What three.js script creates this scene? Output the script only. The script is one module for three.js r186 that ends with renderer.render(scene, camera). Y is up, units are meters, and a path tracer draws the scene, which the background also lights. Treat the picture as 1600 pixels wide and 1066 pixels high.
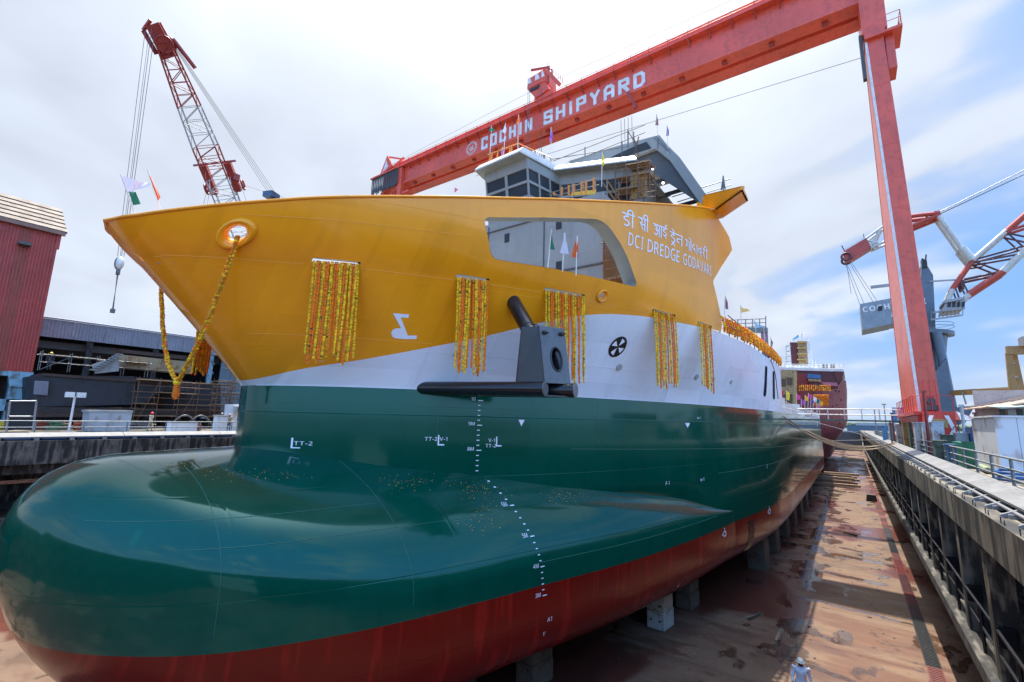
import * as THREE from 'three';
import { mergeGeometries, toCreasedNormals } from 'three/addons/utils/BufferGeometryUtils.js';
import { FontLoader } from 'three/addons/loaders/FontLoader.js';
import { MarchingCubes } from 'three/addons/objects/MarchingCubes.js';
import { Brush, Evaluator, HOLLOW_SUBTRACTION } from 'three-bvh-csg';

// ------------------------------------------------------------------ camera, sky, sun, exposure
// World: eye of the photographer at the origin, dock axis along -z, y up, metres.
const scene = new THREE.Scene();
const camera = new THREE.PerspectiveCamera(73.69, 1600 / 1066, 0.1, 9000);
const F = 711;
const CAM = (() => {                       // camera axes in the world, from the vanishing points of the dock and of the plumb lines
  const d = (u, v) => new THREE.Vector3((u - 800) / F, -(v - 533) / F, -1).normalize();
  const a = d(1330, 665), up = d(904, -3700);
  up.addScaledVector(a, -a.dot(up)).normalize();
  const r = new THREE.Vector3().crossVectors(a, up);
  return new THREE.Matrix4().set(r.x, r.y, r.z, 0, up.x, up.y, up.z, 0, -a.x, -a.y, -a.z, 0, 0, 0, 0, 1);
})();
camera.quaternion.setFromRotationMatrix(CAM);
camera.updateMatrixWorld(true);

const SUN_DIR = new THREE.Vector3(-0.12, 1, -0.19).normalize();
const sun = new THREE.DirectionalLight(new THREE.Color(1, 0.955, 0.88), 3.4);
sun.name = 'sun';
sun.position.copy(SUN_DIR).multiplyScalar(250).add(new THREE.Vector3(-20, 0, -60));
sun.target.position.set(-20, 0, -60);
sun.castShadow = true;
Object.assign(sun.shadow.camera, { left: -150, right: 150, top: 150, bottom: -150, near: 10, far: 500 });
sun.shadow.mapSize.set(4096, 4096);
sun.shadow.radius = 1.2;
scene.add(sun, sun.target);

const renderer = new THREE.WebGLRenderer({ antialias: true });
renderer.toneMapping = THREE.LinearToneMapping;
renderer.toneMappingExposure = 3.2;
renderer.shadowMap.enabled = true;

// ------------------------------------------------------------------ random and noise
function rng(seed) { let s = seed >>> 0; return () => { s = (s + 0x6d2b79f5) >>> 0; let t = Math.imul(s ^ (s >>> 15), 1 | s); t = (t + Math.imul(t ^ (t >>> 7), 61 | t)) ^ t; return ((t ^ (t >>> 14)) >>> 0) / 4294967296; }; }
const R = rng(77);
const rr = (a, b) => a + (b - a) * R();
const { clamp, lerp, smoothstep } = THREE.MathUtils;
const hash3 = (x, y, z) => { let h = Math.imul(x, 374761393) + Math.imul(y, 668265263) + Math.imul(z, 2147483647 ^ 0x5bd1e995); h = Math.imul(h ^ (h >>> 13), 1274126177); return ((h ^ (h >>> 16)) >>> 0) / 4294967296; };
function vnoise(x, y, z = 0) {
  const X = Math.floor(x), Y = Math.floor(y), Z = Math.floor(z); let a = x - X, b = y - Y, c = z - Z;
  a = a * a * (3 - 2 * a); b = b * b * (3 - 2 * b); c = c * c * (3 - 2 * c);
  const l = (p, q, t) => p + (q - p) * t, h = (i, j, k) => hash3(X + i, Y + j, Z + k);
  const f = (k) => l(l(h(0, 0, k), h(1, 0, k), a), l(h(0, 1, k), h(1, 1, k), a), b);
  return c === 0 ? f(0) : l(f(0), f(1), c);
}
function fbm(x, y, z, oct) { let s = 0, a = 0.5, n = 0; for (let i = 0; i < oct; i++) { s += a * vnoise(x, y, z); n += a; a *= 0.5; x = x * 2.03 + 11.3; y = y * 2.03 + 5.7; z *= 2.03; } return s / n; }
// tileable noise on a torus of period p cells
function tnoise(x, y, p, seed) {
  const X = Math.floor(x), Y = Math.floor(y); let a = x - X, b = y - Y; a = a * a * (3 - 2 * a); b = b * b * (3 - 2 * b);
  const m = (v) => ((v % p) + p) % p, h = (i, j) => hash3(m(X + i), m(Y + j), seed);
  return lerp(lerp(h(0, 0), h(1, 0), a), lerp(h(0, 1), h(1, 1), a), b);
}
function tfbm(u, v, p, seed, oct) { let s = 0, a = 0.5, n = 0; for (let i = 0; i < oct; i++) { s += a * tnoise(u * p, v * p, p, seed + i * 17); n += a; a *= 0.5; p *= 2; } return s / n; }

// ------------------------------------------------------------------ sky
{
  const W = 1536, H = 768, data = new Float32Array(W * H * 4);
  const whiteAz = Math.atan2(-0.72, -1), sd = SUN_DIR;
  for (let j = 0; j < H; j++) {
    const el = ((j + 0.5) / H - 0.5) * Math.PI, y = Math.sin(el), ce = Math.cos(el);
    for (let i = 0; i < W; i++) {
      const az = ((i + 0.5) / W - 0.5) * 2 * Math.PI, x = Math.cos(az) * ce, z = Math.sin(az) * ce;
      const yy = Math.max(y, 0), k = 1 / (yy + 0.22), px = x * k, pz = z * k;
      const wx = fbm(px * 1.1 + 3, pz * 1.1, 2.5, 4), wz = fbm(px * 1.1 - 7, pz * 1.1 + 9, 6.5, 4);
      const qx = px * 0.86 + pz * 0.5, qz = -px * 0.5 + pz * 0.86;                     // cirrus drawn out along one wind
      const wisp = fbm(qx * 2.4 + wx * 1.9, qz * 5.2 + wz * 2.2, 1.5, 7);
      const puff = fbm(px * 2.6 + wx * 0.9 + 20, pz * 2.6 + wz * 0.9, 4.5, 5);
      const big = fbm(px * 0.8 + 40, pz * 0.8 + 13, 8.5, 3);
      const side = 0.5 + 0.5 * Math.cos(Math.atan2(x, -z) + 0.95);                      // the veil is thickest over the sheds
      const veil = smoothstep(side + (big - 0.5) * 0.7, 0.60, 0.88);
      let c = clamp(smoothstep(wisp * 0.66 + puff * 0.34 + (big - 0.5) * 0.25, 0.39 + 0.12 * (1 - side), 0.59 + 0.12 * (1 - side)) * 0.9 + veil, 0, 1);
      const hor = Math.exp(-yy * 7), bright = 1 + 1.7 * smoothstep((x * 0.75 + z * 0.66) / Math.max(ce, 0.05) * ce, -0.15, 0.75);   // added sky brightness outside the view, right and behind, to fill the shaded hull
      const blue = [lerp(0.060, 0.14, hor), lerp(0.150, 0.225, hor), lerp(0.335, 0.34, hor)];
      const tone = 0.50 + 0.34 * puff + 0.26 * wisp;
      const cl = [0.282 * tone, 0.312 * tone, 0.366 * tone];
      c = lerp(c, Math.max(c, 0.5 + 0.4 * puff), hor * 0.8);
      const cs = x * sd.x + y * sd.y + z * sd.z, glow = 2.0 * Math.exp((cs - 1) * 14);          // bright haze round the sun
      const o = (j * W + i) * 4;
      for (let q = 0; q < 3; q++) {
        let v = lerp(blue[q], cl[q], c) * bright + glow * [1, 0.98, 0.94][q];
        if (y < 0) v = lerp(v, 0.22, smoothstep(-y, 0, 0.08));
        data[o + q] = v;
      }
      data[o + 3] = 1;
    }
  }
  const t = new THREE.DataTexture(data, W, H, THREE.RGBAFormat, THREE.FloatType);
  t.mapping = THREE.EquirectangularReflectionMapping;
  t.magFilter = THREE.LinearFilter; t.minFilter = THREE.LinearFilter; t.needsUpdate = true;
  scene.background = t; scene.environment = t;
}


// ------------------------------------------------------------------ pixel to point, naming, builders
const camM = new THREE.Matrix4().copy(CAM);
function ray(u, v) { return new THREE.Vector3((u - 800) / F, -(v - 533) / F, -1).applyMatrix4(camM); }
const atX = (u, v, x) => { const d = ray(u, v); return d.multiplyScalar(x / d.x); };
const atY = (u, v, y) => { const d = ray(u, v); return d.multiplyScalar(y / d.y); };
const atZ = (u, v, z) => { const d = ray(u, v); return d.multiplyScalar(z / d.z); };
const V = (x, y, z) => new THREE.Vector3(x, y, z);
const GROUND = -2.1, FLOOR = -11.1;

const used = new Map();
function numbered(name) { const n = used.get(name) ?? 0; used.set(name, n + 1); return n ? `${name}_${String(n).padStart(3, '0')}` : name; }
function tag(o, label, category, group, kind) {
  Object.assign(o.userData, { label, category }); if (group) o.userData.group = group; if (kind) o.userData.kind = kind; return o;
}
function thing(name, label, category, group) { const g = new THREE.Group(); g.name = numbered(name); scene.add(g); return tag(g, label, category, group); }
function mesh(name, geo, mat, parent, top) {
  const m = new THREE.Mesh(geo, mat); m.name = parent && parent !== scene ? name : numbered(name); m.castShadow = m.receiveShadow = true; (parent ?? scene).add(m); return m;
}
function single(name, geo, mat, label, category, group) { return tag(mesh(name, geo, mat), label, category, group); }
function struct(name, geo, mat) { const m = mesh(name, geo, mat); m.userData.kind = 'structure'; return m; }

// Box-projected uv in metres.
function boxUV(g) {
  const p = g.attributes.position, n = g.attributes.normal, uv = new Float32Array(p.count * 2);
  for (let i = 0; i < p.count; i++) {
    const ax = Math.abs(n.getX(i)), ay = Math.abs(n.getY(i)), az = Math.abs(n.getZ(i));
    if (ay >= ax && ay >= az) { uv[2 * i] = p.getX(i); uv[2 * i + 1] = p.getZ(i); } else if (ax >= az) { uv[2 * i] = p.getZ(i); uv[2 * i + 1] = p.getY(i); } else { uv[2 * i] = p.getX(i); uv[2 * i + 1] = p.getY(i); }
  }
  g.setAttribute('uv', new THREE.BufferAttribute(uv, 2)); return g;
}
const YUP = V(0, 1, 0);
class MB {
  constructor() { this.l = []; }
  add(g) { let q = g.index ? g.toNonIndexed() : g; for (const k of Object.keys(q.attributes)) if (!['position', 'normal'].includes(k)) q.deleteAttribute(k); if (!q.attributes.normal) q.computeVertexNormals(); this.l.push(q); return this; }
  box(cx, cy, cz, sx, sy, sz, ry = 0) { const g = new THREE.BoxGeometry(sx, sy, sz); if (ry) g.rotateY(ry); return this.add(g.translate(cx, cy, cz)); }
  span(x0, y0, z0, x1, y1, z1) { return this.box((x0 + x1) / 2, (y0 + y1) / 2, (z0 + z1) / 2, Math.abs(x1 - x0), Math.abs(y1 - y0), Math.abs(z1 - z0)); }
  bar(a, b, w, h, up = YUP) {              // rectangular bar a -> b, width w sideways, h along up
    const d = b.clone().sub(a), L = d.length(); d.normalize();
    let s = new THREE.Vector3().crossVectors(d, up); if (s.lengthSq() < 1e-5) s = new THREE.Vector3().crossVectors(d, V(1, 0, 0)); s.normalize();
    const t = new THREE.Vector3().crossVectors(s, d), m = new THREE.Matrix4().makeBasis(s, t, d.clone().negate()); m.setPosition(a.clone().add(b).multiplyScalar(0.5));
    return this.add(new THREE.BoxGeometry(w, h, L).applyMatrix4(m));
  }
  tube(a, b, r, seg = 8, r2 = r) {
    const d = b.clone().sub(a), L = d.length(), g = new THREE.CylinderGeometry(r2, r, L, seg);
    g.applyQuaternion(new THREE.Quaternion().setFromUnitVectors(YUP, d.normalize())); const c = a.clone().add(b).multiplyScalar(0.5);
    return this.add(g.translate(c.x, c.y, c.z));
  }
  path(pts, r, seg = 6, n = 0) {
    const c = new THREE.CatmullRomCurve3(pts, false, 'centripetal');
    return this.add(new THREE.TubeGeometry(c, n || pts.length * 4, r, seg));
  }
  poly(pts, thick, dir) {                  // flat polygon (world points) pushed along dir by thick: a plate
    const n = pts.length, o = dir.clone().multiplyScalar(thick), nrm = new THREE.Vector3();
    for (let i = 0; i < n; i++) { const a = pts[i], b = pts[(i + 1) % n]; nrm.x += (a.y - b.y) * (a.z + b.z); nrm.y += (a.z - b.z) * (a.x + b.x); nrm.z += (a.x - b.x) * (a.y + b.y); }
    nrm.normalize();
    let e1 = pts[1].clone().sub(pts[0]).normalize(), e2 = new THREE.Vector3().crossVectors(nrm, e1);
    const p2 = pts.map((p) => new THREE.Vector2(p.clone().sub(pts[0]).dot(e1), p.clone().sub(pts[0]).dot(e2)));
    const tri = THREE.ShapeUtils.triangulateShape(p2, []), v = [];
    const f = nrm.dot(o) > 0;
    const T = (a, b, c) => v.push(a.x, a.y, a.z, b.x, b.y, b.z, c.x, c.y, c.z), q = pts.map((p) => p.clone().add(o));
    for (const [a, b, c] of tri) { f ? T(pts[c], pts[b], pts[a]) : T(pts[a], pts[b], pts[c]); f ? T(q[a], q[b], q[c]) : T(q[c], q[b], q[a]); }
    for (let i = 0; i < n; i++) { const j = (i + 1) % n; if (f) { T(pts[i], pts[j], q[j]); T(pts[i], q[j], q[i]); } else { T(pts[j], pts[i], q[i]); T(pts[j], q[i], q[j]); } }
    const g = new THREE.BufferGeometry(); g.setAttribute('position', new THREE.Float32BufferAttribute(v, 3)); g.computeVertexNormals(); return this.add(g);
  }
  geo() { return boxUV(mergeGeometries(this.l)); }
  build(name, mat, parent) { return mesh(name, this.geo(), mat, parent); }
}
const mb = () => new MB();

// ------------------------------------------------------------------ materials
function dataTex(size, fn, srgb, h = size) {
  const d = new Uint8Array(size * h * 4);
  for (let j = 0; j < h; j++) for (let i = 0; i < size; i++) { const c = fn((i + 0.5) / size, (j + 0.5) / h), o = (j * size + i) * 4; for (let k = 0; k < 3; k++) d[o + k] = clamp(Math.round((c.length ? c[k] : c) * 255), 0, 255); d[o + 3] = 255; }
  const t = new THREE.DataTexture(d, size, h); t.wrapS = t.wrapT = THREE.RepeatWrapping; t.magFilter = THREE.LinearFilter; t.minFilter = THREE.LinearMipmapLinearFilter; t.generateMipmaps = true; t.needsUpdate = true;
  if (srgb) t.colorSpace = THREE.SRGBColorSpace; return t;
}
const rep = (t, sx, sy = sx) => { const c = t.clone(); c.repeat.set(1 / sx, 1 / sy); c.needsUpdate = true; return c; };
const T_grime = dataTex(512, (u, v) => { const a = tfbm(u, v, 5, 3, 6), b = tfbm(u, v, 24, 8, 4), s = tfbm(u * 1, v * 0.12, 40, 5, 3); const k = 0.86 + 0.16 * a - 0.07 * smoothstep(b, 0.52, 0.75) - 0.05 * smoothstep(s, 0.55, 0.8); return [k, k * 0.985, k * 0.96].map((x) => clamp(x, 0, 1)); }, true);
const T_rust = dataTex(512, (u, v) => { const a = tfbm(u, v, 4, 31, 6), b = tfbm(u, v, 16, 9, 5), s = tfbm(u, v * 0.1, 30, 15, 3), k = 0.75 * smoothstep(a * 0.5 + b * 0.3 + s * 0.2, 0.50, 0.70); return [lerp(0.95, 0.62, k), lerp(0.94, 0.44, k), lerp(0.92, 0.34, k)]; }, true);
const T_conc = dataTex(1024, (u, v) => { const a = tfbm(u, v, 4, 71, 7), b = tfbm(u, v, 32, 19, 4), s = tfbm(u, v * 0.15, 24, 55, 4), d = smoothstep(a * 0.45 + s * 0.55, 0.42, 0.62); const k = lerp(0.95, 0.34, d) * (0.8 + 0.3 * b); return [k, k * 0.96, k * 0.88]; }, true);
const T_rough = dataTex(512, (u, v) => { const k = 0.55 + 0.45 * tfbm(u, v, 6, 43, 5); return [k, k, k]; });
const T_bumpF = dataTex(512, (u, v) => tfbm(u, v, 20, 91, 5));
const T_redMap = dataTex(1024, (u, v) => { const a = tfbm(u, v, 3, 231, 6), s = tfbm(u, v * 0.03, 90, 235, 4), t = tfbm(u, v * 0.2, 14, 241, 3); const k = 0.80 + 0.14 * (a - 0.5) + 0.22 * smoothstep(s * 0.6 + t * 0.4, 0.52, 0.72); return [k, k * 0.97, k * 0.97]; }, true);
const lin = (r, g, b) => new THREE.Color().setRGB(r, g, b);
function std(c, rough = 0.6, metal = 0, tex = T_grime, scale = 4, extra = {}) {
  const m = new THREE.MeshStandardMaterial({ color: lin(...c), roughness: rough, metalness: metal, ...extra });
  if (tex) m.map = rep(tex, scale); if (rough > 0.25) m.roughnessMap = rep(T_rough, scale * 0.7);
  return m;
}
// Plate-work: faint seams, weld lines and the slight hungry-horse waviness of welded panels (bump), in metres
const T_plate = dataTex(1024, (u, v) => {
  const U = u * 4, W = v * 4, fu = U - Math.floor(U), fw = W - Math.floor(W), h = (x) => Math.exp(-Math.pow(Math.min(x, 1 - x) / 0.006, 2));
  let k = 0.5 + 0.30 * (tfbm(u, v, 5, 61, 3) - 0.5) + 0.10 * Math.cos(fu * 2 * Math.PI * 4) * (0.3 + tfbm(u, v, 4, 12, 2) * 0.5) * 0.4;
  k += 0.16 * h(fw) + 0.12 * h(fu) ; return k;
});
function hullPaint(c, rough, dirt = 0.5) {
  const m = new THREE.MeshPhysicalMaterial({ color: lin(...c), roughness: rough, metalness: 0, specularIntensity: 1 });
  m.bumpMap = rep(T_plate, 24, 9.6); m.bumpScale = 0.018; m.map = rep(T_hullMap, 16, 12); m.roughnessMap = rep(T_hullRough, 16, 12);
  return m;
}
const plateHash = (u, v) => { const r = Math.floor(v * 7), c = Math.floor(u * 5 + hash3(r, 3, 9)); return hash3(((c % 5) + 5) % 5, r, 77); };
const T_hullRough = dataTex(512, (u, v) => 0.62 + 0.26 * plateHash(u, v) + 0.22 * (tfbm(u, v, 9, 331, 5) - 0.5));
const T_hullMap = dataTex(1024, (u, v) => { const a = tfbm(u, v, 3, 131, 6), s = tfbm(u, v * 0.08, 50, 135, 3), b = tfbm(u, v, 40, 17, 3); const k = 0.93 + 0.05 * (plateHash(u, v) - 0.5) + 0.06 * (a - 0.5) - 0.032 * smoothstep(s, 0.55, 0.85) + 0.03 * (b - 0.5); return [k, k, k]; }, true);
const M0 = {
  yellow: hullPaint([0.98, 0.365, 0.010], 0.26), white: hullPaint([0.80, 0.83, 0.885], 0.42), green: hullPaint([0.0006, 0.068, 0.040], 0.14), red: hullPaint([0.22, 0.008, 0.005], 0.32),
  mark: std([0.72, 0.74, 0.80], 0.5, 0, null), black: std([0.012, 0.013, 0.016], 0.32, 0, T_grime, 3), grey: std([0.27, 0.275, 0.265], 0.55, 0, T_grime, 5), greyDark: std([0.07, 0.074, 0.076], 0.6), greyLight: std([0.40, 0.41, 0.41], 0.55),
  whitePaint: std([0.80, 0.81, 0.82], 0.5, 0, T_grime, 3), dark: std([0.012, 0.012, 0.013], 0.7, 0, null), steel: std([0.30, 0.31, 0.33], 0.45, 0.3), rail: std([0.22, 0.25, 0.27], 0.5, 0.2), pole: std([0.16, 0.17, 0.18], 0.45, 0.4),
  crane: std([0.78, 0.11, 0.06], 0.45, 0, T_grime, 9), craneDark: std([0.36, 0.04, 0.035], 0.5), wire: std([0.12, 0.12, 0.13], 0.5, 0.5, null), wood: std([0.28, 0.19, 0.09], 0.8), rustPole: std([0.17, 0.085, 0.04], 0.7, 0, T_rust, 1),
  orange: std([0.80, 0.17, 0.012], 0.85, 0, null), gold: std([0.80, 0.42, 0.015], 0.85, 0, null), deepOrange: std([0.62, 0.10, 0.008], 0.85, 0, null),
};
const M = M0; M.grey.map = rep(T_hullMap, 7); M.grey.color.setRGB(0.25, 0.265, 0.25); M.red.map = rep(T_redMap, 14, 5);
M.red.specularIntensity = 0.6; M.green.specularIntensity = 0.85; M.green.specularColor = lin(0.5, 0.95, 1);
// ------------------------------------------------------------------ hull form
const XS = -19.2, KEEL = -9.4, WLINE = 1.0;
function curve(tab) {                      // monotone cubic through (x, y) with rising x
  const n = tab.length, h = [], s = [], m = [];
  for (let i = 0; i < n - 1; i++) { h.push(tab[i + 1][0] - tab[i][0]); s.push((tab[i + 1][1] - tab[i][1]) / h[i]); }
  m[0] = s[0]; m[n - 1] = s[n - 2];
  for (let i = 1; i < n - 1; i++) m[i] = s[i - 1] * s[i] <= 0 ? 0 : (2 * s[i - 1] * s[i]) / (s[i - 1] + s[i]);
  return (x) => {
    if (x <= tab[0][0]) return tab[0][1]; if (x >= tab[n - 1][0]) return tab[n - 1][1];
    let i = 0; while (x > tab[i + 1][0]) i++;
    const t = (x - tab[i][0]) / h[i], t2 = t * t, t3 = t2 * t;
    return (2 * t3 - 3 * t2 + 1) * tab[i][1] + (t3 - 2 * t2 + t) * h[i] * m[i] + (-2 * t3 + 3 * t2) * tab[i + 1][1] + (t3 - t2) * h[i] * m[i + 1];
  };
}
const hb1 = curve([[0, 0], [0.05, 0.5], [0.2, 1.05], [0.5, 1.75], [1, 2.6], [1.8, 3.65], [3.7, 5.4], [6.2, 7.0], [10.3, 9.05], [17.7, 11.6], [25, 13.2], [35, 14.25], [44, 14.4], [101, 14.4], [106, 14.2]]);
const hbA = curve([[0, 0], [0.05, 0.45], [0.27, 1.15], [0.9, 2.05], [1.87, 3.05], [3.5, 4.6], [4.64, 5.65], [7.4, 7.55], [8.7, 8.4], [10.9, 9.6], [12.5, 10.4], [17.9, 12.45], [21.9, 13.4], [30, 14.25], [39, 14.4], [110, 14.4]]);
const ZA = -4.49, ZW = -8.4, YA = 5.05;
const stemZ = (y) => (y <= WLINE ? ZW : y <= YA ? lerp(ZW, ZA, Math.pow((y - WLINE) / (YA - WLINE), 1.08)) : ZA + 2.3 * (1 - Math.exp(-(y - YA) / 1.6)));
function hullB(z, y) {                     // half breadth of the main hull at station z and height y
  const D = stemZ(y) - z; if (D <= 0) return 0;
  const w = clamp((y - WLINE) / (YA - WLINE), 0, 1); let b = lerp(hb1(D), hbA(D), w * w * (3 - 2 * w) * 0.5 + w * 0.5);
  if (y < -3) { if (y < -5.4) { const q = clamp((-5.4 - y) / (-5.4 - KEEL), 0, 1), N = lerp(5.2, 7, smoothstep(-z, 30, 80)); b *= Math.pow(Math.max(1 - Math.pow(q, N), 0), 1 / N); } b *= 1 - 0.42 * smoothstep(-3 - y, 0, 5) * smoothstep(z, -30, -18); }
  return Math.max(b, 0);
}
const bulbW = curve([[-40, 13.35], [-34, 13.12], [-32, 12.97], [-30, 12.76], [-26.8, 12.35], [-20.7, 11.25], [-15.3, 9.75], [-9.85, 8.1], [-6.58, 6.55], [-5.2, 5.55], [-4.2, 4.5], [-3.7, 3.85], [-3.2, 3.0], [-2.8, 2.05], [-2.55, 1.25], [-2.42, 0.75], [-2.35, 0]].map(([a, b]) => [a, b]));
const bulbTop = curve([[-40, -5.3], [-36, -5.0], [-32, -3.9], [-30, -2.6], [-28, -1.6], [-26, -0.9], [-22, -0.5], [-18, -0.35], [-14.7, -0.4], [-10.8, -1.05], [-8.4, -1.38], [-6.7, -1.44], [-4.9, -1.5], [-4.1, -1.62], [-3.3, -1.95], [-2.75, -2.5], [-2.5, -3.05], [-2.4, -3.5], [-2.35, -4.1]]);
const bulbBot = curve([[-40, -9.38], [-9, -9.38], [-6.4, -9.05], [-4.9, -8.3], [-4.19, -7.8], [-3.63, -7.2], [-3.06, -6.36], [-2.64, -5.4], [-2.42, -4.7], [-2.35, -4.1]]);
const bulbMid = (z) => lerp(-4.1, -5.4, smoothstep(-z, 2.2, 11));
const upN = (z) => lerp(2.15, 1.75, smoothstep(-z, 4.5, 13)), lowN = (z) => lerp(2.4, 5.2, smoothstep(-z, 3.2, 11));
function bulbB(z, y) { const W = bulbW(z), m = bulbMid(z), h = y > m ? bulbTop(z) - m : m - bulbBot(z), q = Math.abs(y - m) / Math.max(h, 1e-4); const n = y > m ? upN(z) : lowN(z); return q >= 1 ? 0 : W * Math.pow(1 - Math.pow(q, n), 1 / n); }
const hullX = (z, y) => XS + hullB(z, y);
function sideX(z, y) { return XS + Math.max(hullB(z, y), y < -1 && z > -38 ? bulbB(z, y) : 0); }
function hit(u, v, fn = sideX) {           // where a sight line meets the ship's side
  const d = ray(u, v), f = (s) => d.x * s - fn(d.z * s, d.y * s); let a = 0.5, b = 0;
  for (let s = 1; s < 190; s += 0.15) { if (f(s) < 0) { b = s; break; } a = s; }
  if (!b) return null;
  for (let i = 0; i < 40; i++) { const m = (a + b) / 2; f(m) < 0 ? (b = m) : (a = m); }
  return d.multiplyScalar(a);
}
function sideN(z, y) { const e = 0.06, n = V(1, -(sideX(z, y + e) - sideX(z, y - e)) / (2 * e), -(sideX(z + e, y) - sideX(z - e, y)) / (2 * e)); return n.normalize(); }
const onSide = (z, y, off = 0.012) => { const n = sideN(z, y); return V(sideX(z, y), y, z).addScaledVector(n, off); };
function zTable(list, key = 'y') { return curve(list.map((p) => [p.z, p[key]]).sort((a, b) => a[0] - b[0])); }
const topPts = [[200, 338], [250, 331], [300, 325], [370, 318], [450, 312], [600, 307.5], [750, 309], [900, 313], [1000, 317.5], [1050, 320.5], [1108, 326]].map(([u, v]) => hit(u, v));
const yTop = zTable([V(0, 6.04, -3.36), ...topPts]);
const ywPts = [[470, 577], [560, 563], [670, 543], [760, 525], [850, 503], [900, 494], [930, 491.5], [960, 491], [1010, 495], [1080, 508], [1126, 518]].map(([u, v]) => hit(u, v));
const yYW = zTable([V(0, 1.16, -8.2), ...ywPts]);
const endPts = [[1128, 505], [1114, 440], [1128, 420], [1146, 392], [1141, 372], [1122, 345], [1110, 327]].map(([u, v]) => hit(u, v) ?? V(0, 0, 0));
if (globalThis.console && 0) console.log('x');
// ------------------------------------------------------------------ the new ship
const ship = thing('dredger_ship', 'huge new ship with yellow bow, white topsides and glossy green bulb filling the dock', 'ship');
const endCurve = (() => { const k = [[-3, -27.9], [5.62, -27.7], [7.72, -26.15], [8.9, -27.5], [10.6, -29.7], [11.3, -29.2], [11.75, -27.6], [12.1, -26.6], [14, -26.4]]; return (y) => { if (y <= k[0][0]) return k[0][1]; for (let i = 0; i < k.length - 1; i++) if (y <= k[i + 1][0]) return lerp(k[i][1], k[i + 1][1], (y - k[i][0]) / (k[i + 1][0] - k[i][0])); return -26.2; }; })();
function gridGeo(nu, nv, fn, flip) {       // fn(i, j) -> [Vector3, u, v]; smooth normals, degenerate faces dropped
  const p = [], uv = [], ix = [];
  for (let j = 0; j <= nv; j++) for (let i = 0; i <= nu; i++) { const [q, a, b] = fn(i / nu, j / nv); p.push(q.x, q.y, q.z); uv.push(a, b); }
  const w = nu + 1, A = (i) => V(p[3 * i], p[3 * i + 1], p[3 * i + 2]);
  const T = (a, b, c) => { const s = A(b).sub(A(a)).cross(A(c).sub(A(a))).length(); if (s > 1e-7) flip ? ix.push(a, c, b) : ix.push(a, b, c); };
  for (let j = 0; j < nv; j++) for (let i = 0; i < nu; i++) { const a = j * w + i, b = a + 1, c = a + w, d = c + 1; T(a, b, d); T(a, d, c); }
  const g = new THREE.BufferGeometry(); g.setAttribute('position', new THREE.Float32BufferAttribute(p, 3)); g.setAttribute('uv', new THREE.Float32BufferAttribute(uv, 2)); g.setIndex(ix); g.computeVertexNormals(); return g;
}
function band(ylo, yhi, zEnd, nu, nv, s = 1, pw = 1.8) {
  return gridGeo(nu, nv, (t, w) => {
    let z = -20, y = 0;
    for (let k = 0; k < 14; k++) { y = lerp(ylo(z), yhi(z), w); const z0 = stemZ(y); z = z0 - (z0 - zEnd(y)) * Math.pow(t, pw); }
    return [V(XS + s * hullB(z, y), y, z), z, y];
  }, s < 0);
}
const nonIdx = (g) => (g.index ? g.toNonIndexed() : g);
const K = (c) => () => c;
const hullM = (name, geos, mat) => { const m = mesh(name, mergeGeometries(geos.map((g) => nonIdx(g))), mat, ship); return m; };
// outline of an opening, seen on the side (z, y)
function rounded(pts, r, n = 5) { const o = []; const L = pts.length; for (let i = 0; i < L; i++) { const p = pts[i], a = pts[(i + L - 1) % L], b = pts[(i + 1) % L], rr0 = p[2] ?? r; const da = Math.hypot(a[0] - p[0], a[1] - p[1]), db = Math.hypot(b[0] - p[0], b[1] - p[1]); for (let k = 0; k <= n; k++) { const t = k / n, A = [p[0] + (a[0] - p[0]) * rr0 / da, p[1] + (a[1] - p[1]) * rr0 / da], B = [p[0] + (b[0] - p[0]) * rr0 / db, p[1] + (b[1] - p[1]) * rr0 / db]; o.push([(1 - t) ** 2 * A[0] + 2 * t * (1 - t) * p[0] + t * t * B[0], (1 - t) ** 2 * A[1] + 2 * t * (1 - t) * p[1] + t * t * B[1]]); } } return o; }
const oval = (z, y, a, b, n = 28) => Array.from({ length: n }, (_, i) => [z + a * Math.cos(i / n * 2 * Math.PI), y + b * Math.sin(i / n * 2 * Math.PI)]);
const OPEN = rounded([[-12.1, 7.3, 0.25], [-17.1, 8.5, 0.6], [-18.3, 7.5, 0.6], [-19.5, 5.98, 0.35], [-15.0, 5.97, 1.2], [-12.75, 5.9, 0.3]], 0.4);
const slotZ = [[-7.93, -9.11], [-11.93, -13.02], [-15.15, -16.95], [-20.88, -22.61], [-24.69, -26.3]];
const slots = slotZ.map(([a, b]) => rounded([[a, 5.12], [b, 5.10], [b, 5.22], [a, 5.24]], 0.05, 3));
const HAWSE = oval(-5.98, 5.73, 0.21, 0.22), HAWSE2 = oval(-17.76, 5.32, 0.13, 0.13, 20);
function cutter(pts, x0 = XS + 1.2, x1 = -1) {
  const s = new THREE.Shape(pts.map(([z, y]) => new THREE.Vector2(z, y))), g = new THREE.ExtrudeGeometry(s, { depth: x1 - x0, bevelEnabled: false });
  const m = new THREE.Matrix4().set(0, 0, 1, x0, 0, 1, 0, 0, 1, 0, 0, 0, 0, 0, 0, 1); g.applyMatrix4(m);   // (z, y, x) -> (x, y, z)
  const q = nonIdx(g), p = q.attributes.position.array; for (let i = 0; i < p.length; i += 9) for (let k = 0; k < 3; k++) { const t = p[i + 3 + k]; p[i + 3 + k] = p[i + 6 + k]; p[i + 6 + k] = t; }
  q.computeVertexNormals(); return q;
}
const csg = new Evaluator(); csg.attributes = ['position', 'normal', 'uv'];
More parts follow.
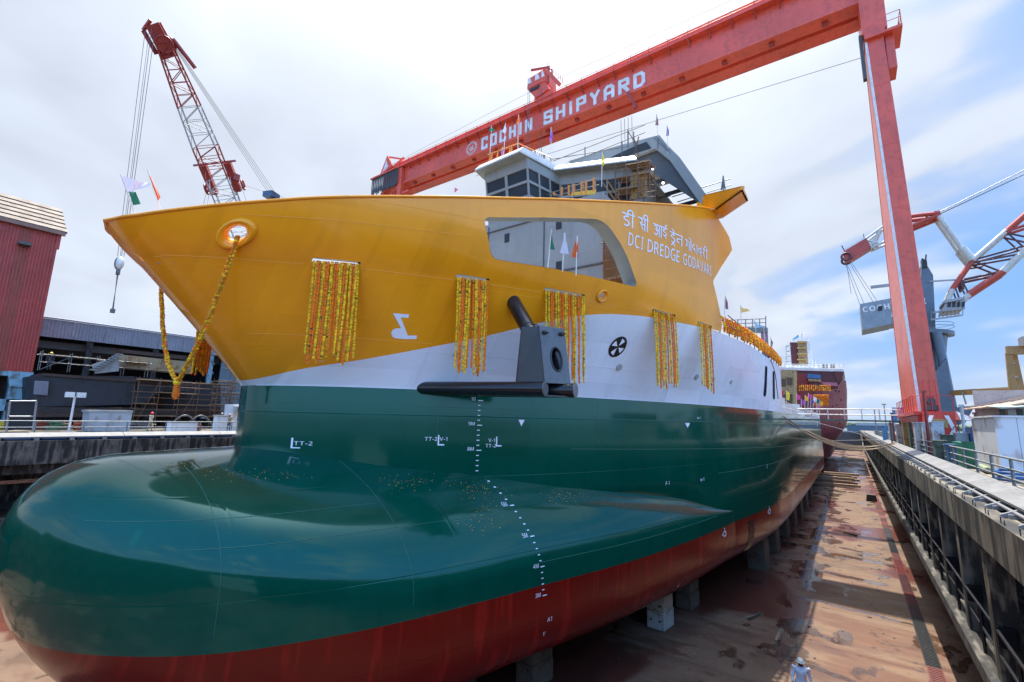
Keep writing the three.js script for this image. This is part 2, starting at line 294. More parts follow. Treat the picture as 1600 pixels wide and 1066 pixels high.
function cut(g, list, x0, x1) { let a = new Brush(g); a.updateMatrixWorld(); for (const pts of list) { const b = new Brush(cutter(pts, x0, x1)); b.updateMatrixWorld(); a = csg.evaluate(a, b, HOLLOW_SUBTRACTION); a.updateMatrixWorld(); } const q = a.geometry; q.clearGroups(); return q; }
{
  const bow = band((z) => yYW(z), (z) => yTop(z), endCurve, 130, 40);
  const cutBow = cut(bow, [OPEN, ...slots, HAWSE, HAWSE2]);
  hullM('bow_plating', [cutBow, band((z) => yYW(z), (z) => yTop(z), endCurve, 70, 20, -1)], M.yellow);
  const PORTS = [[-39.1, 2.0, 4.3], [-42.7, 1.95, 4.25]].map(([z, a, b]) => rounded([[z + 0.36, a], [z - 0.36, a], [z - 0.36, b], [z + 0.36, b]], 0.35, 5));
  const wtop = (z) => (z > -27.6 ? Math.min(yYW(z), YA) : YA);
  const wh = cut(band(K(WLINE), wtop, K(-47.6), 150, 14), PORTS);
  hullM('white_plating', [wh, band(K(WLINE), wtop, K(-47.6), 80, 8, -1)], M.white);
  hullM('green_plating', [band(K(-6), K(WLINE), K(-112), 150, 26), band(K(-6), K(WLINE), K(-112), 60, 8, -1)], M.green);
  const bot = (s) => gridGeo(110, 18, (t, w) => { const z = -9.2 - (112 - 9.2) * Math.pow(t, 1.5), yy = w < 0.75 ? lerp(-6, KEEL + 0.0005, Math.sin(w / 0.75 * Math.PI / 2)) : KEEL + 0.0005; const b = hullB(z, yy) * (w < 0.75 ? 1 : 1 - (w - 0.75) / 0.25); return [V(XS + s * b, yy, z), z, yy]; }, s > 0);
  hullM('bottom_plating', [bot(1), bot(-1)], M.red);
  // bulb
  const zt = (t) => -2.35 - 37 * Math.pow(t, 2.2);
  const sec = (z, a, s) => { const W = bulbW(z), m = bulbMid(z), h = a < Math.PI / 2 ? bulbTop(z) - m : m - bulbBot(z), c = Math.cos(a), n = a < Math.PI / 2 ? upN(z) : lowN(z); return V(XS + s * W * Math.pow(Math.max(Math.sin(a), 0), 2 / n), m + Math.sign(c) * h * Math.pow(Math.abs(c), 2 / n), z); };
  const aSplit = (z) => { const m = bulbMid(z), h = m - bulbBot(z), q = (m + 6) / Math.max(h, 1e-4); return q >= 1 ? Math.PI : Math.PI / 2 + Math.asin(Math.pow(q, lowN(z) / 2)); };
  const up = (s) => gridGeo(110, 56, (t, w) => { const z = zt(t), p = sec(z, aSplit(z) * w, s); return [p, p.z, p.y]; }, s < 0);
  const lo = (s) => gridGeo(110, 36, (t, w) => { const z = zt(t), p = sec(z, lerp(aSplit(z), Math.PI, w), s); return [p, p.z, p.y]; }, s < 0);
  hullM('bulbous_bow', [up(1), up(-1)], M.green);
  hullM('bulb_bottom', [lo(1), lo(-1)], M.red);
}
// ------------------------------------------------------------------ the ship's fittings
{
  // cap rail and opening frames
  const cap = mb();
  for (const s of [1, -1]) { const pts = []; for (let i = 0; i <= 46; i++) { const z = lerp(-3.36, -26.1, Math.pow(i / 46, 1.4)); const y = yTop(z); pts.push(V(XS + s * hullB(z, y), y + 0.01, z)); } cap.path(pts, 0.055, 6, 120); }
  cap.build('cap_rail', M.yellow, ship);
  const loop = (pts, depth, g, lip = 0.015) => {
    const o = pts.map(([z, y]) => V(hullX(z, y) + lip, y, z)), v = [], n = o.length;
    for (let i = 0; i < n; i++) { const a = o[i], b = o[(i + 1) % n], c = b.clone(), d = a.clone(); c.x -= depth; d.x -= depth; v.push(a.x, a.y, a.z, b.x, b.y, b.z, c.x, c.y, c.z, a.x, a.y, a.z, c.x, c.y, c.z, d.x, d.y, d.z); }
    const q = new THREE.BufferGeometry(); q.setAttribute('position', new THREE.Float32BufferAttribute(v, 3)); q.computeVertexNormals(); g.add(q);
  };
  const rev = mb(); loop(OPEN, 0.62, rev); rev.build('opening_frame', M.grey, ship);
  for (const s of slots) { const g = mb(); loop(s, 0.16, g); g.build('freeing_port_rim', M.black, ship); }
  for (const [z, a, b] of [[-39.1, 2.0, 4.3], [-42.7, 1.95, 4.25]]) {
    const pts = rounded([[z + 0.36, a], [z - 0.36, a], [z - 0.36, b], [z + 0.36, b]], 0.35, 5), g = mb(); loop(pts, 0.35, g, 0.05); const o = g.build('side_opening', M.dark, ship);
    mb().box(XS + 13.2, (a + b) / 2, z, 0.1, b - a + 0.4, 1.2).build('dark_backing', M.dark, o);  // dark panel stands in for the shade inside the opening
  }
  // bell mouths
  const bell = (zc, yc, a, b, k, h) => gridGeo(40, 10, (t, w) => { const th = t * 2 * Math.PI, q = 1 + (k - 1) * w, z = zc + a * q * Math.cos(th), y = yc + b * q * Math.sin(th); const p = onSide(z, y, h * Math.sin(Math.PI * Math.pow(1 - w, 0.75)) * 0.9 + 0.012 - (w === 0 ? h * 0.9 : 0)); return [p, z, y]; }, true);
  mesh('hawse_ring', bell(-5.98, 5.73, 0.205, 0.215, 2.1, 0.17), M.yellow, ship);
  mesh('hawse_ring', bell(-17.76, 5.32, 0.13, 0.13, 2.1, 0.12), M.yellow, ship);
  // weld seams standing proud of the plating
  const seam = (pts, mat, r = 0.009, name = 'weld_seam') => mb().path(pts, r, 5, pts.length * 2).build(name, mat, ship);
  const along = (y, z0, z1, n = 26, f = (t) => t) => Array.from({ length: n }, (_, i) => { const z = lerp(z0, z1, f(i / (n - 1))); return onSide(z, typeof y === 'function' ? y(z) : y, 0.004); });
  const seamY = std([0.86, 0.42, 0.06], 0.5, 0, null), seamW = std([0.70, 0.71, 0.76], 0.5, 0, null), seamG2 = std([0.16, 0.26, 0.23], 0.5, 0, null), seamG = std([0.03, 0.14, 0.10], 0.4, 0, null);
  seam(along(5.04, -4.6, -7.8), seamY); seam(along(5.04, -9.2, -11.9), seamY); seam(along(5.04, -13.1, -15.1), seamY); seam(along(5.03, -17, -20.8), seamY); seam(along(5.02, -22.7, -27.5), seamY);
  seam(along((z) => 6.28 + (-z - 5.9) * 0.045, -5.9, -11.9), seamY); seam(along((z) => 2.75 + (z + 10) * 0.01, -7.4, -12.2), seamY, 0.007); seam(along((z) => 7.75 + (z + 19) * -0.02, -18.6, -26.2, 30), seamY, 0.006);
  seam(along(2.42, -11.6, -36), seamW, 0.008); seam(along(1.9, -9.3, -47), seamW, 0.006); seam(along(WLINE, -8.46, -47.5, 60, (t) => t * t), seamW, 0.014);
  seam(along(0.32, -8.5, -18), seamG, 0.007); seam(along((z) => -1.35 + 0.02 * (z + 19), -18.5, -95, 60), seamG2, 0.005); seam(along(-3.0, -30, -70, 40), seamG2, 0.005);
  seam(along((z) => -5.15 + 0.004 * z, -15, -29), seamG, 0.008); seam(along((z) => -3.55, -5, -14), seamG, 0.008); seam(along((z) => -2.9, -3.5, -10), seamG, 0.007);
  for (const z of [-5.7, -10.2]) seam(Array.from({ length: 16 }, (_, i) => { const y = lerp(-1.75, -5.6, Math.pow(i / 15, 1.3)); return onSide(z, y, 0.004); }), seamG, 0.007);
  for (const z of [-13, -20, -26, -33, -40]) { const p = []; for (let y = -1.2; y <= 0.9; y += 0.25) if (y > -1.6) p.push(onSide(z, y, 0.003)); seam(p, seamG, 0.005); }

  // painted marks lie 1 cm proud of the plate
  const flat = (tris, off) => { const v = []; for (const [z, y] of tris) { const p = onSide(z, y, off); v.push(p.x, p.y, p.z); } const g = new THREE.BufferGeometry(); g.setAttribute('position', new THREE.Float32BufferAttribute(v, 3)); g.computeVertexNormals(); return g; };
  const polyMark = (pts, off = 0.012) => { const p2 = pts.map(([z, y]) => new THREE.Vector2(-z, y)), t = THREE.ShapeUtils.triangulateShape(p2, []); return flat(t.flat().map((i) => pts[i]), off); };
  const zy = (u, v) => { const p = hit(u, v); return [p.z, p.y]; };
  const quad = (z, y, w, h) => polyMark([[z, y], [z - w, y], [z - w, y + h], [z, y + h]]);
  const font = new FontLoader().parse ? await new FontLoader().loadAsync('fonts/droid/droid_sans_regular.typeface.json') : null;
  const write = (text, z, y, size, slope = 0, wide = 1, track = 0) => {    // letters along -z on the ship's side
    const out = []; let x = 0;
    for (const ch of text) {
      if (ch === ' ') { x += size * 0.36 * wide; continue; }
      const shapes = font.generateShapes(ch, size), g = new THREE.ShapeGeometry(shapes, 5), q = nonIdx(g); g.computeBoundingBox(); const p = q.attributes.position, tri = [];
      for (let i = 0; i < p.count; i++) { const X = x + (p.getX(i) - g.boundingBox.min.x) * wide; tri.push([z - X, y + p.getY(i) + slope * X]); }
      out.push(flat(tri, 0.014)); x += (g.boundingBox.max.x - g.boundingBox.min.x) * wide + size * (0.17 + track);
    }
    return out;
  };
  M.mark.side = THREE.DoubleSide;
  for (const [t, u0, v0, u1, v1, sz] of [['DCI', 981, 383, 1004, 391, 0.60], ['DREDGE', 1011, 393, 1061, 411, 0.60], ['GODAVARI', 1067, 413, 1111, 432, 0.58]]) {
    const a = hit(u0, v0), b = hit(u1, v1), L = a.z - b.z, wd = (k) => { const o = write(t, a.z, a.y, sz, (b.y - a.y) / L, k); return o; };
    let k = 1; for (let it = 0; it < 4; it++) { const o = wd(k); let mn = 1e9; for (const g of o) { g.computeBoundingBox(); mn = Math.min(mn, g.boundingBox.min.z); } k *= Math.min(1.4, Math.max(0.5, 1 + (L / (a.z - mn) - 1) * 1.15)); }
    for (const g of wd(k)) mesh('letter', boxUV(g), M.mark, ship);
  }
  // Devanagari line drawn as strokes
  const ribbon = (pts, w) => { const L = [], Rr = []; for (let i = 0; i < pts.length; i++) { const a = pts[Math.max(i - 1, 0)], b = pts[Math.min(i + 1, pts.length - 1)], d = [b[0] - a[0], b[1] - a[1]], l = Math.hypot(...d) || 1, n = [-d[1] / l * w / 2, d[0] / l * w / 2]; L.push([pts[i][0] + n[0], pts[i][1] + n[1]]); Rr.push([pts[i][0] - n[0], pts[i][1] - n[1]]); } const t = []; for (let i = 0; i < pts.length - 1; i++) t.push(L[i], Rr[i], Rr[i + 1], L[i], Rr[i + 1], L[i + 1]); return t; };
  const smoothP = (pts) => { if (pts.length < 3) return pts; const c = new THREE.CatmullRomCurve3(pts.map(([a, b]) => V(a, b, 0))); return c.getPoints(pts.length * 4).map((p) => [p.x, p.y]); };
  const ii = (x) => [[[x, 1], [x, 0]], [[x, 1], [x, 1.22], [x - 0.16, 1.36], [x - 0.36, 1.24], [x - 0.4, 1]]], aa = (x) => [[[x, 1], [x, 0]]];
  const dda = [[[0.3, 1], [0.3, 0.8]], [[0.42, 0.8], [0.14, 0.76], [0.05, 0.6], [0.2, 0.5], [0.4, 0.42], [0.42, 0.2], [0.25, 0.08], [0.06, 0.14]]], ra = [[[0.14, 1], [0.32, 0.86], [0.28, 0.64], [0.1, 0.56]], [[0.16, 0.56], [0.42, 0.08]]];
  const words = [
    [0.9, [[0, dda], [0, ii(0.72)]]],
    [1.0, [[0, [...ra, [[0.3, 0.5], [0.62, 0.5]], [[0.62, 1], [0.62, 0]]]], [0, ii(0.88)]]],
    [1.55, [[0, [[[0.04, 0.8], [0.2, 0.9], [0.33, 0.76], [0.16, 0.56]], [[0.16, 0.56], [0.36, 0.44], [0.36, 0.22], [0.18, 0.1], [0.02, 0.2]], [[0.3, 0.55], [0.58, 0.55]], [[0.58, 1], [0.58, 0]], [[0.8, 1], [0.8, 0]]]], [0.95, [[[0.3, 1], [0.3, 0.85], [0.1, 0.8], [0.06, 0.66], [0.36, 0.56], [0.4, 0.38], [0.22, 0.3], [0.08, 0.36]], [[0.22, 0.3], [0.42, 0.06]], [[0.3, 1], [0.34, 1.22], [0.52, 1.28]]]]]],
    [1.35, [[0, [...dda, [[0.25, 0.02], [0.08, -0.24]], [[0.25, 0.02], [0.42, -0.24]], [[0.34, 1], [0.26, 1.2], [0.08, 1.3]]]], [0.6, [[[0.6, 1], [0.6, 0]], [[0.6, 0.6], [0.26, 0.6], [0.06, 0.48], [0.1, 0.28], [0.3, 0.26]]]]]],
    [3.0, [[0, [[[0.1, 1], [0.1, 0.42], [0.0, 0.34]], [[0.38, 1], [0.38, 0]], [[0.6, 1], [0.6, 0]], [[0.6, 1], [0.54, 1.18], [0.34, 1.3]]]], [0.75, [[[0.25, 1], [0.25, 0.82], [0.08, 0.7], [0.08, 0.46], [0.26, 0.38], [0.36, 0.5]], [[0.2, 0.38], [0.44, 0.08]], [[0.62, 1], [0.62, 0]]]], [1.5, [[[0.44, 0.74], [0.18, 0.74], [0.06, 0.54], [0.2, 0.36], [0.44, 0.42]], [[0.44, 1], [0.44, 0]]]], [2.1, ra], [2.1, ii(0.72)]]],
  ];
  const hx = [[971, 352, 991], [996, 358, 1012.5], [1020, 367, 1042.5], [1046, 378, 1066.5], [1070, 389, 1105]].map(([u, v, u2]) => { const a = hit(u, v), b = hit(u2, v + (u2 - u) * 0.34); return [a.z, a.y, a.z - b.z]; }), hs = [0.60, 0.58, 0.56, 0.54, 0.52];
  words.forEach(([w, glyphs], wi) => {
    const tri = [], [z0, y0, wz] = hx[wi], s = hs[wi], kz = wz / (w + 0.1); let n = 0;
    const put = (pts) => { for (const [a, b] of ribbon(smoothP(pts), 0.105)) tri.push([z0 - (a + 0.1) * kz, y0 + b * s + a * kz * 0.036, n]); n++; };
    put([[-0.1, 1], [w, 1]]);
    for (const [ox, strokes] of glyphs) for (const st of strokes) put(st.map(([a, b]) => [a + ox, b]));
    const v = []; for (const [z, y, m] of tri) { const p = onSide(z, y, 0.013 + 0.0012 * m); v.push(p.x, p.y, p.z); }
    const g = new THREE.BufferGeometry(); g.setAttribute('position', new THREE.Float32BufferAttribute(v, 3)); g.computeVertexNormals(); mesh('word', boxUV(g), M.mark, ship);
  });
  // draught marks: a tick every 20 cm, a numeral every metre, following the plate
  const zMark = (y) => (y > -2.25 ? -14.4 : lerp(-14.62, -15.1, (-2.25 - y) / 4.2));
  const ticks = [], nums = [];
  for (let m = 100; m >= 30; m -= 2) { const y = m / 10 - 9.37; if (Math.abs(y + 2.3) < 0.12) continue; const big = m % 10 === 0, w = big ? 0.19 : 0.1; ticks.push(quad(zMark(y), y, w, y < -2.3 && y > -3 ? 0.042 : 0.034)); if (big) nums.push(...write(m === 100 ? '10' : m / 10 + 'M', zMark(y) + (m === 100 ? 0.26 : 0.33), y + 0.01, 0.135)); }
  const joined = (l) => boxUV(mergeGeometries(l.map((g) => { const q = nonIdx(g); q.deleteAttribute('uv'); return q; })));
  for (const [n, l] of [['draught_scale', ticks], ['draught_numerals', nums]]) mesh(n, joined(l), M.mark, ship).userData.kind = 'stuff';
  const fmark = (l) => { mesh('frame_mark', joined(l), M.mark, ship).userData.kind = 'stuff'; };
  const tank = (u, v, a, b, flip) => { const [z, y] = zy(u, v); const l = [...write(a, z + (flip ? 0.3 : 0.42), y - 0.02, 0.14), ...write(b, z - (flip ? -0.4 : 0.06), y - (flip ? 0.24 : 0.02), 0.14), quad(z, y - 0.2, 0.045, 0.4), quad(z, y - 0.2, 0.22, 0.05)]; fmark(l); };
  tank(684, 688, 'TT-2', 'V-1'); tank(775, 690, 'V-1', 'TT-2', true);
  for (const [u, v] of [[455, 694]]) { const [z, y] = zy(u, v - 3); fmark([...write('TT-2', z - 0.06, y - 0.1, 0.14), quad(z, y - 0.2, 0.04, 0.36), quad(z, y - 0.22, 0.2, 0.04)]); }
  for (const [u, v, t, s] of [[1040, 756, 'F-1', 0.2], [1094, 750, 'w-1', 0.2], [1089, 653, 'w-1', 0.16], [1185, 657, '1', 0.18], [1118, 890, 'W', 0.15], [1058, 915, 'w2', 0.14], [855, 968, 'A1', 0.15], [848, 990, 'V', 0.14], [1198, 730, '2', 0.26], [1250, 686, '1', 0.34]]) { const p = hit(u, v); if (p) fmark(write(t, p.z, p.y - 0.08, s)); }
  for (const [u, v, r] of [[1132, 834, 0.17], [1202, 799, 0.2]]) { const [z, y] = zy(u, v), o = []; const ring = []; for (let i = 0; i < 16; i++) { const a = i / 16 * 2 * Math.PI, b = (i + 1) / 16 * 2 * Math.PI, P = (t, q) => [z + r * 1.5 * q * Math.cos(t), y + r * q * Math.sin(t)]; ring.push(P(a, 1), P(b, 1), P(b, 0.62), P(a, 1), P(b, 0.62), P(a, 0.62)); } o.push(flat(ring, 0.014), quad(z + 0.05, y + r * 1.3, 0.1, 0.1), quad(z + r * 2.5, y - 0.05, 0.1, 0.1)); fmark(o); }
  for (const [u, v] of [[810, 656], [1070, 661]]) { const a = zy(u, v), w = u > 1000 ? 0.5 : 0.26; mesh('load_triangle', joined([polyMark([a, [a[0] - w, a[1]], [a[0] - w / 2, a[1] - 0.27]])]), M.mark, ship); }
  // bulb symbol
  mesh('bulb_symbol', joined([polyMark([[820, 530], [955, 540], [950, 570], [885, 565], [945, 715], [1020, 715], [1018, 745], [925, 746], [840, 738], [818, 728], [805, 700], [814, 672], [845, 656], [888, 655]].map(([a, b]) => zy(460 + a / 5.33, 390 + b / 5.33)))]), M.mark, ship);
  // thruster symbol: black disc with four white blades
  { const [z, y] = [-19.86, 3.37], disc = [], bl = []; const P = (t, q) => [z + 0.47 * q * Math.cos(t), y + 0.47 * q * Math.sin(t)];
    for (let i = 0; i < 28; i++) { const a = i / 28 * 2 * Math.PI, b = (i + 1) / 28 * 2 * Math.PI; disc.push([z, y], P(b, 1), P(a, 1)); }
    for (let k = 0; k < 4; k++) { const c = k * Math.PI / 2 + 0.42; const e = 0.36; bl.push(P(c, 0.12), P(c + e * 0.5, 0.78), P(c - e, 0.82), P(c, 0.12), P(c + e, 0.74), P(c + e * 0.5, 0.78)); }
    const d = mesh('thruster_symbol', joined([flat(disc, 0.012)]), new THREE.MeshStandardMaterial({ color: lin(0.008, 0.008, 0.01), roughness: 0.4, side: THREE.DoubleSide }), ship); mesh('blade', joined([flat(bl, 0.02)]), M.mark, d); }
  for (const [z, y, r] of [[-20.5, 2.5, 0.17], [-23.3, 2.5, 0.14], [-26.7, 2.5, 0.17], [-28.6, 2.5, 0.15], [-31.2, 2.53, 0.14], [-16.2, 2.5, 0.17], [-13.1, 2.4, 0.12]]) { const p = onSide(z, y, 0.0), n = sideN(z, y); mb().tube(p, p.clone().addScaledVector(n, 0.07), r, 18, r * 0.92).build('scupper_flap', M.greyLight, ship); }
  // sea chest grille
  { const a = hit(1170, 838), g = mb(); for (let i = 0; i < 13; i++) { const y = -6.35 - i * 0.15; for (let k = 0; k < 1; k++) { const p = onSide(a.z, y, 0.004), q = onSide(a.z - 1.1, y, 0.004); g.bar(p, q, 0.05, 0.085); } } g.build('intake_grille', M.black, ship).userData.kind = 'stuff'; }
}
// decks, end walls, deckhouse
{
  const plan = (y, z0, z1, n = 24, inset = 0.06) => { const a = [], b = []; for (let i = 0; i <= n; i++) { const z = lerp(z0, z1, Math.pow(i / n, 1.4)), w = Math.max(hullB(z, y) - inset, 0.02); a.push(V(XS + w, y, z)); b.push(V(XS - w, y, z)); } return a.concat(b.reverse()); };
  mb().poly(plan(4.9, -4.75, -27.5), 0.04, V(0, -1, 0)).build('foredeck', M.grey, ship);
  mb().poly(plan(4.98, -27.55, -47.5, 12), 0.04, V(0, -1, 0)).build('upper_deck', M.grey, ship);
  mb().poly(plan(0.96, -47.62, -111.9, 12), 0.04, V(0, -1, 0)).build('hopper_deck', M.greyDark, ship);
  mb().span(XS - 14.3, 1, -47.5, XS + 14.3, 4.95, -47.62).build('house_end', M.whitePaint, ship);
  mb().span(XS - 14.1, KEEL, -111.9, XS + 14.1, 0.95, -112.05).build('transom', M.red, ship);
  mb().span(XS - 10, 4.9, -21.3, XS + 9.3, 12.2, -26).span(XS - 8.5, 12.2, -27.5, XS + 8.5, 12.8, -44).span(XS - 10, 4.94, -26.1, XS + 8.6, 12.1, -46).build('deckhouse', M.grey, ship);
  // ledge and openings on the fore bulkhead
  const led = mb(); led.span(XS - 9.9, 8.1, -21.22, XS + 9.3, 8.19, -21.3).span(XS - 9.9, 11.6, -21.22, XS + 9.3, 11.66, -21.3); for (const x of [-3, 1.4, 5.6]) led.box(XS + x, 8.5, -21.27, 0.05, 7, 0.05); led.build('bulkhead_stiffener', M.greyDark, ship);
  for (const [u, v] of [[873, 351], [792, 372], [873, 416]]) { const p = atZ(u, v, -21.28); mb().box(p.x, p.y, p.z, 0.34, 0.55, 0.05).build('vent_opening', M.dark, ship); }
  mb().span(XS + 9.35, 4.9, -26, XS + 12.2, 12, -26.1).build('passage_end', M.greyDark, ship);
}
// bridge wing over the bulwark: fascia, soffit and end cap
{
  const Y = 11.95, [A, B, C, D] = [[1117, 327], [1160, 296], [1169, 314], [1129, 341]].map(([u, v]) => atY(u, v, Y));
  const n = V(B.z - A.z, 0, -(B.x - A.x)).normalize(), on = (u, v) => { const d = ray(u, v); return d.multiplyScalar(A.dot(n) / d.dot(n)); };
  const E = on(1160, 290.5), G2 = on(1099, 305), H2 = on(1097, 324), inb = n.clone(); if (inb.dot(V(0, 0, -1)) < 0) inb.negate();
  const f = mb().poly([A, B, E, G2, H2], 0.12, inb); f.poly([B, C, C.clone().setY(E.y), E], 0.1, V(-0.9, 0, 0.1)); f.poly([E, G2, V(G2.x - 1, G2.y, G2.z - 3), C.clone().setY(E.y)], 0.06, V(0, -1, 0));
  f.build('bridge_wing', M.yellow, ship); mb().poly([A, B, C, D, V(D.x - 1.2, D.y, D.z), V(A.x - 1.2, A.y, A.z)], 0.08, YUP).build('wing_soffit', M.yellow, ship);
}
// wheelhouse: white-edged roof, raked window walls
{
  const YR = 17.3, roof = [[742, 267], [812, 237], [866, 266], [995, 250]].map(([u, v]) => atY(u, v, YR));
  const back = [V(roof[3].x, YR, -38), V(roof[0].x - 2.6, YR, -38)], ring = [...roof, ...back];
  const cxr = (roof[0].x + roof[3].x) / 2, up = ring.map((p) => { const d = V(cxr - p.x, 0, -32 - p.z).normalize(); return V(p.x + d.x * 0.36, YR + 0.52, p.z + d.z * 0.36); });
  const rm = mb(); ring.forEach((p, i) => { const q = ring[(i + 1) % ring.length], a = up[i], b = up[(i + 1) % ring.length], lo = (t) => V(t.x, YR, t.z), hi = (t) => V(t.x, YR + 0.1, t.z); rm.poly([lo(p), lo(q), hi(q), hi(p)], 0.05, V(cxr - (p.x + q.x) / 2, 0, -32 - (p.z + q.z) / 2).normalize()); rm.poly([hi(p), hi(q), b, a], 0.05, V(0, -1, 0)); }); rm.poly(up, 0.05, V(0, -1, 0));
  const wh = rm.build('wheelhouse_roof', M.whitePaint, ship);
  mb().poly(ring.map((p) => V(p.x, YR - 0.04, p.z)), 0.035, V(0, 1, 0)).build('soffit', M.grey, wh);
  const cx = (roof[0].x + roof[3].x) / 2, cz = -32;
  const inset = (p, d) => { const v = V(cx - p.x, 0, cz - p.z).normalize(); return V(p.x + v.x * d, 0, p.z + v.z * d); };
  const top = roof.map((p) => inset(p, 0.75)), bot = roof.map((p) => inset(p, 1.35));
  const wall = mb(), frame = mb(), openingPanels = [];
  const walls = mesh('wheelhouse_wall', new THREE.BufferGeometry(), M.grey, ship);
  const at3 = (i, t, y) => { const k = clamp((y - 12) / (YR - 12), 0, 1), a = bot[i].clone().lerp(top[i], k), b = bot[i + 1].clone().lerp(top[i + 1], k), p = a.lerp(b, t); p.y = y; return p; };
  const counts = [2, 3, 6];
  for (let i = 0; i < 3; i++) {
    const n = V(bot[i + 1].z - bot[i].z, 0, -(bot[i + 1].x - bot[i].x)).normalize(); if (n.dot(V(bot[i].x - cx, 0, bot[i].z - cz)) < 0) n.negate();
    const Q = (t0, t1, y0, y1, off = 0) => [at3(i, t0, y0), at3(i, t1, y0), at3(i, t1, y1), at3(i, t0, y1)].map((p) => p.addScaledVector(n, off));
    wall.poly(Q(0, 1, 12, 14.7), 0.12, n.clone().negate()).poly(Q(0, 1, 16.55, YR), 0.12, n.clone().negate());
    for (let c = 0; c < counts[i]; c++) {
      const a = (c + 0.06) / counts[i], b = (c + 0.94) / counts[i];
      for (const [y0, y1] of [[14.75, 15.55], [15.72, 16.52]]) { const m = mb().poly(Q(a, b, y0, y1, -0.08), 0.03, n.clone().negate()); openingPanels.push(m); }
      wall.poly(Q((c - 0.06) / counts[i] < 0 ? 0 : (c - 0.06) / counts[i], a, 14.7, 16.55), 0.1, n.clone().negate());
    }
    wall.poly(Q(1 - 0.06 / counts[i], 1, 14.7, 16.55), 0.1, n.clone().negate()).poly(Q(0, 1, 15.55, 15.72, 0.004), 0.1, n.clone().negate());
  }
  wall.poly([bot[0], bot[0].clone().add(V(-2.2, 0, -8)), top[0].clone().add(V(-2.2, 0, -8)), top[0]].map((p, i) => V(p.x, i < 2 ? 12 : YR, p.z)), 0.1, V(1, 0, 0));
  wall.poly([bot[3], V(bot[3].x, 0, -38), V(top[3].x, 0, -38), top[3]].map((p, i) => V(p.x, i < 2 ? 12 : YR, p.z)), 0.1, V(-1, 0, 0));
  walls.geometry = wall.geo();
  const darkInside = new THREE.MeshStandardMaterial({ color: lin(0.006, 0.007, 0.009), roughness: 0.5 });  // near-black stands in for the shaded interior of unglazed openings
  for (const m of openingPanels) m.build('window', darkInside, walls);
}
// portal arch behind the wheelhouse
{
  const Z = -31, P = (u, v, z = Z) => atZ(u, v, z);
  const arch = mb().poly([P(1030, 211), P(1042, 226), P(1062, 246), P(1116, 322), P(1097, 322), P(1046, 250), P(1024, 232)], 0.35, V(0, 0, -1));
  arch.poly([P(888, 252), P(965, 228), P(1030, 211), P(1024, 232), P(985, 246), P(900, 262)], 0.35, V(0, 0, -1));
  arch.build('arch_frame', M.grey, ship);
  const deep = -37;
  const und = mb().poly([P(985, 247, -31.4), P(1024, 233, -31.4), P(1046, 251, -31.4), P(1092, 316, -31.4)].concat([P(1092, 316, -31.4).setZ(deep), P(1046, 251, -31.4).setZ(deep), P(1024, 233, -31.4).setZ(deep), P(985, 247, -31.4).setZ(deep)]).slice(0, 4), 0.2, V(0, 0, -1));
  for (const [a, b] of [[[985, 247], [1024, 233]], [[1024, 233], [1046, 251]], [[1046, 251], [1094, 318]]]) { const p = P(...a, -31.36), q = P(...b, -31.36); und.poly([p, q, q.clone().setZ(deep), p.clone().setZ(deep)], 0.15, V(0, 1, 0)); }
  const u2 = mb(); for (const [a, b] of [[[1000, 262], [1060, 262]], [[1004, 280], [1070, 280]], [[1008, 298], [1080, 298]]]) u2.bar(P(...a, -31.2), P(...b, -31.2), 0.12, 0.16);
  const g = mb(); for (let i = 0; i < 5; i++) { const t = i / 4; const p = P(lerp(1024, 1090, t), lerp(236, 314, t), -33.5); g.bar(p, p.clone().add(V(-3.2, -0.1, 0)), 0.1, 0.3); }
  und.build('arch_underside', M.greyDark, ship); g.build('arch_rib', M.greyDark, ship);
  mb().poly([P(985, 232), P(1010, 222), P(1018, 232), P(975, 246), P(955, 246)].map((p) => p.setZ(Z + 0.02)), 0.02, V(0, 0, 1)).build('arch_recess', M.dark, ship);
  const lampM = new THREE.MeshStandardMaterial({ color: lin(0.9, 0.92, 0.95), roughness: 0.4, emissive: lin(1, 1, 1), emissiveIntensity: 1.2 });
  for (const [u, v] of [[1020, 264], [1036, 286], [911, 291]]) { const p = P(u, v, -30.7); mesh('work_lamp', new THREE.SphereGeometry(0.09, 10, 8).translate(p.x, p.y, p.z), lampM, ship); }
}
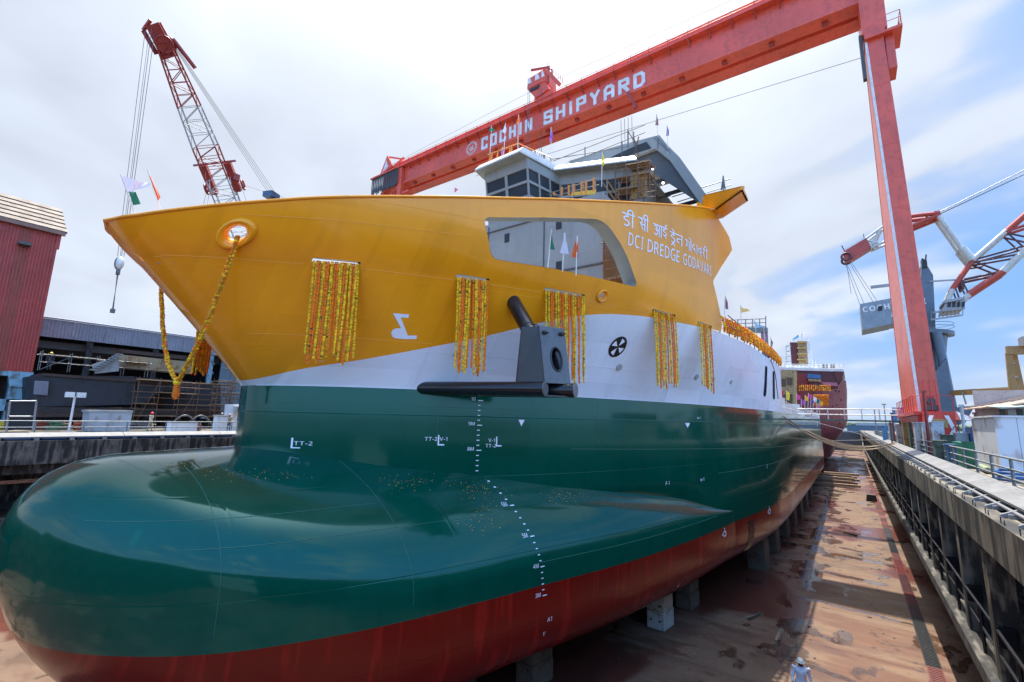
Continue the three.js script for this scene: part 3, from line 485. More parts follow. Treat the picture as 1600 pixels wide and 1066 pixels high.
// anchor bolster standing out from the side
{
  const A1 = V(-8.45, 1.0, -13.42), A0 = V(-13.6, 1.06, -12.5), B1 = V(-7.7, 0.98, -14.2), B0 = V(-12.6, 1.02, -13.3);
  const bol = mb().tube(A0, A1, 0.25, 24).tube(A0.clone(), A0.clone().add(V(-0.8, 0.06, 0.12)), 0.25, 24, 0.12).build('bolster_tube', M.black, ship);
  mb().tube(B0, B1, 0.25, 24).build('bolster_tube', M.black, ship);
  const capM = std([0.16, 0.17, 0.18], 0.5); const e = A1.clone().sub(A0).normalize(), f = B1.clone().sub(B0).normalize();
  mb().tube(A1, A1.clone().addScaledVector(e, 0.03), 0.255, 24).build('tube_end', capM, ship); mb().tube(B1, B1.clone().addScaledVector(f, 0.03), 0.255, 24).build('tube_end', capM, ship);
  mb().poly([A0.clone().add(V(0.3, -0.2, -0.2)), A1.clone().add(V(-0.1, -0.2, 0)), B1.clone().add(V(-0.1, -0.2, 0)), B0.clone().add(V(0, -0.2, 0))], 0.06, V(0, -1, 0)).build('bolster_plate', M.black, ship);
  // box with the hole for the anchor shank
  const T = (p, y, d = 0) => V(p.x + d, y, p.z);
  const fA = V(-8.5, 1.2, -13.45), fB = V(-7.95, 1.2, -14.25), iA = V(-9.6, 1.2, -13.25), iB = V(-9.0, 1.2, -14.0);
  const tA = 3.25, tB = 3.15;
  const box = mb();
  box.poly([iA, fA, T(fA, tA, -0.28), T(iA, tA, 0.2)], 0.05, V(0, 0, -1)).poly([fB, iB, T(iB, tB, 0.2), T(fB, tB, -0.28)], 0.05, V(0, 0, 1)).poly([T(fA, tA, -0.28), T(fB, tB, -0.28), T(iB, tB, 0.2), T(iA, tA, 0.2)], 0.05, V(0, -1, 0)).poly([iA, iB, T(iB, tB, 0.2), T(iA, tA, 0.2)], 0.05, V(1, 0, 0));
  box.build('anchor_box', M.black, ship);
  // outer panel with oval hole, as a shape in the panel plane
  const ex = fB.clone().sub(fA), wd = ex.length(); ex.normalize(); const ey = V(-0.28, tA - 1.2, 0), hh = ey.length(); ey.normalize(); const en = new THREE.Vector3().crossVectors(ex, ey); if (en.x < 0) en.negate();
  const sh = new THREE.Shape([[0, 0], [wd, 0], [wd, hh - 0.05], [0, hh]].map((p) => new THREE.Vector2(...p))); const ho = new THREE.Path(); ho.absellipse(wd * 0.55, hh * 0.42, 0.2, 0.42, 0, Math.PI * 2, true); sh.holes.push(ho);
  const pg = nonIdx(new THREE.ExtrudeGeometry(sh, { depth: 0.06, bevelEnabled: true, bevelSize: 0.012, bevelThickness: 0.012, bevelSegments: 2, curveSegments: 20 }));
  pg.applyMatrix4(new THREE.Matrix4().makeBasis(ex, ey, new THREE.Vector3().crossVectors(ex, ey)).setPosition(fA.clone().addScaledVector(en, 0.01)));
  const panelM = std([0.10, 0.105, 0.115], 0.25, 0.1, T_grime, 3);
  mesh('anchor_panel', boxUV(pg), panelM, ship);
  const lp = []; for (let i = 0; i <= 24; i++) { const a = i / 24 * 2 * Math.PI; lp.push(fA.clone().addScaledVector(ex, wd * 0.55 + 0.21 * Math.cos(a)).addScaledVector(ey, hh * 0.42 + 0.43 * Math.sin(a)).addScaledVector(en, 0.08)); }
  mb().path(lp, 0.035, 8, 60).build('hole_lip', M.black, ship);
  const hp = mb(); { const a = hit(803, 474), b = V(-9.0, 2.6, -13.75), e = a.clone().sub(b).normalize(); hp.tube(b, a.addScaledVector(e, 0.12), 0.29, 26, 0.29); } hp.build('hawse_pipe', M.black, ship);
  const sh2 = mb(); for (const t of [0.18, 0.86]) { const p = fA.clone().addScaledVector(ex, wd * t).addScaledVector(ey, hh - 0.25).addScaledVector(en, 0.1); sh2.box(p.x, p.y, p.z, 0.12, 0.12, 0.14).tube(p.clone().add(V(0, 0, 0.12)), p.clone().add(V(0.05, 0.02, -0.12)), 0.05, 8); } sh2.build('shackle', M.dark, ship);
  const lg = mb(); const c0 = V(-9.35, 3.1, -13.5); lg.path([c0, c0.clone().add(V(-0.1, 0.3, 0.05)), c0.clone().add(V(0.25, 0.3, 0)), c0.clone().add(V(0.4, 0.12, 0))], 0.02, 5).path([c0.clone().add(V(0.2, -0.1, 0)), c0.clone().add(V(0.15, 0.2, 0.05)), c0.clone().add(V(0.5, 0.2, 0)), c0.clone().add(V(0.55, -0.15, 0))], 0.02, 5); lg.build('lifting_eye', M.dark, ship);
}
// ------------------------------------------------------------------ goliath gantry crane
{
  const G = thing('gantry_crane', 'giant red goliath gantry crane lettered in white, spanning the dock above the ship', 'gantry crane');
  const ZN = -48, ZF = -51.9, xl = -66, xr = 3.75, yb = (x) => lerp(40.1, 38.85, (x + 61) / 62.6), yt = (x) => lerp(44.5, 43.95, (x + 66) / 70);
  const Q = (x, y, z) => V(x, y, z);
  const slab = (g, y0, y1, z0, z1, a = xl, b = xr) => { const n = 1; for (let i = 0; i < n; i++) { const c = [Q(a, y0(a), z0), Q(b, y0(b), z0), Q(b, y1(b), z0), Q(a, y1(a), z0)]; g.poly(c, Math.abs(z1 - z0), V(0, 0, Math.sign(z1 - z0))); } };
  const off = (f, d) => (x) => f(x) + d;
  const gd = mb(); slab(gd, off(yb, 0.35), yt, ZN - 0.25, ZN - 1.55); slab(gd, off(yb, 0.35), yt, ZF + 1.5, ZF + 0.1); gd.build('girder', M.crane, G);
  const fl = mb(); slab(fl, off(yb, 0), off(yb, 0.32), ZN, ZN - 1.7); slab(fl, off(yb, 0), off(yb, 0.32), ZF + 1.7, ZF); slab(fl, off(yt, -0.02), off(yt, 0.1), ZN - 0.1, ZN - 1.7); fl.build('flange', M.crane, G);
  const und = mb(); slab(und, off(yb, 0.9), off(yb, 1.3), ZN - 1.72, ZF + 1.72); und.build('girder_web', M.craneDark, G);
  for (let i = 0; i < 12; i++) { const x = lerp(-60, 0, i / 11); mb().span(x - 0.03, yb(x) + 0.36, ZN - 0.235, x + 0.03, yt(x) - 0.05, ZN - 0.26).build('web_seam', M.crane, G); }
  // crane walkway along the near face, with brackets and handrail
  const wk = mb(); wk.bar(Q(xl, yt(xl) - 1.25, ZN + 0.15), Q(xr, yt(xr) - 1.25, ZN + 0.15), 0.75, 0.08); wk.build('walkway', M.crane, G);
  for (let i = 0; i < 30; i++) { const x = lerp(-63, 2, i / 29); mb().bar(Q(x, yt(x) - 1.3, ZN + 0.5), Q(x, yt(x) - 2.0, ZN - 0.22), 0.12, 0.14).bar(Q(x, yt(x) - 1.25, ZN + 0.5), Q(x, yt(x) - 0.25, ZN + 0.5), 0.05, 0.05, V(0, 0, 1)).build('walkway_bracket', M.craneDark, G); }
  const hr = mb(); for (const d of [-0.25, -0.75]) hr.tube(Q(xl, yt(xl) + d, ZN + 0.5), Q(xr, yt(xr) + d, ZN + 0.5), 0.03, 6); hr.build('handrail', M.crane, G);
  // stepped block letters
  const strokes = { C: [[[1, .78], [1, 1], [0, 1], [0, 0], [1, 0], [1, .22]]], O: [[[0, 0], [0, 1], [1, 1], [1, 0], [0, 0]]], H: [[[0, 0], [0, 1]], [[1, 0], [1, 1]], [[0, .5], [1, .5]]], I: [[[.5, 0], [.5, 1]]], N: [[[0, 0], [0, 1]], [[1, 0], [1, 1]], [[0, 1], [1, 0]]], S: [[[1, .8], [1, 1], [0, 1], [0, .52], [1, .48], [1, 0], [0, 0], [0, .2]]], P: [[[0, 0], [0, 1], [1, 1], [1, .48], [0, .48]]], Y: [[[0, 1], [.5, .5]], [[1, 1], [.5, .5]], [[.5, .55], [.5, 0]]], A: [[[0, 0], [0, .8], [.25, 1], [.75, 1], [1, .8], [1, 0]], [[0, .4], [1, .4]]], R: [[[0, 0], [0, 1], [.9, 1], [1, .9], [1, .55], [0, .48]], [[.45, .5], [1, 0]]], D: [[[0, 0], [0, 1], [.75, 1], [1, .8], [1, .2], [.75, 0], [0, 0]]] };
  const letter = (ch, x, w, y, h, z) => {
    const g = mb(), t = 0.42; let k = 0;
    for (const st of strokes[ch]) for (let i = 0; i < st.length - 1; i++) { const P = ([a, b]) => Q(x + t / 2 + a * (w - t), y + t / 2 + b * (h - t), z + 0.02 + 0.003 * (k % 7)); const a = P(st[i]), b = P(st[i + 1]), d = b.clone().sub(a).normalize(); g.bar(a.clone().addScaledVector(d, -t * 0.36), b.clone().addScaledVector(d, t * 0.36), t, 0.03, V(0, 0, 1)); k++; }
    g.build('letter', M.whitePaint, G);
  };
  const words = [['COCHIN', -42.4, -33.0], ['SHIPYARD', -31.1, -16.7]];
  for (const [w, a, b] of words) { const W = w.includes('SH') ? [1, 1, .45, 1, 1, 1, 1, 1] : [1, 1, 1, 1, .45, 1], tot = W.reduce((p, q) => p + q, 0), gap = 0.5; const un = (b - a - gap * (w.length - 1)) / tot; let x = a; [...w].forEach((c, i) => { letter(c, x, W[i] * un, yb(x) + 0.45, 2.05, ZN - 0.23); x += W[i] * un + gap; }); }
  // round emblem: gear ring round a small ship outline
  { const cx = -44.4, cy = 41.3, g = mb(), z = ZN - 0.22; for (let i = 0; i < 24; i++) { const a = i / 24 * 2 * Math.PI; g.box(cx + 1.02 * Math.cos(a), cy + 1.02 * Math.sin(a), z, 0.16, 0.16, 0.03); } const ring = new THREE.TorusGeometry(0.82, 0.05, 4, 30).translate(cx, cy, z); g.add(ring); g.box(cx, cy - 0.15, z, 1.0, 0.16, 0.03).box(cx - 0.1, cy + 0.12, z, 0.7, 0.1, 0.03).box(cx + 0.18, cy + 0.3, z, 0.12, 0.3, 0.03).box(cx - 0.25, cy + 0.25, z, 0.1, 0.24, 0.03).box(cx, cy - 0.42, z, 0.6, 0.08, 0.03); g.build('emblem', M.whitePaint, G); }
  for (let i = 0; i < 14; i++) { const x = lerp(-58, 1, i / 13); mb().box(x, yb(x) - 0.14, ZN - 0.9, 0.5, 0.28, 0.5).build('flood_light', M.craneDark, G); }
  // right hand leg: box leg that widens towards the rail
  const leg = mb(), L = (y) => ({ n: -48, f: lerp(-62, -50.4, y / 34) }), a = L(0.9), b = L(34.6);
  const EL = (y) => lerp(4.38, 3.75, y / 35), ER = (y) => EL(y) + 1.32, xL = 3.72, xR = 5.1;
  const y0 = 0.9, y1 = 34.6;
  leg.poly([Q(EL(y0), y0, a.n), Q(ER(y0), y0, a.n), Q(ER(y1), y1, b.n), Q(EL(y1), y1, b.n)], 0.06, V(0, 0, -1)).poly([Q(EL(y0) + 0.03, y0, a.f), Q(EL(y0) + 0.03, y0, a.n - 0.06), Q(EL(y1) + 0.03, y1, b.n - 0.06), Q(EL(y1) + 0.03, y1, b.f)], 0.06, V(1, 0, 0)).poly([Q(ER(y0) - 0.03, y0, a.f), Q(ER(y0) - 0.03, y0, a.n - 0.06), Q(ER(y1) - 0.03, y1, b.n - 0.06), Q(ER(y1) - 0.03, y1, b.f)], 0.06, V(-1, 0, 0)).poly([Q(EL(y0), y0, a.f), Q(ER(y0), y0, a.f), Q(ER(y1), y1, b.f), Q(EL(y1), y1, b.f)], 0.06, V(0, 0, 1));
  leg.build('leg', M.crane, G);
  mb().poly([Q(EL(y0) - 0.02, y0, a.n + 0.03), Q(EL(y0) + 0.16, y0, a.n + 0.03), Q(EL(y1) + 0.16, 34.5, b.n + 0.03), Q(EL(y1) - 0.02, 34.5, b.n + 0.03)], 0.05, V(0, 0, -1)).build('leg_edge_strip', M.whitePaint, G);
  for (let i = 1; i < 6; i++) { const y = 0.9 + i * 5.8; mb().span(EL(y) + 0.2, y - 0.03, -47.985, ER(y) - 0.01, y + 0.03, -48.04).build('leg_seam', M.crane, G); }
  const ldr = mb(); for (let y = 1; y < 33; y += 0.6) ldr.tube(Q(ER(y) + 0.1, y, -49.2), Q(ER(y) + 0.1, y, -49.65), 0.025, 5); for (const d of [-49.2, -49.65]) ldr.tube(Q(ER(1) + 0.1, 1, d), Q(ER(33.5) + 0.1, 33.5, d), 0.03, 5); ldr.build('leg_ladder', M.craneDark, G);
  // leg head and inspection platform
  mb().span(xL - 0.1, 35.2, -47.8, xR + 0.3, 47, -51.2).build('leg_head', M.crane, G);
  const pf = mb().span(xL, 34.55, -47.6, xR + 0.1, 35.2, -51); pf.span(xL + 0.25, 35.2, -47.75, xL + 0.6, 35.6, -47.9).span(xR - 0.5, 35.2, -47.75, xR - 0.15, 35.6, -47.9); pf.build('leg_collar', M.crane, G);
  const pl = mb().span(xR + 0.1, 34.7, -47.8, xR + 1.3, 34.95, -50.8).span(xR + 0.1, 31.4, -48.4, xR + 0.7, 34.7, -50.4); pl.build('leg_platform', M.crane, G);
  const pr = mb(); for (const z of [-47.9, -49.3, -50.7]) pr.tube(Q(xR + 1.25, 34.95, z), Q(xR + 1.25, 36.4, z), 0.035, 6); for (const y of [35.7, 36.4]) pr.tube(Q(xR + 1.25, y, -47.9), Q(xR + 1.25, y, -50.7), 0.03, 6).tube(Q(xR + 0.2, y, -47.85), Q(xR + 1.25, y, -47.85), 0.03, 6); pr.build('platform_rail', M.crane, G);
  mb().span(xL - 0.35, 31, -48.1, xL - 0.1, 35.5, -48.6).build('ladder_cage', M.greyDark, G);
  // sill with bogies
  const red = std([0.60, 0.035, 0.018], 0.4, 0, T_grime, 4), SL = 4.15, SR = 5.95;
  const sill = mb().span(SL, -0.5, -47.4, SR, 0.9, -63).span(SL - 0.2, 0.92, -47.0, SR + 0.35, 1.2, -63.2).span(SL + 0.25, 0.1, -47.0, SR - 0.2, 0.75, -47.4).poly([Q(4.62, 1.25, -47.6), Q(5.55, 1.25, -47.6), Q(5.3, 2.4, -47.95), Q(4.85, 2.4, -47.95)], 0.1, V(0, 0, -1)); sill.build('sill_beam', red, G);
  for (const z of [-48.3, -51, -59.4, -62.1]) mb().span(SL + 0.15, -1.85, z - 0.9, SR - 0.15, -0.5, z + 0.9).build('bogie', red, G);
  mb().tube(Q(5.1, 2.0, -47.5), Q(5.1, 2.0, -47.3), 0.26, 18).box(5.1, 1.5, -47.4, 0.8, 0.4, 0.2).build('cable_reel', M.greyDark, G);
  const hrl = mb(); for (const y of [1.8, 2.4]) hrl.tube(Q(SL - 0.15, y, -47.2), Q(SL - 0.15, y, -62.6), 0.03, 6); for (let z = -47.2; z > -63; z -= 1.7) hrl.tube(Q(SL - 0.15, 1.2, z), Q(SL - 0.15, 2.4, z), 0.03, 6); hrl.tube(Q(SL - 0.15, 2.4, -47.1), Q(SR + 0.3, 2.4, -47.1), 0.025, 6).tube(Q(SR + 0.3, 1.2, -47.1), Q(SR + 0.3, 2.4, -47.1), 0.03, 6); for (let i = 0; i < 3; i++) hrl.path([Q(4.75 + i * 0.35, 1.2, -47.2), Q(4.75 + i * 0.35, 3.4, -47.5), Q(4.85 + i * 0.35, 3.6, -47.9)], 0.03, 5); hrl.build('sill_handrail', red, G);
  // buffer guard with red and white chevrons and a yellow plate
  { const z = -46.2, p = atZ(1447, 690, z), q = atZ(1492, 645, z), bg = mb().span(p.x, -1.5, z, q.x, q.y, z - 0.9).build('buffer_guard', red, G), w = q.x - p.x, h = q.y + 1.5, U = (a, b) => Q(p.x + a * w, -1.5 + b * h, z + 0.012);
    for (const l of [[[0.06, 0.62], [0.2, 0.92], [0.34, 0.92], [0.14, 0.5]], [[0.94, 0.62], [0.8, 0.92], [0.66, 0.92], [0.86, 0.5]], [[0.06, 0.06], [0.06, 0.3], [0.42, 0.86], [0.52, 0.86]].slice(0, 0), [[0.52, 0.06], [0.66, 0.06], [0.94, 0.44], [0.94, 0.66]], [[0.48, 0.06], [0.34, 0.06], [0.06, 0.44], [0.06, 0.66]]]) if (l.length) mb().poly(l.map(([a, b]) => U(a, b)), 0.02, V(0, 0, 1)).build('stripe', M.whitePaint, bg);
    mb().poly([U(0.3, 0.58), U(0.74, 0.58), U(0.74, 0.82), U(0.3, 0.82)], 0.05, V(0, 0, 1)).build('plate', std([0.42, 0.26, 0.07], 0.6), bg); }
  // far leg (mostly behind the ship), festoon of cable loops and end platform
  const fl2 = mb().bar(Q(-63, 39.5, -49), Q(-64, -2.1, -44), 1.1, 1.2).bar(Q(-63, 39.5, -51), Q(-64, -2.1, -57), 1.1, 1.2).bar(Q(-64, -1.2, -43), Q(-64, -1.2, -58), 1.0, 1.2); fl2.build('far_leg', M.crane, G);
  for (let i = 0; i < 15; i++) { const x = lerp(-68, -61.2, i / 14), g = mb(); const pts = [Q(x - 0.16, 42.9, ZN + 0.62), Q(x - 0.2, 41.2, ZN + 0.62), Q(x, 39.4 + (i % 3) * 0.25, ZN + 0.62), Q(x + 0.2, 41.2, ZN + 0.62), Q(x + 0.16, 42.9, ZN + 0.62)]; g.path(pts, 0.1, 6, 16); g.box(x, 43.0, ZN + 0.62, 0.34, 0.3, 0.3); g.build('cable_loop', M.greyDark, G); }
  const ep = mb().span(-68.5, 42.9, ZN + 0.9, -61, 43.15, ZN + 0.2).span(-66.2, 38.3, ZN + 0.1, -65.2, 39.9, ZN - 1.5).span(-61.2, 37.6, ZN + 0.4, -60.2, 43, ZN - 0.2).span(-60.2, 38, ZN + 0.2, -58.4, 38.4, ZN - 1); ep.build('end_platform', M.crane, G);
  const tri = mb(); tri.poly([Q(-66.8, 43.3, -47.8), Q(-63.2, 44.4, -47.8), Q(-64.9, 47, -47.8)], 0.25, V(0, 0, -1)); tri.bar(Q(-63.2, 44.4, -48.2), Q(-61, 45.6, -48.6), 0.3, 0.3).bar(Q(-64.9, 46.8, -48.2), Q(-61.4, 45.4, -48.6), 0.25, 0.25); const te = tri.build('end_trestle', M.crane, G);
  mb().poly([Q(-66.0, 43.75, -47.77), Q(-64.3, 44.4, -47.77), Q(-65.0, 46.0, -47.77)], 0.03, V(0, 0, 1)).build('panel', M.whitePaint, te);
  // trolley house on top of the girder with its small service jib
  const th = mb(); th.poly([Q(-34.3, 47.3, -48.6), Q(-31.2, 47.3, -48.6), Q(-31.2, 49.2, -48.6), Q(-34.2, 48.9, -48.6)], 3, V(0, 0, -1)).poly([Q(-34.2, 47.3, -48.7), Q(-31.3, 47.3, -48.7), Q(-30.6, 45.8, -48.7), Q(-32.9, 45.3, -48.7)], 2.6, V(0, 0, -1)); th.span(-33.2, 44.2, -48.9, -30, 45.8, -51); const tr = th.build('trolley', M.crane, G);
  for (const [x0, x1] of [[-34.2, -33.5], [-32.9, -32.1], [-31.8, -31.25]]) mb().poly([Q(x0, 48.0, -48.57), Q(x1, 48.0, -48.57), Q(x1 - 0.3, 48.95, -48.57), Q(x0 - 0.02, 48.85, -48.57)], 0.03, V(0, 0, 1)).build('stripe', M.whitePaint, tr);
  mb().poly([Q(-33.9, 46.6, -48.66), Q(-32.3, 46.6, -48.66), Q(-32.1, 47.1, -48.66), Q(-34.0, 47.1, -48.66)], 0.03, V(0, 0, 1)).build('cab_window', M.dark, tr);
  const jb = mb().bar(Q(-30.9, 47, -49), Q(-30.9, 49.6, -49), 0.25, 0.25).bar(Q(-30.8, 49.5, -49), Q(-33.9, 50.5, -49), 0.25, 0.25).path([Q(-30.9, 49.3, -49), Q(-30.4, 49.0, -49), Q(-30.3, 48, -49)], 0.12); jb.build('service_jib', M.craneDark, tr);
  const st = mb().bar(Q(-31, 48.8, -48.55), Q(-28.6, 45.2, -48.4), 0.5, 0.1, V(0, 0, 1)); for (let i = 0; i < 8; i++) { const t = i / 7, p = Q(lerp(-30.6, -28.2, t), lerp(48.9, 45.3, t), -48.3); st.tube(p, p.clone().add(V(0, 0.8, 0)), 0.04, 6); } st.build('stair', M.crane, tr);
  const rp = mb(); for (const [x, z] of [[-33.0, -48.9], [-32.7, -48.9], [-32.0, -50.6], [-31.7, -50.6]]) rp.tube(Q(x, 46.4, z + 1.9), Q(x, 14, z + 1.9), 0.035, 5); for (const x of [-21.6, -21.1, -20.6, -20.1]) rp.tube(Q(x, 39.5, -52.5), Q(x, 14, -52.5), 0.03, 5); rp.build('hoist_rope', M.wire, G);
  const aw = mb().tube(Q(-34, 47.5, -49.5), Q(-66, 46.2, -49.5), 0.025, 4).tube(Q(-30, 47.5, -49.5), Q(3, 46.5, -49.5), 0.025, 4).tube(Q(-45, 37.6, -50), Q(3.6, 34.5, -50), 0.03, 4); aw.build('stay_wire', M.wire, G);
  const hk = mb().bar(Q(-18.8, 39.4, ZN + 0.1), Q(-17.9, 37.4, ZN + 0.1), 0.3, 0.3).box(-17.9, 37.1, ZN + 0.1, 0.4, 0.5, 0.4); hk.build('signal_lamp', M.craneDark, G);
}
// ------------------------------------------------------------------ lattice jib crane on the far quay
{
  const C = thing('lattice_crane', 'tall lattice jib crane with red head and grey boom behind the yellow bow', 'crane');
  const tip = atX(252, 58, -52), low = atX(357, 318, -58), dir = low.clone().sub(tip), foot = tip.clone().addScaledVector(dir, 2.25);
  const len = foot.distanceTo(tip); dir.normalize();
  const side = new THREE.Vector3().crossVectors(dir, V(-0.75, 0.2, -0.6)).normalize(), nrm = new THREE.Vector3().crossVectors(side, dir).normalize();
  const W = (s) => lerp(0.55, 1.12, clamp(s / 9, 0, 1)), D = (s) => lerp(0.4, 0.85, clamp(s / 9, 0, 1));
  const P = (s, a, b) => tip.clone().addScaledVector(dir, s).addScaledVector(side, a * W(s)).addScaledVector(nrm, b * D(s));
  const greyB = std([0.42, 0.44, 0.46], 0.5), redB = std([0.30, 0.03, 0.025], 0.5);
  const seg = [[0.5, 6.2, redB], [6.2, 10.2, greyB], [10.2, 13.6, redB], [13.6, len, greyB]];
  for (const [s0, s1, mat] of seg) {
    const ch = mb(), lc = mb(); for (const a of [-1, 1]) for (const b of [-1, 1]) ch.tube(P(s0, a, b), P(s1, a, b), 0.085, 7);
    const step = 1.15, n = Math.max(1, Math.round((s1 - s0) / step)); for (let i = 0; i < n; i++) { const u = lerp(s0, s1, i / n), v = lerp(s0, s1, (i + 1) / n), f = i % 2 ? 1 : -1; for (const b of [-1, 1]) lc.tube(P(u, -f, b), P(v, f, b), 0.042, 5).tube(P(u, -1, b), P(u, 1, b), 0.035, 5); for (const a of [-1, 1]) lc.tube(P(u, a, -f), P(v, a, f), 0.042, 5); }
    ch.build('chord', mat, C); lc.build('lacing', mat, C);
  }
  const hd = mb().poly([P(-0.9, -1.6, -0.6), P(-1.2, 0.6, -0.6), P(1.6, 1.1, -0.6), P(1.9, -1.0, -0.6)], 0.1, nrm).poly([P(-0.9, -1.6, 1.2), P(-1.2, 0.6, 1.2), P(1.6, 1.1, 1.2), P(1.9, -1.0, 1.2)], 0.1, nrm).bar(P(-0.9, -1.5, -0.6), P(-0.9, -1.5, 1.2), 0.3, 0.3).bar(P(-0.6, -2.4, 0.2), P(1.4, -1.6, 0.2), 0.25, 0.35).bar(P(-0.6, -2.4, 0.2), P(-1.4, -0.6, 0.2), 0.25, 0.3).bar(P(0.2, 1.6, 0.2), P(2.8, 2.6, 0.2), 0.3, 0.25); const head = hd.build('boom_head', redB, C);
  for (const b of [-0.85, 1.5]) { const c = P(0.6, 0.2, b); const g = new THREE.TorusGeometry(0.72, 0.1, 8, 26); const m4 = new THREE.Matrix4().makeBasis(dir, side, nrm.clone().negate()).setPosition(c); g.applyMatrix4(m4); const g2 = new THREE.CylinderGeometry(0.7, 0.7, 0.06, 24).rotateX(Math.PI / 2).applyMatrix4(m4); mb().add(g).add(g2).build('sheave', redB, head); }
  // winches on the boom
  const ws = 25.2 / 27 * (low.distanceTo(tip)) ; for (const a of [-1.15, 1.15]) { const g = mb(); g.bar(P(ws - 3.2, a, 1.2), P(ws + 0.1, a, 1.2), 0.75, 0.9, nrm); g.build('winch_frame', redB, C); const c = P(ws - 0.5, a * 1.55, 1.5), m4 = new THREE.Matrix4().makeBasis(dir, nrm, side).setPosition(c), t = new THREE.TorusGeometry(0.55, 0.12, 8, 22).applyMatrix4(m4), k = mb().add(t); for (let i = 0; i < 3; i++) { const e = i * Math.PI / 3; k.tube(c.clone().addScaledVector(dir, 0.5 * Math.cos(e)).addScaledVector(nrm, 0.5 * Math.sin(e)), c.clone().addScaledVector(dir, -0.5 * Math.cos(e)).addScaledVector(nrm, -0.5 * Math.sin(e)), 0.05, 5); } k.build('winch_drum', redB, C); }
  mb().bar(P(ws - 3.3, -2, 1.2), P(ws - 3.3, 2, 1.2), 0.12, 0.2).box(...P(14.0, 1.4, 1).toArray(), 0.7, 0.8, 0.7).build('winch_beam', redB, C);
  // body, hidden behind the bow
  mb().box(foot.x - 1.5, 2.8, foot.z - 2.5, 5.5, 4.2, 7, 0.5).build('machinery_house', std([0.05, 0.10, 0.2], 0.5), C); mb().tube(V(foot.x, GROUND, foot.z), V(foot.x, 1, foot.z), 1.9, 18).build('slew_base', M.steel, C);
  const ap = atX(424, 306, -66); mb().bar(V(foot.x - 2, 4.6, foot.z - 4), ap.clone().add(V(0, 0.1, 0)), 0.5, 0.5).bar(V(foot.x - 4, 4.6, foot.z - 5), ap.clone().add(V(-0.8, 0, -0.8)), 0.5, 0.5).box(ap.x, ap.y, ap.z, 1.6, 0.8, 1.6, 0.4).build('a_frame', std([0.05, 0.10, 0.2], 0.5), C);
  const rp = mb(); for (let i = 0; i < 4; i++) { const o = V(-0.3 + 0.25 * i, 0, -0.25 * i); rp.tube(P(0.3, 0.9 + 0.12 * i, 1), ap.clone().add(o), 0.022, 4); } rp.build('luffing_rope', M.wire, C);
  const tail = mb(); tail.tube(P(ws - 0.6, 1.6, 1.5), atX(484, 322, -66), 0.02, 4).tube(P(ws - 0.8, 1.6, 1.5), atX(390, 330, -60), 0.02, 4).tube(P(ws - 0.6, -1.7, 1.5), atX(316, 330, -57), 0.02, 4).tube(P(ws - 0.6, -1.4, 1.5), atX(322, 330, -57), 0.02, 4); tail.build('winch_rope', M.wire, C);
  // hook block with black and white stripes
  const hb = atX(187, 411, -52), tb = P(-0.7, -1.2, 0.2), hr = mb(); for (const [dx, dz] of [[-0.3, 0], [-0.1, 0.35], [0.25, -0.3], [0.45, 0]]) hr.tube(tb.clone().add(V(dx, 0, dz)), V(hb.x + dx * 0.6, hb.y + 0.6, hb.z + dz * 0.6), 0.022, 4); hr.build('hoist_rope', M.wire, C);
  const HBk = mb().add(new THREE.SphereGeometry(0.55, 20, 14).scale(1, 1.15, 0.55).translate(hb.x, hb.y, hb.z)).build('hook_block', M.whitePaint, C);
  for (const dx of [-0.3, 0.08]) mb().add(new THREE.SphereGeometry(0.556, 20, 14).scale(0.3, 1.14, 0.57).translate(hb.x + dx, hb.y, hb.z)).build('stripe', M.black, HBk);
  const hs = atX(176, 486, -52), sl = mb(); sl.box(hb.x, hb.y - 0.85, hb.z, 0.3, 0.5, 0.25).bar(V(hb.x - 0.35, hb.y - 1.0, hb.z), V(hb.x + 0.35, hb.y - 1.0, hb.z), 0.1, 0.12); for (const d of [-0.22, 0, 0.2]) sl.tube(V(hb.x + d, hb.y - 1.0, hb.z), V(hs.x + d * 0.4, hs.y, hs.z + d * 0.3), 0.025, 5); sl.box(hs.x, hs.y, hs.z, 0.3, 0.35, 0.3); sl.build('sling', M.wire, C);
}
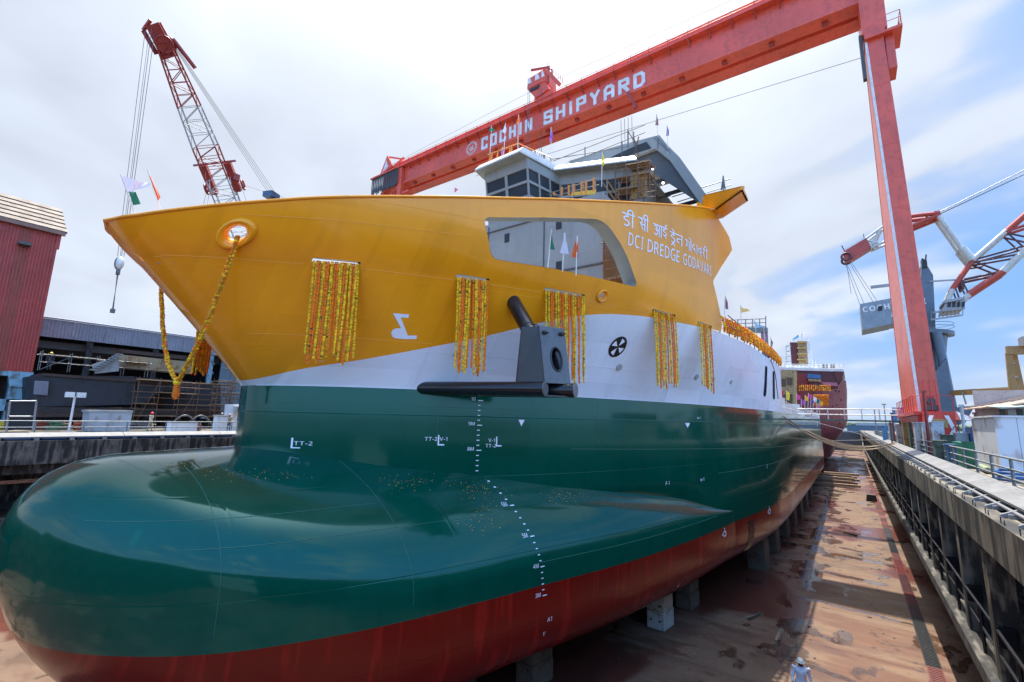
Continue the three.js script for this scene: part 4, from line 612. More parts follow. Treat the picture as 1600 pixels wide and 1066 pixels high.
// ------------------------------------------------------------------ level luffing crane beyond the gantry leg
{
  const C = thing('luffing_crane', 'blue grey level luffing crane with red and white jib behind the gantry leg', 'crane'); const Z = -110;
  const P = (u, v, dz = 0) => { const p = atZ(u, v, Z); p.z += dz; return p; };
  const blue = std([0.10, 0.145, 0.20], 0.5), white = std([0.58, 0.60, 0.58], 0.5), red = std([0.46, 0.06, 0.035], 0.5), dk = std([0.10, 0.035, 0.04], 0.5);
  // portal
  const po = mb(); for (const dz of [0, -7]) po.tube(P(1441, 524, dz), P(1480, 665, dz), 0.75, 10, 0.6).tube(P(1463, 520, dz), P(1494, 664, dz), 0.75, 10, 0.6).tube(P(1424, 560, dz), P(1478, 640, dz), 0.45, 8); po.build('portal_leg', blue, C);
  mb().poly([P(1446, 600, 0.9), P(1478, 560, 0.9), P(1494, 664, 0.9), P(1470, 668, 0.9)], 1.2, V(0, 0, -1)).poly([P(1466, 640, 2), P(1520, 634, 2), P(1504, 662, 2), P(1476, 664, 2)], 8, V(0, 0, -1)).build('portal_base', blue, C);
  mb().tube(P(1453, 548, -3.5), P(1451, 518, -3.5), 2.6, 20, 3.0).tube(P(1451, 520, -3.5), P(1451, 514, -3.5), 3.9, 24).build('slew_ring', blue, C);
  const rl = mb(); for (const y of [0.6, 1.2]) { const c = P(1451, 514, -3.5); rl.add(new THREE.TorusGeometry(3.9, 0.05, 5, 32).rotateX(Math.PI / 2).translate(c.x, c.y + y, c.z)); } rl.build('ring_rail', blue, C);
  // tower and cab
  const tw = mb(); tw.poly([P(1436, 516), P(1462, 516), P(1458, 430), P(1447, 412), P(1440, 412)], 3.6, V(0, 0, -1)); tw.tube(P(1444, 414, -1.8), P(1446, 440, -1.8), 0.5, 8); tw.build('tower', blue, C);
  const tp = mb().poly([P(1441, 420, 0.3), P(1449, 418, 0.3), P(1448, 408, 0.3), P(1440, 404, 0.3)], 2.2, V(0, 0, -1)).tube(P(1446, 410), P(1447, 398), 0.12, 6); tp.build('tower_head', M.dark, C);
  const cab = mb().poly([P(1468, 492, 3), P(1500, 488, 3), P(1503, 474, 3), P(1474, 474, 3)], 5, V(0, 0, -1)).poly([P(1470, 476, 3.4), P(1502, 470, 3.4), P(1501, 474, 3.4), P(1470, 480, 3.4)], 5.6, V(0, 0, -1)); const cb = cab.build('cab', M.steel, C);
  for (let i = 0; i < 4; i++) { const u = 1476 + i * 7; mb().poly([P(u, 486, 3.06), P(u + 5, 485, 3.06), P(u + 5.4, 477, 3.06), P(u + 0.3, 478, 3.06)], 0.05, V(0, 0, 1)).build('cab_window', M.dark, cb); }
  const cw = mb(); cw.bar(P(1455, 492, 2), P(1504, 485, 2), 0.3, 0.3).bar(P(1452, 503, 2), P(1500, 496, 2), 0.25, 0.25); for (let i = 0; i < 9; i++) { const t = i / 8; cw.tube(P(1453 + 48 * t, 503 - 7 * t, 2), P(1453 + 48 * t, 490 - 7 * t, 2), 0.06, 5); } cw.build('catwalk', M.steel, C);
  // counterweight house with its writing
  const ho = mb().poly([P(1347, 521, 4), P(1390, 512, 4), P(1392, 473, 4), P(1343, 482, 4)], 6.5, V(0, 0, -1)).poly([P(1390, 512, 3.4), P(1440, 506, 3.4), P(1438, 498, 3.4), P(1390, 501, 3.4)], 5, V(0, 0, -1)).poly([P(1391, 486, 3.4), P(1440, 484, 3.4), P(1440, 472, 3.4), P(1392, 473, 3.4)], 5, V(0, 0, -1)); const house = ho.build('counterweight_house', std([0.23, 0.30, 0.36], 0.55), C);
  const font = await new FontLoader().loadAsync('fonts/droid/droid_sans_bold.typeface.json');
  { let x = 0; const a = P(1346, 484, 4.02), b = P(1414, 474.5, 4.02), sc = 1.0, d = b.clone().sub(a).setZ(0).normalize(); for (const ch of 'COCHIN SHIPYARD') { if (ch === ' ') { x += 0.7; continue; } const g = nonIdx(new THREE.ShapeGeometry(font.generateShapes(ch, sc), 4)); g.computeBoundingBox(); const w = g.boundingBox.max.x; if (x + w > 9.6) break; g.deleteAttribute('uv'); g.applyMatrix4(new THREE.Matrix4().makeBasis(d, V(-d.y, d.x, 0), V(0, 0, 1)).setPosition(a.clone().addScaledVector(d, x).add(V(0, -1.35, 0)))); mesh('letter', boxUV(g), M.whitePaint, house); x += w + 0.16; } }
  mb().poly([P(1370, 493, 4.03), P(1377, 492, 4.03), P(1377, 485, 4.03), P(1370, 486, 4.03)], 0.03, V(0, 0, 1)).build('window', M.dark, house);
  mb().bar(P(1360, 451, 1), P(1395, 447, 1), 0.5, 0.5).bar(P(1452, 440, 0), P(1500, 437, 0), 0.25, 0.25).build('tie_bar', M.steel, C);
  // fly jib: red snout, white truss, red rear, all in double planes
  const bars = (name, mat, list, r, dzs = [0, -2.4]) => { for (const [a, b, k] of list) { const g = mb(); for (const dz of dzs) g.tube(P(a[0], a[1], dz), P(b[0], b[1], dz), k ?? r, 8); for (const t of [0, 1]) { const q = t ? b : a; g.tube(P(q[0], q[1], dzs[0]), P(q[0], q[1], dzs[1]), (k ?? r) * 0.5, 6); } g.build(name, mat, C); } };
  mb().poly([P(1321, 391), P(1353, 372), P(1362, 386), P(1330, 406)], 2.4, V(0, 0, -1)).poly([P(1317, 395, 0.2), P(1325, 390, 0.2), P(1332, 404, 0.2), P(1320, 408, 0.2)], 2.8, V(0, 0, -1)).build('jib_snout', red, C);
  const sh = P(1322, 402, 0.4); mb().add(new THREE.TorusGeometry(0.75, 0.2, 8, 20).translate(sh.x, sh.y, sh.z)).add(new THREE.TorusGeometry(0.75, 0.2, 8, 20).translate(sh.x, sh.y, sh.z - 2.9)).build('sheave', dk, C);
  mb().tube(P(1320, 393), P(1315, 384), 0.1, 5).tube(P(1350, 372), P(1349, 366), 0.06, 5).tube(P(1320, 390), P(1350, 372), 0.03, 4).build('snout_rail', dk, C);
  bars('jib_truss', white, [[[1353, 373], [1382, 352]], [[1361, 387], [1386, 376]], [[1360, 385], [1376, 357]], [[1376, 357], [1364, 383]], [[1356, 376], [1372, 380]]], 0.24);
  bars('jib_rear', red, [[[1382, 352], [1400, 347]], [[1424, 338], [1467, 333], 0.4], [[1428, 352], [1467, 336], 0.4], [[1398, 366], [1428, 352]], [[1448, 336], [1450, 345], 0.2]], 0.3);
  mb().poly([P(1459, 331, 0.3), P(1468, 330, 0.3), P(1471, 339, 0.3), P(1464, 340, 0.3)], 3, V(0, 0, -1)).build('jib_joint', red, C);
  bars('pendant', white, [[[1467, 338], [1505, 391], 0.42], [[1503, 388], [1519, 407], 0.68]], 0.4, [0, -2.4]);
  // main jib
  bars('main_jib', white, [[[1519, 407], [1570, 363], 0.42], [[1570, 363], [1573, 360]]], 0.42); bars('main_jib_tip', red, [[[1570, 363], [1625, 315], 0.42], [[1571, 362], [1640, 340], 0.25], [[1519, 408], [1488, 452], 0.42]], 0.4); bars('main_jib_lower', white, [[[1600, 392], [1650, 352], 0.5], [[1567, 425], [1601, 392], 0.55], [[1488, 452], [1478, 476], 0.42], [[1514, 460], [1500, 474], 0.5]], 0.5); bars('main_jib_boom', red, [[[1567, 425], [1514, 460], 0.55]], 0.5);
  bars('jib_brace', dk, [[[1519, 407], [1605, 383], 0.17], [[1521, 410], [1605, 395], 0.17], [[1521, 408], [1568, 426], 0.17], [[1507, 437], [1566, 424], 0.22], [[1500, 437], [1505, 452], 0.2], [[1572, 364], [1610, 372], 0.17], [[1574, 364], [1608, 394], 0.14], [[1510, 416], [1540, 411], 0.15], [[1492, 448], [1500, 470], 0.12], [[1503, 438], [1514, 460], 0.12]], 0.2);
  const rp = mb(); for (const [a, b] of [[[1469, 331], [1640, 246]], [[1470, 334], [1640, 254]]]) rp.tube(P(...a), P(...b), 0.09, 5); for (const [u, v, x, y] of [[1319, 408, 1344, 478], [1321, 408, 1352, 480], [1325, 407, 1366, 476], [1327, 406, 1372, 474], [1322, 408, 1330, 460]]) rp.tube(P(u, v, 0.4), P(x, y, 0.4), 0.035, 4); rp.build('rope', M.wire, C).userData.kind = 'stuff';
}
// ------------------------------------------------------------------ dock floor, ground, dock walls
{
  const W = 1536, H = 640, x0 = -16, xw = 21, z0 = -14, zw = -126;           // the floor's own stains and puddles, in its own metres
  const f = (u, v) => {                                                        // u along the dock, v across
    const z = z0 + zw * u, x = x0 + xw * v;
    const a = fbm(x * 0.22, z * 0.10, 1.5, 5), b = fbm(x * 1.3 + 9, z * 0.9, 4.5, 4), c = fbm(x * 5, z * 5, 2.5, 3), st = fbm(x * 0.35, z * 1.4, 7.5, 4);
    const damp = smoothstep(fbm(x * 0.5, z * 1.1 + 4, 21.5, 5), 0.50, 0.62) * 0.75;
    const slab = Math.abs(((z + 600) / 6.0) % 1 - 0.5) * 6.0, joint = smoothstep(0.06 - Math.abs(3 - slab), 0, 0.04);
    let wet = smoothstep(fbm(x * 0.16 + 3, z * 0.11, 9.5, 5) + 0.11 * smoothstep(-x, 2.6, 5.5), 0.505, 0.60);
    const dist = Math.abs(x + 3.3 + 0.8 * (fbm(z * 0.3, 2, 0.5, 3) - 0.5)); let pud = smoothstep(fbm(x * 0.9, z * 0.5, 12.5, 5) + 0.17 * Math.exp(-dist * dist / 1.1) * smoothstep(-z, 24, 34), 0.60, 0.69);
    for (const [zz, xa, xb, th] of [[-27.3, -3.2, 1.4, 0.22], [-31.5, -3.3, -0.6, 0.35], [-37.2, -4, 2.6, 0.2], [-44.5, -3.2, 1.6, 0.45], [-51, -2.9, 1.9, 0.5], [-54, -2.2, 1.8, 0.25], [-62, -2.7, 0.6, 0.7], [-86, -2, 2.3, 0.5]]) { if (Math.abs(z - zz) > 2.2) continue; const wob = 0.9 * (fbm(x * 0.8 + zz, zz, 3.5, 4) - 0.5), q = 1 - Math.abs(z - zz - wob - 0.15 * (x - xa)) / (th * (0.55 + 0.9 * fbm(x * 1.4, zz, 1.5, 3))); pud = Math.max(pud, smoothstep(q, 0, 0.25) * smoothstep(x, xa, xa + 0.8) * smoothstep(-x, -xb, -xb + 0.9)); }
    return { damp, a, b, c, st, joint, wet, pud, x, z };
  };
  const col = new Uint8Array(W * H * 4), rgh = new Uint8Array(W * H * 4);
  const enc = (l) => clamp(Math.round(255 * (l <= 0.0031308 ? 12.92 * l : 1.055 * Math.pow(l, 1 / 2.4) - 0.055)), 0, 255);
  for (let j = 0; j < H; j++) for (let i = 0; i < W; i++) {
    const q = f((i + 0.5) / W, (j + 0.5) / H), o = (j * W + i) * 4;
    let k = 0.62 + 0.55 * (q.a - 0.3) + 0.28 * (q.b - 0.5) + 0.16 * (q.c - 0.5), r = smoothstep(q.st * 0.6 + q.a * 0.4, 0.46, 0.66);
    let C = [lerp(0.160, 0.112, r) * k, lerp(0.094, 0.050, r) * k, lerp(0.054, 0.027, r) * k];
    C = C.map((v, n) => v * (1 - q.damp * [0.32, 0.40, 0.44][n])); const dk = smoothstep(q.b * 0.6 + q.c * 0.4, 0.60, 0.70) * 0.55 + q.joint * 0.6; C = C.map((v) => v * (1 - dk));
    C = [lerp(C[0], 0.065 * (0.7 + q.b), q.wet), lerp(C[1], 0.021 * (0.7 + q.b), q.wet), lerp(C[2], 0.014 * (0.7 + q.b), q.wet)];
    C = C.map((v) => lerp(v, v * 0.5 + 0.008, q.pud));
    for (let n = 0; n < 3; n++) col[o + n] = enc(C[n]); col[o + 3] = 255;
    const ro = lerp(lerp(lerp(0.85, 0.42, q.damp), 0.3, q.wet), 0.03, q.pud) * 255; rgh[o] = rgh[o + 1] = rgh[o + 2] = ro; rgh[o + 3] = 255;
  }
  const mk = (d, s) => { const t = new THREE.DataTexture(d, W, H); t.wrapS = t.wrapT = THREE.MirroredRepeatWrapping; t.magFilter = THREE.LinearFilter; t.minFilter = THREE.LinearMipmapLinearFilter; t.generateMipmaps = true; if (s) t.colorSpace = THREE.SRGBColorSpace; t.needsUpdate = true; return t; };
  const fm = new THREE.MeshStandardMaterial({ map: mk(col, true), roughnessMap: mk(rgh), roughness: 1, metalness: 0 }); fm.bumpMap = rep(T_bumpF, 0.16, 0.4); fm.bumpScale = 0.002;
  const g = new THREE.PlaneGeometry(46, 300, 1, 1).rotateX(-Math.PI / 2).translate(-18.2, FLOOR, -110), p = g.attributes.position, uv = g.attributes.uv;
  for (let i = 0; i < p.count; i++) uv.setXY(i, (p.getZ(i) - z0) / zw, (p.getX(i) - x0) / xw);
  struct('dock_floor', g, fm);
  // yard ground: one sheet each side of the dock and round its ends, out to the river; then water to the horizon
  const gm = std([0.22, 0.21, 0.195], 0.85, 0, T_conc, 9);
  const gr = mb(); gr.span(2.9, GROUND - 0.4, 200, 260, GROUND, -190).span(-40.6, GROUND - 0.4, 200, -420, GROUND, -190).span(-40.6, GROUND - 0.4, 200, 2.9, GROUND, 16); struct('ground', gr.geo(), gm);
  struct('water', mb().span(-4000, -4.2, -262, 4000, -4, -4000).span(261, -4.2, -262, 4000, -4, 2000).span(-421, -4.2, -262, -4000, -4, 2000).geo(), new THREE.MeshStandardMaterial({ color: lin(0.03, 0.05, 0.06), roughness: 0.15 }));
  struct('quay', mb().span(2.9, -6, -190.05, 260, GROUND, -262).span(-40.6, -6, -190.05, -420, GROUND, -262).geo(), gm);
  mb(); const gate = thing('dock_gate', 'dark steel caisson gate closing the far end of the dock', 'gate'); mb().span(-40.6, FLOOR, -258, 3.4, -3, -261).build('gate_wall', M.greyDark, gate);
  mb().span(-40.6, -3, -259.5, 3.4, -2.6, -261).build('gate_walkway', M.rail, gate);
}
const coverM = std([0.17, 0.172, 0.176], 0.6, 0, T_grime, 3), pilB = std([0.20, 0.16, 0.12], 0.9, 0, T_conc, 2.3), conc = std([0.16, 0.15, 0.13], 0.9, 0, T_conc, 5), concD = std([0.13, 0.12, 0.11], 0.9, 0, T_conc, 4), concB = std([0.10, 0.095, 0.09], 0.95, 0, T_conc, 3);
{
  const w = thing('dock_wall', 'stained concrete dock wall with open pillared gallery on the right', 'wall');
  // coping cast in bays, each with its own stains and a small gap
  for (let i = 0; i < 22; i++) { const a = 6 - i * 9, b = a - 8.96; const m = mb(); m.poly([V(2.5, GROUND, a), V(2.5, GROUND - 0.95, a), V(2.85, GROUND - 1.15, a), V(4.8, GROUND - 1.15, a), V(4.8, GROUND, a)], 8.96, V(0, 0, -1)); m.build('coping', [conc, conc, std([0.13, 0.115, 0.10], 0.9, 0, T_conc, 7)][i % 3], w); }
  for (let i = 0; i < 46; i++) { const z = -6.2 - i * 3.9; mb().span(2.56, -6.35, z - 0.24, 3.05, -3.2, z + 0.24).build('pillar', i % 3 ? conc : pilB, w); }
  mb().span(2.35, -6.75, 6, 4.9, -6.35, -190).build('ledge', concB, w); mb().span(4.9, FLOOR, 6, 5.4, -3.2, -190).build('back_wall', concB, w); mb().span(4.5, FLOOR, 6, 4.88, -6.76, -190).build('lower_wall', concB, w);
  const kn = mb(); for (let i = 0; i < 26; i++) { const z = -8 - i * 3.1; kn.span(3.1, -8.2, z, 4.6, -8.0, z - 0.6); } 
  const lw = thing('dock_wall', 'dark stained dock wall of the left side, half hidden by the bulb', 'wall');
  mb().span(-40, GROUND - 1.4, 20, -43, GROUND, -190).build('coping', std([0.14, 0.135, 0.13], 0.9, 0, T_conc, 4), lw);
  mb().span(-40.6, -4.1, 20, -40.9, GROUND - 1.4, -190).span(-43.2, FLOOR, 20, -43.6, -3.5, -190).build('back_wall', concB, lw); mb().span(-39.9, -6.9, 20, -43.2, -6.5, -190).build('ledge', concD, lw);
  for (let i = 0; i < 14; i++) { const z = 8 - i * 4; mb().span(-40.3, -6.5, z, -40.75, -3.5, z - 0.5).build('pillar', concD, lw); }
  mb().span(-40.4, -4.6, 16, -40.5, -4.4, -60).build('fender_pipe', std([0.20, 0.09, 0.04], 0.7, 0, T_rust, 1), lw);
  mb().span(-40.3, FLOOR, 20, -43.2, -6.92, -190).build('lower_wall', concB, lw);
  const hw = thing('dock_head_wall', 'concrete end wall of the dock beside the bulb nose', 'wall'); mb().span(-40.6, FLOOR, 15.5, 2.9, GROUND - 0.4, 16.5).build('end_wall', concD, hw);
}
// railing along the gallery ledge
{
  const r = thing('gallery_railing', 'black steel railing along the gallery ledge low in the right dock wall', 'railing'); const x = 2.6;
  for (let i = 0; i < 62; i++) { const z = -8 - i * 1.95; mb().tube(V(x, -6.35, z), V(x, -5.05, z), 0.045, 7).build('post', M.black, r); }
  for (let k = 0; k < 13; k++) { const a = -8 - k * 9.75, b = a - 9.6; for (const y of [-5.05, -5.65]) mb().path([V(x, y, a), V(x + rr(-0.03, 0.03), y + rr(-0.03, 0.03), (a + b) / 2), V(x, y, b)], 0.038, 7, 12).build('rail', M.black, r); }
  for (let i = 0; i < 24; i++) { const z = -9 - i * 3.9; const m = mb(); m.box(x + 0.15, -5.2, z - 1.0, 0.35, 0.5, 0.5); m.build('clamp', M.black, r); }
}
// cable trough on the coping: white cover on brackets
{
  const t = thing('cable_trough', 'long white covered cable trough on brackets along the right dock edge', 'cable trough');
  for (let i = 0; i < 30; i++) { const a = -4 - i * 6, b = a - 5.98; mb().poly([V(3.02, -1.86, a), V(3.62, -1.66, a), V(3.62, -1.6, a), V(3.02, -1.8, a)], 5.98, V(0, 0, -1)).build('cover', coverM, t); }
  mb().span(3.22, GROUND, -4, 3.56, -1.8, -184).build('trough_side', M.black, t);
  for (let i = 0; i < 90; i++) { const z = -8.5 - i * 1.55; const m = mb(); m.poly([V(2.72, GROUND + 0.01, z), V(3.2, GROUND + 0.01, z), V(3.2, GROUND + 0.26, z), V(3.05, GROUND + 0.22, z), V(2.72, GROUND + 0.07, z)], 0.1, V(0, 0, -1)); if (i < 40) m.box(2.96, GROUND + 0.05, z - 0.05, 0.22, 0.1, 0.34); m.build('bracket', M.steel, t); }
  mb().tube(V(2.98, GROUND + 0.14, -4), V(2.98, GROUND + 0.14, -180), 0.045, 6).build('conductor', M.steel, t);
  const sp = mb(); for (let i = 0; i < 70; i++) { const z = -9 - i * 1.5, y = GROUND; sp.path([V(2.56, y, z), V(2.56, y + 0.12, z), V(2.56, y + 0.12, z - 0.3), V(2.56, y, z - 0.3)], 0.012, 4, 9); } sp.build('staple', M.greyDark, t).userData.kind = 'stuff';
}
// quay railing behind the trough
{
  const r = thing('quay_railing', 'grey pipe railing behind the cable trough on the right quay', 'railing'); const x = 4.15;
  for (let i = 0; i < 48; i++) { const z = -6 - i * 2.7; mb().tube(V(x, GROUND, z), V(x, -0.96, z), 0.05, 7).build('post', M.rail, r); }
  for (let k = 0; k < 16; k++) { const a = -4 - k * 8.1; for (const y of [-0.95, -1.3, -1.62]) mb().tube(V(x, y, a), V(x, y, a - 8.08), 0.04, 7).build('rail', M.rail, r); }
}
// drain cover strip: plates of different age
{
  const d = thing('drain_cover_strip', 'strip of red and black drain grates running along the dock floor', 'drain cover'); let z = -14, i = 0;
  const cs = [[0.012, 0.012, 0.013], [0.13, 0.04, 0.035], [0.11, 0.011, 0.009], [0.05, 0.009, 0.008], [0.010, 0.010, 0.012], [0.06, 0.011, 0.009], [0.08, 0.016, 0.013]].map((c) => std(c, 0.6, 0, T_grime, 0.5)); const seq = [0, 1, 0, 3, 2, 2, 3, 1, 2, 4, 4, 3, 2, 3, 2, 4, 3, 2, 2, 3], lens = [6, 5.6, 4.6, 2.5, 2.6, 1.6, 3, 2, 3, 5, 4, 4, 6, 4, 6, 8, 8, 8, 8, 8];
  const order = [1, 1, 1, 0, 0, 3, 1, 0, 0, 0, 3, 2, 3, 3, 2, 2, 1, 4, 4, 4, 0, 4, 3, 2, 3, 1, 5, 2, 3, 5, 6, 2, 3, 1, 5, 2, 3, 5, 2, 3, 6, 5, 2];
  for (const k of order) { const L = 2.4; const m = mb().span(1.95, FLOOR + 0.004, z, 2.52, FLOOR + 0.05, z - L + 0.03); if (z > -60) for (let s = 0; s < 12; s++) m.span(1.99, FLOOR + 0.05, z - 0.1 - s * 0.19, 2.48, FLOOR + 0.07, z - 0.2 - s * 0.19); m.build('grate', cs[k], d); z -= L; }
}
// keel and bilge blocks
{
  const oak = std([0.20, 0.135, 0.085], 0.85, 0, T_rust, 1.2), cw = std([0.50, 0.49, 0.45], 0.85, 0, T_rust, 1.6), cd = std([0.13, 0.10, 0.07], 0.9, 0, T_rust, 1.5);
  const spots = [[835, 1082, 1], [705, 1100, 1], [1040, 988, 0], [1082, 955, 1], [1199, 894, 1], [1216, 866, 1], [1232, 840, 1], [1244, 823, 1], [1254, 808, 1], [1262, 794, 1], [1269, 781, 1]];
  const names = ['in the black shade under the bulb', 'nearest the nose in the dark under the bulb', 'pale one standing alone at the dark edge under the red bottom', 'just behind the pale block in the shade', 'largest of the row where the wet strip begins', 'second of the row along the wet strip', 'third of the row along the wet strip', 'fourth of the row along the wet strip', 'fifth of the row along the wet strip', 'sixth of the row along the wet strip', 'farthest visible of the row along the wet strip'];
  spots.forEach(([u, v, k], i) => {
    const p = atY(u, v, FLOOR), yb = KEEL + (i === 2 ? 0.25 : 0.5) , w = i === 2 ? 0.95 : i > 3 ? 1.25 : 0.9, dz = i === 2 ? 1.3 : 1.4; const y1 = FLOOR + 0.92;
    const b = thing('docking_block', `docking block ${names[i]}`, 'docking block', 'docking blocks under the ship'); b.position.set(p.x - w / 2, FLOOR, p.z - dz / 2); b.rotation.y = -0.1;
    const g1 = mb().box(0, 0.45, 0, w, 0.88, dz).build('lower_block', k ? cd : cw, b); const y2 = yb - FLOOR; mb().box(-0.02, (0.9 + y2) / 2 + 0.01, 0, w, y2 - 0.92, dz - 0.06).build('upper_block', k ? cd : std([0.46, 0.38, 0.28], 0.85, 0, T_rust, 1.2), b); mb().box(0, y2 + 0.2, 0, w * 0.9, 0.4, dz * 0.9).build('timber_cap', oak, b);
    if (i === 2) { for (const y of [0.45, 1.2]) for (const x of [-0.25, 0.25]) mb().add(new THREE.CylinderGeometry(0.06, 0.06, 0.03, 12).rotateX(Math.PI / 2).translate(x, y, dz / 2)).build('lifting_hole', M.dark, g1); }
  });
  const lower = thing('timber_stack', 'low stack of dark timbers lying on the floor right of the drain strip', 'timber stack'); const c = atY(1362, 783, FLOOR); for (let i = 0; i < 3; i++) mb().box(c.x, FLOOR + 0.16 + i * 0.32, c.z, 1.3 - i * 0.1, 0.3, 1.2).build('timber', std([0.06, 0.045, 0.035], 0.8), lower);
  const beams = thing('beam_stack', 'long wooden beams stacked across the dock between the two ships', 'beam stack'); for (let i = 0; i < 9; i++) { const z = -104 - (i % 3) * 4.5 - i * 0.3, y = FLOOR + 0.25 + Math.floor(i / 3) * 0.5; mb().span(-9 + (i % 2), y, z, 0.5 - (i % 4) * 0.4, y + 0.42, z - 0.6).build('beam', i % 2 ? oak : std([0.32, 0.22, 0.13], 0.85), beams); }
}

// loose gear on the dock floor
{
  const fl = (u, v) => { const p = atY(u, v, FLOOR); return V(p.x, FLOOR + 0.04, p.z); };
  const pk = [[1222, 985, 1214, 1003, 'dark steel bar lying in the wet patch right of the pale block'], [1318, 832, 1338, 838, 'short plank lying on the dock floor near the timber stack'], [1190, 960, 1168, 968, 'weathered plank lying in the shade right of the pale block']];
  for (const [a, b, c, d, l] of pk) { const t = thing('loose_plank', l, 'plank'); mb().bar(fl(a, b), fl(c, d), 0.2, 0.08).build('plank', M.wood, t); mb().bar(fl(a, b).add(V(0, 0.09, 0.1)), fl(c, d).add(V(0.1, 0.09, 0.1)), 0.12, 0.06).build('batten', M.greyDark, t); }
  const r2 = rng(5), db = mb(); for (let i = 0; i < 130; i++) { const x = -4 + r2() * 6.8, z = -16 - r2() * 70, s = 0.015 + r2() * 0.045; db.box(x, FLOOR + s * 0.4, z, s * (1 + r2() * 2), s * 0.8, s * (1 + r2() * 2), r2() * 3); }
  tag(mesh('floor_debris', db.geo(), std([0.09, 0.06, 0.045], 0.9)), 'small bits of debris scattered over the dock floor', 'debris', null, 'stuff');
}
// ------------------------------------------------------------------ left quay: sheds, ship block, clutter
const cladRed = std([0.42, 0.045, 0.03], 0.6, 0, T_grime, 7), roofTan = std([0.10, 0.068, 0.048], 0.8, 0, T_rust, 5), paleBlue = std([0.20, 0.38, 0.50], 0.6, 0, T_rust, 5);
{
  const S = thing('red_shed', 'tall red corrugated shed raised on pale blue columns at the left edge', 'shed'); const X = -70;
  const P = (u, v, x = X) => atX(u, v, x), ce = P(94, 364), bl = P(50, 582), z1 = ce.z, yE = ce.y, yB = bl.y;
  const body = mb().span(X, yB, z1, X - 14, yE, 14).build('wall', cladRed, S);
  // corrugated sheets: each sheet a strip of ribs, in two tiers
  for (let i = 0; i < 26; i++) { const z = z1 + 0.02 + i * 1.0; for (const [y0, y1] of [[yB, lerp(yB, yE, 0.5) - 0.03], [lerp(yB, yE, 0.5) + 0.03, yE]]) { const g = mb(); for (let k = 0; k < 4; k++) g.box(X + 0.05, (y0 + y1) / 2, z + 0.125 + k * 0.25, 0.09, y1 - y0, 0.11); g.build('sheet', i % 5 === 2 ? std([0.30, 0.06, 0.03], 0.7, 0, T_grime, 3) : cladRed, body); } }
  const rg = P(62, 320, X - 6), rf = mb(); rf.poly([V(X + 0.5, yE - 0.1, z1 - 0.5), V(X + 0.5, yE - 0.1, 14), V(rg.x, rg.y, 14), V(rg.x, rg.y, z1 - 0.5)], 0.15, YUP).poly([V(X - 14.5, yE - 0.1, z1 - 0.5), V(X - 14.5, yE - 0.1, 14), V(rg.x, rg.y, 14), V(rg.x, rg.y, z1 - 0.5)], 0.15, YUP); const roof = rf.build('roof', roofTan, S);
  const sl = V(rg.x - X - 0.5, rg.y - yE + 0.1, 0); for (let i = 0; i < 6; i++) { const a = V(X + 0.5, yE - 0.1, 0).addScaledVector(sl, i / 6); mb().bar(V(a.x, a.y + 0.2, z1 - 0.5), V(a.x, a.y + 0.2, 14), 0.08, 0.1).build('roof_lap', roofTan, roof); }
  mb().poly([V(X, yE, z1 - 0.02), V(rg.x, rg.y - 0.2, z1 - 0.02), V(X - 14, yE, z1 - 0.02)], 0.1, V(0, 0, 1)).span(X + 0.15, yE - 1.9, z1 - 0.15, X - 0.3, yE - 0.1, z1 + 0.2).build('gable', cladRed, S);
  mb().span(X + 0.1, yE - 0.35, z1 - 0.4, X + 0.6, yE + 0.02, 14).build('gutter', std([0.25, 0.14, 0.11], 0.7), S);
  const lp = P(37, 383); const lb = mb().box(lp.x + 0.5, lp.y, lp.z, 1.0, 0.3, 0.9).bar(V(lp.x, lp.y - 0.3, lp.z), V(lp.x + 0.5, lp.y - 0.1, lp.z), 0.1, 0.1); lb.build('flood_light', M.greyDark, S);
  for (const z of [z1 + 0.8, z1 + 3.4, z1 + 6.4, z1 + 9.5]) { const c = mb().span(X - 0.2, GROUND, z - 0.55, X - 1.6, yB, z + 0.65); c.poly([V(X + 0.05, yB, z - 0.9), V(X + 0.05, yB, z + 1.0), V(X + 0.05, yB - 1.6, z + 0.65), V(X + 0.05, yB - 1.6, z - 0.55)], 1.2, V(-1, 0, 0)); c.build('column', paleBlue, S); }
  mb().span(X - 0.2, -0.6, z1, X - 1.4, 0.6, 14).span(X - 0.05, yB - 0.5, z1 - 0.1, X - 1.7, yB, 14).build('tie_beam', paleBlue, S);
  mb().span(X - 13, GROUND, z1, X - 13.6, yB, 14).build('rear_wall', M.dark, S);
}
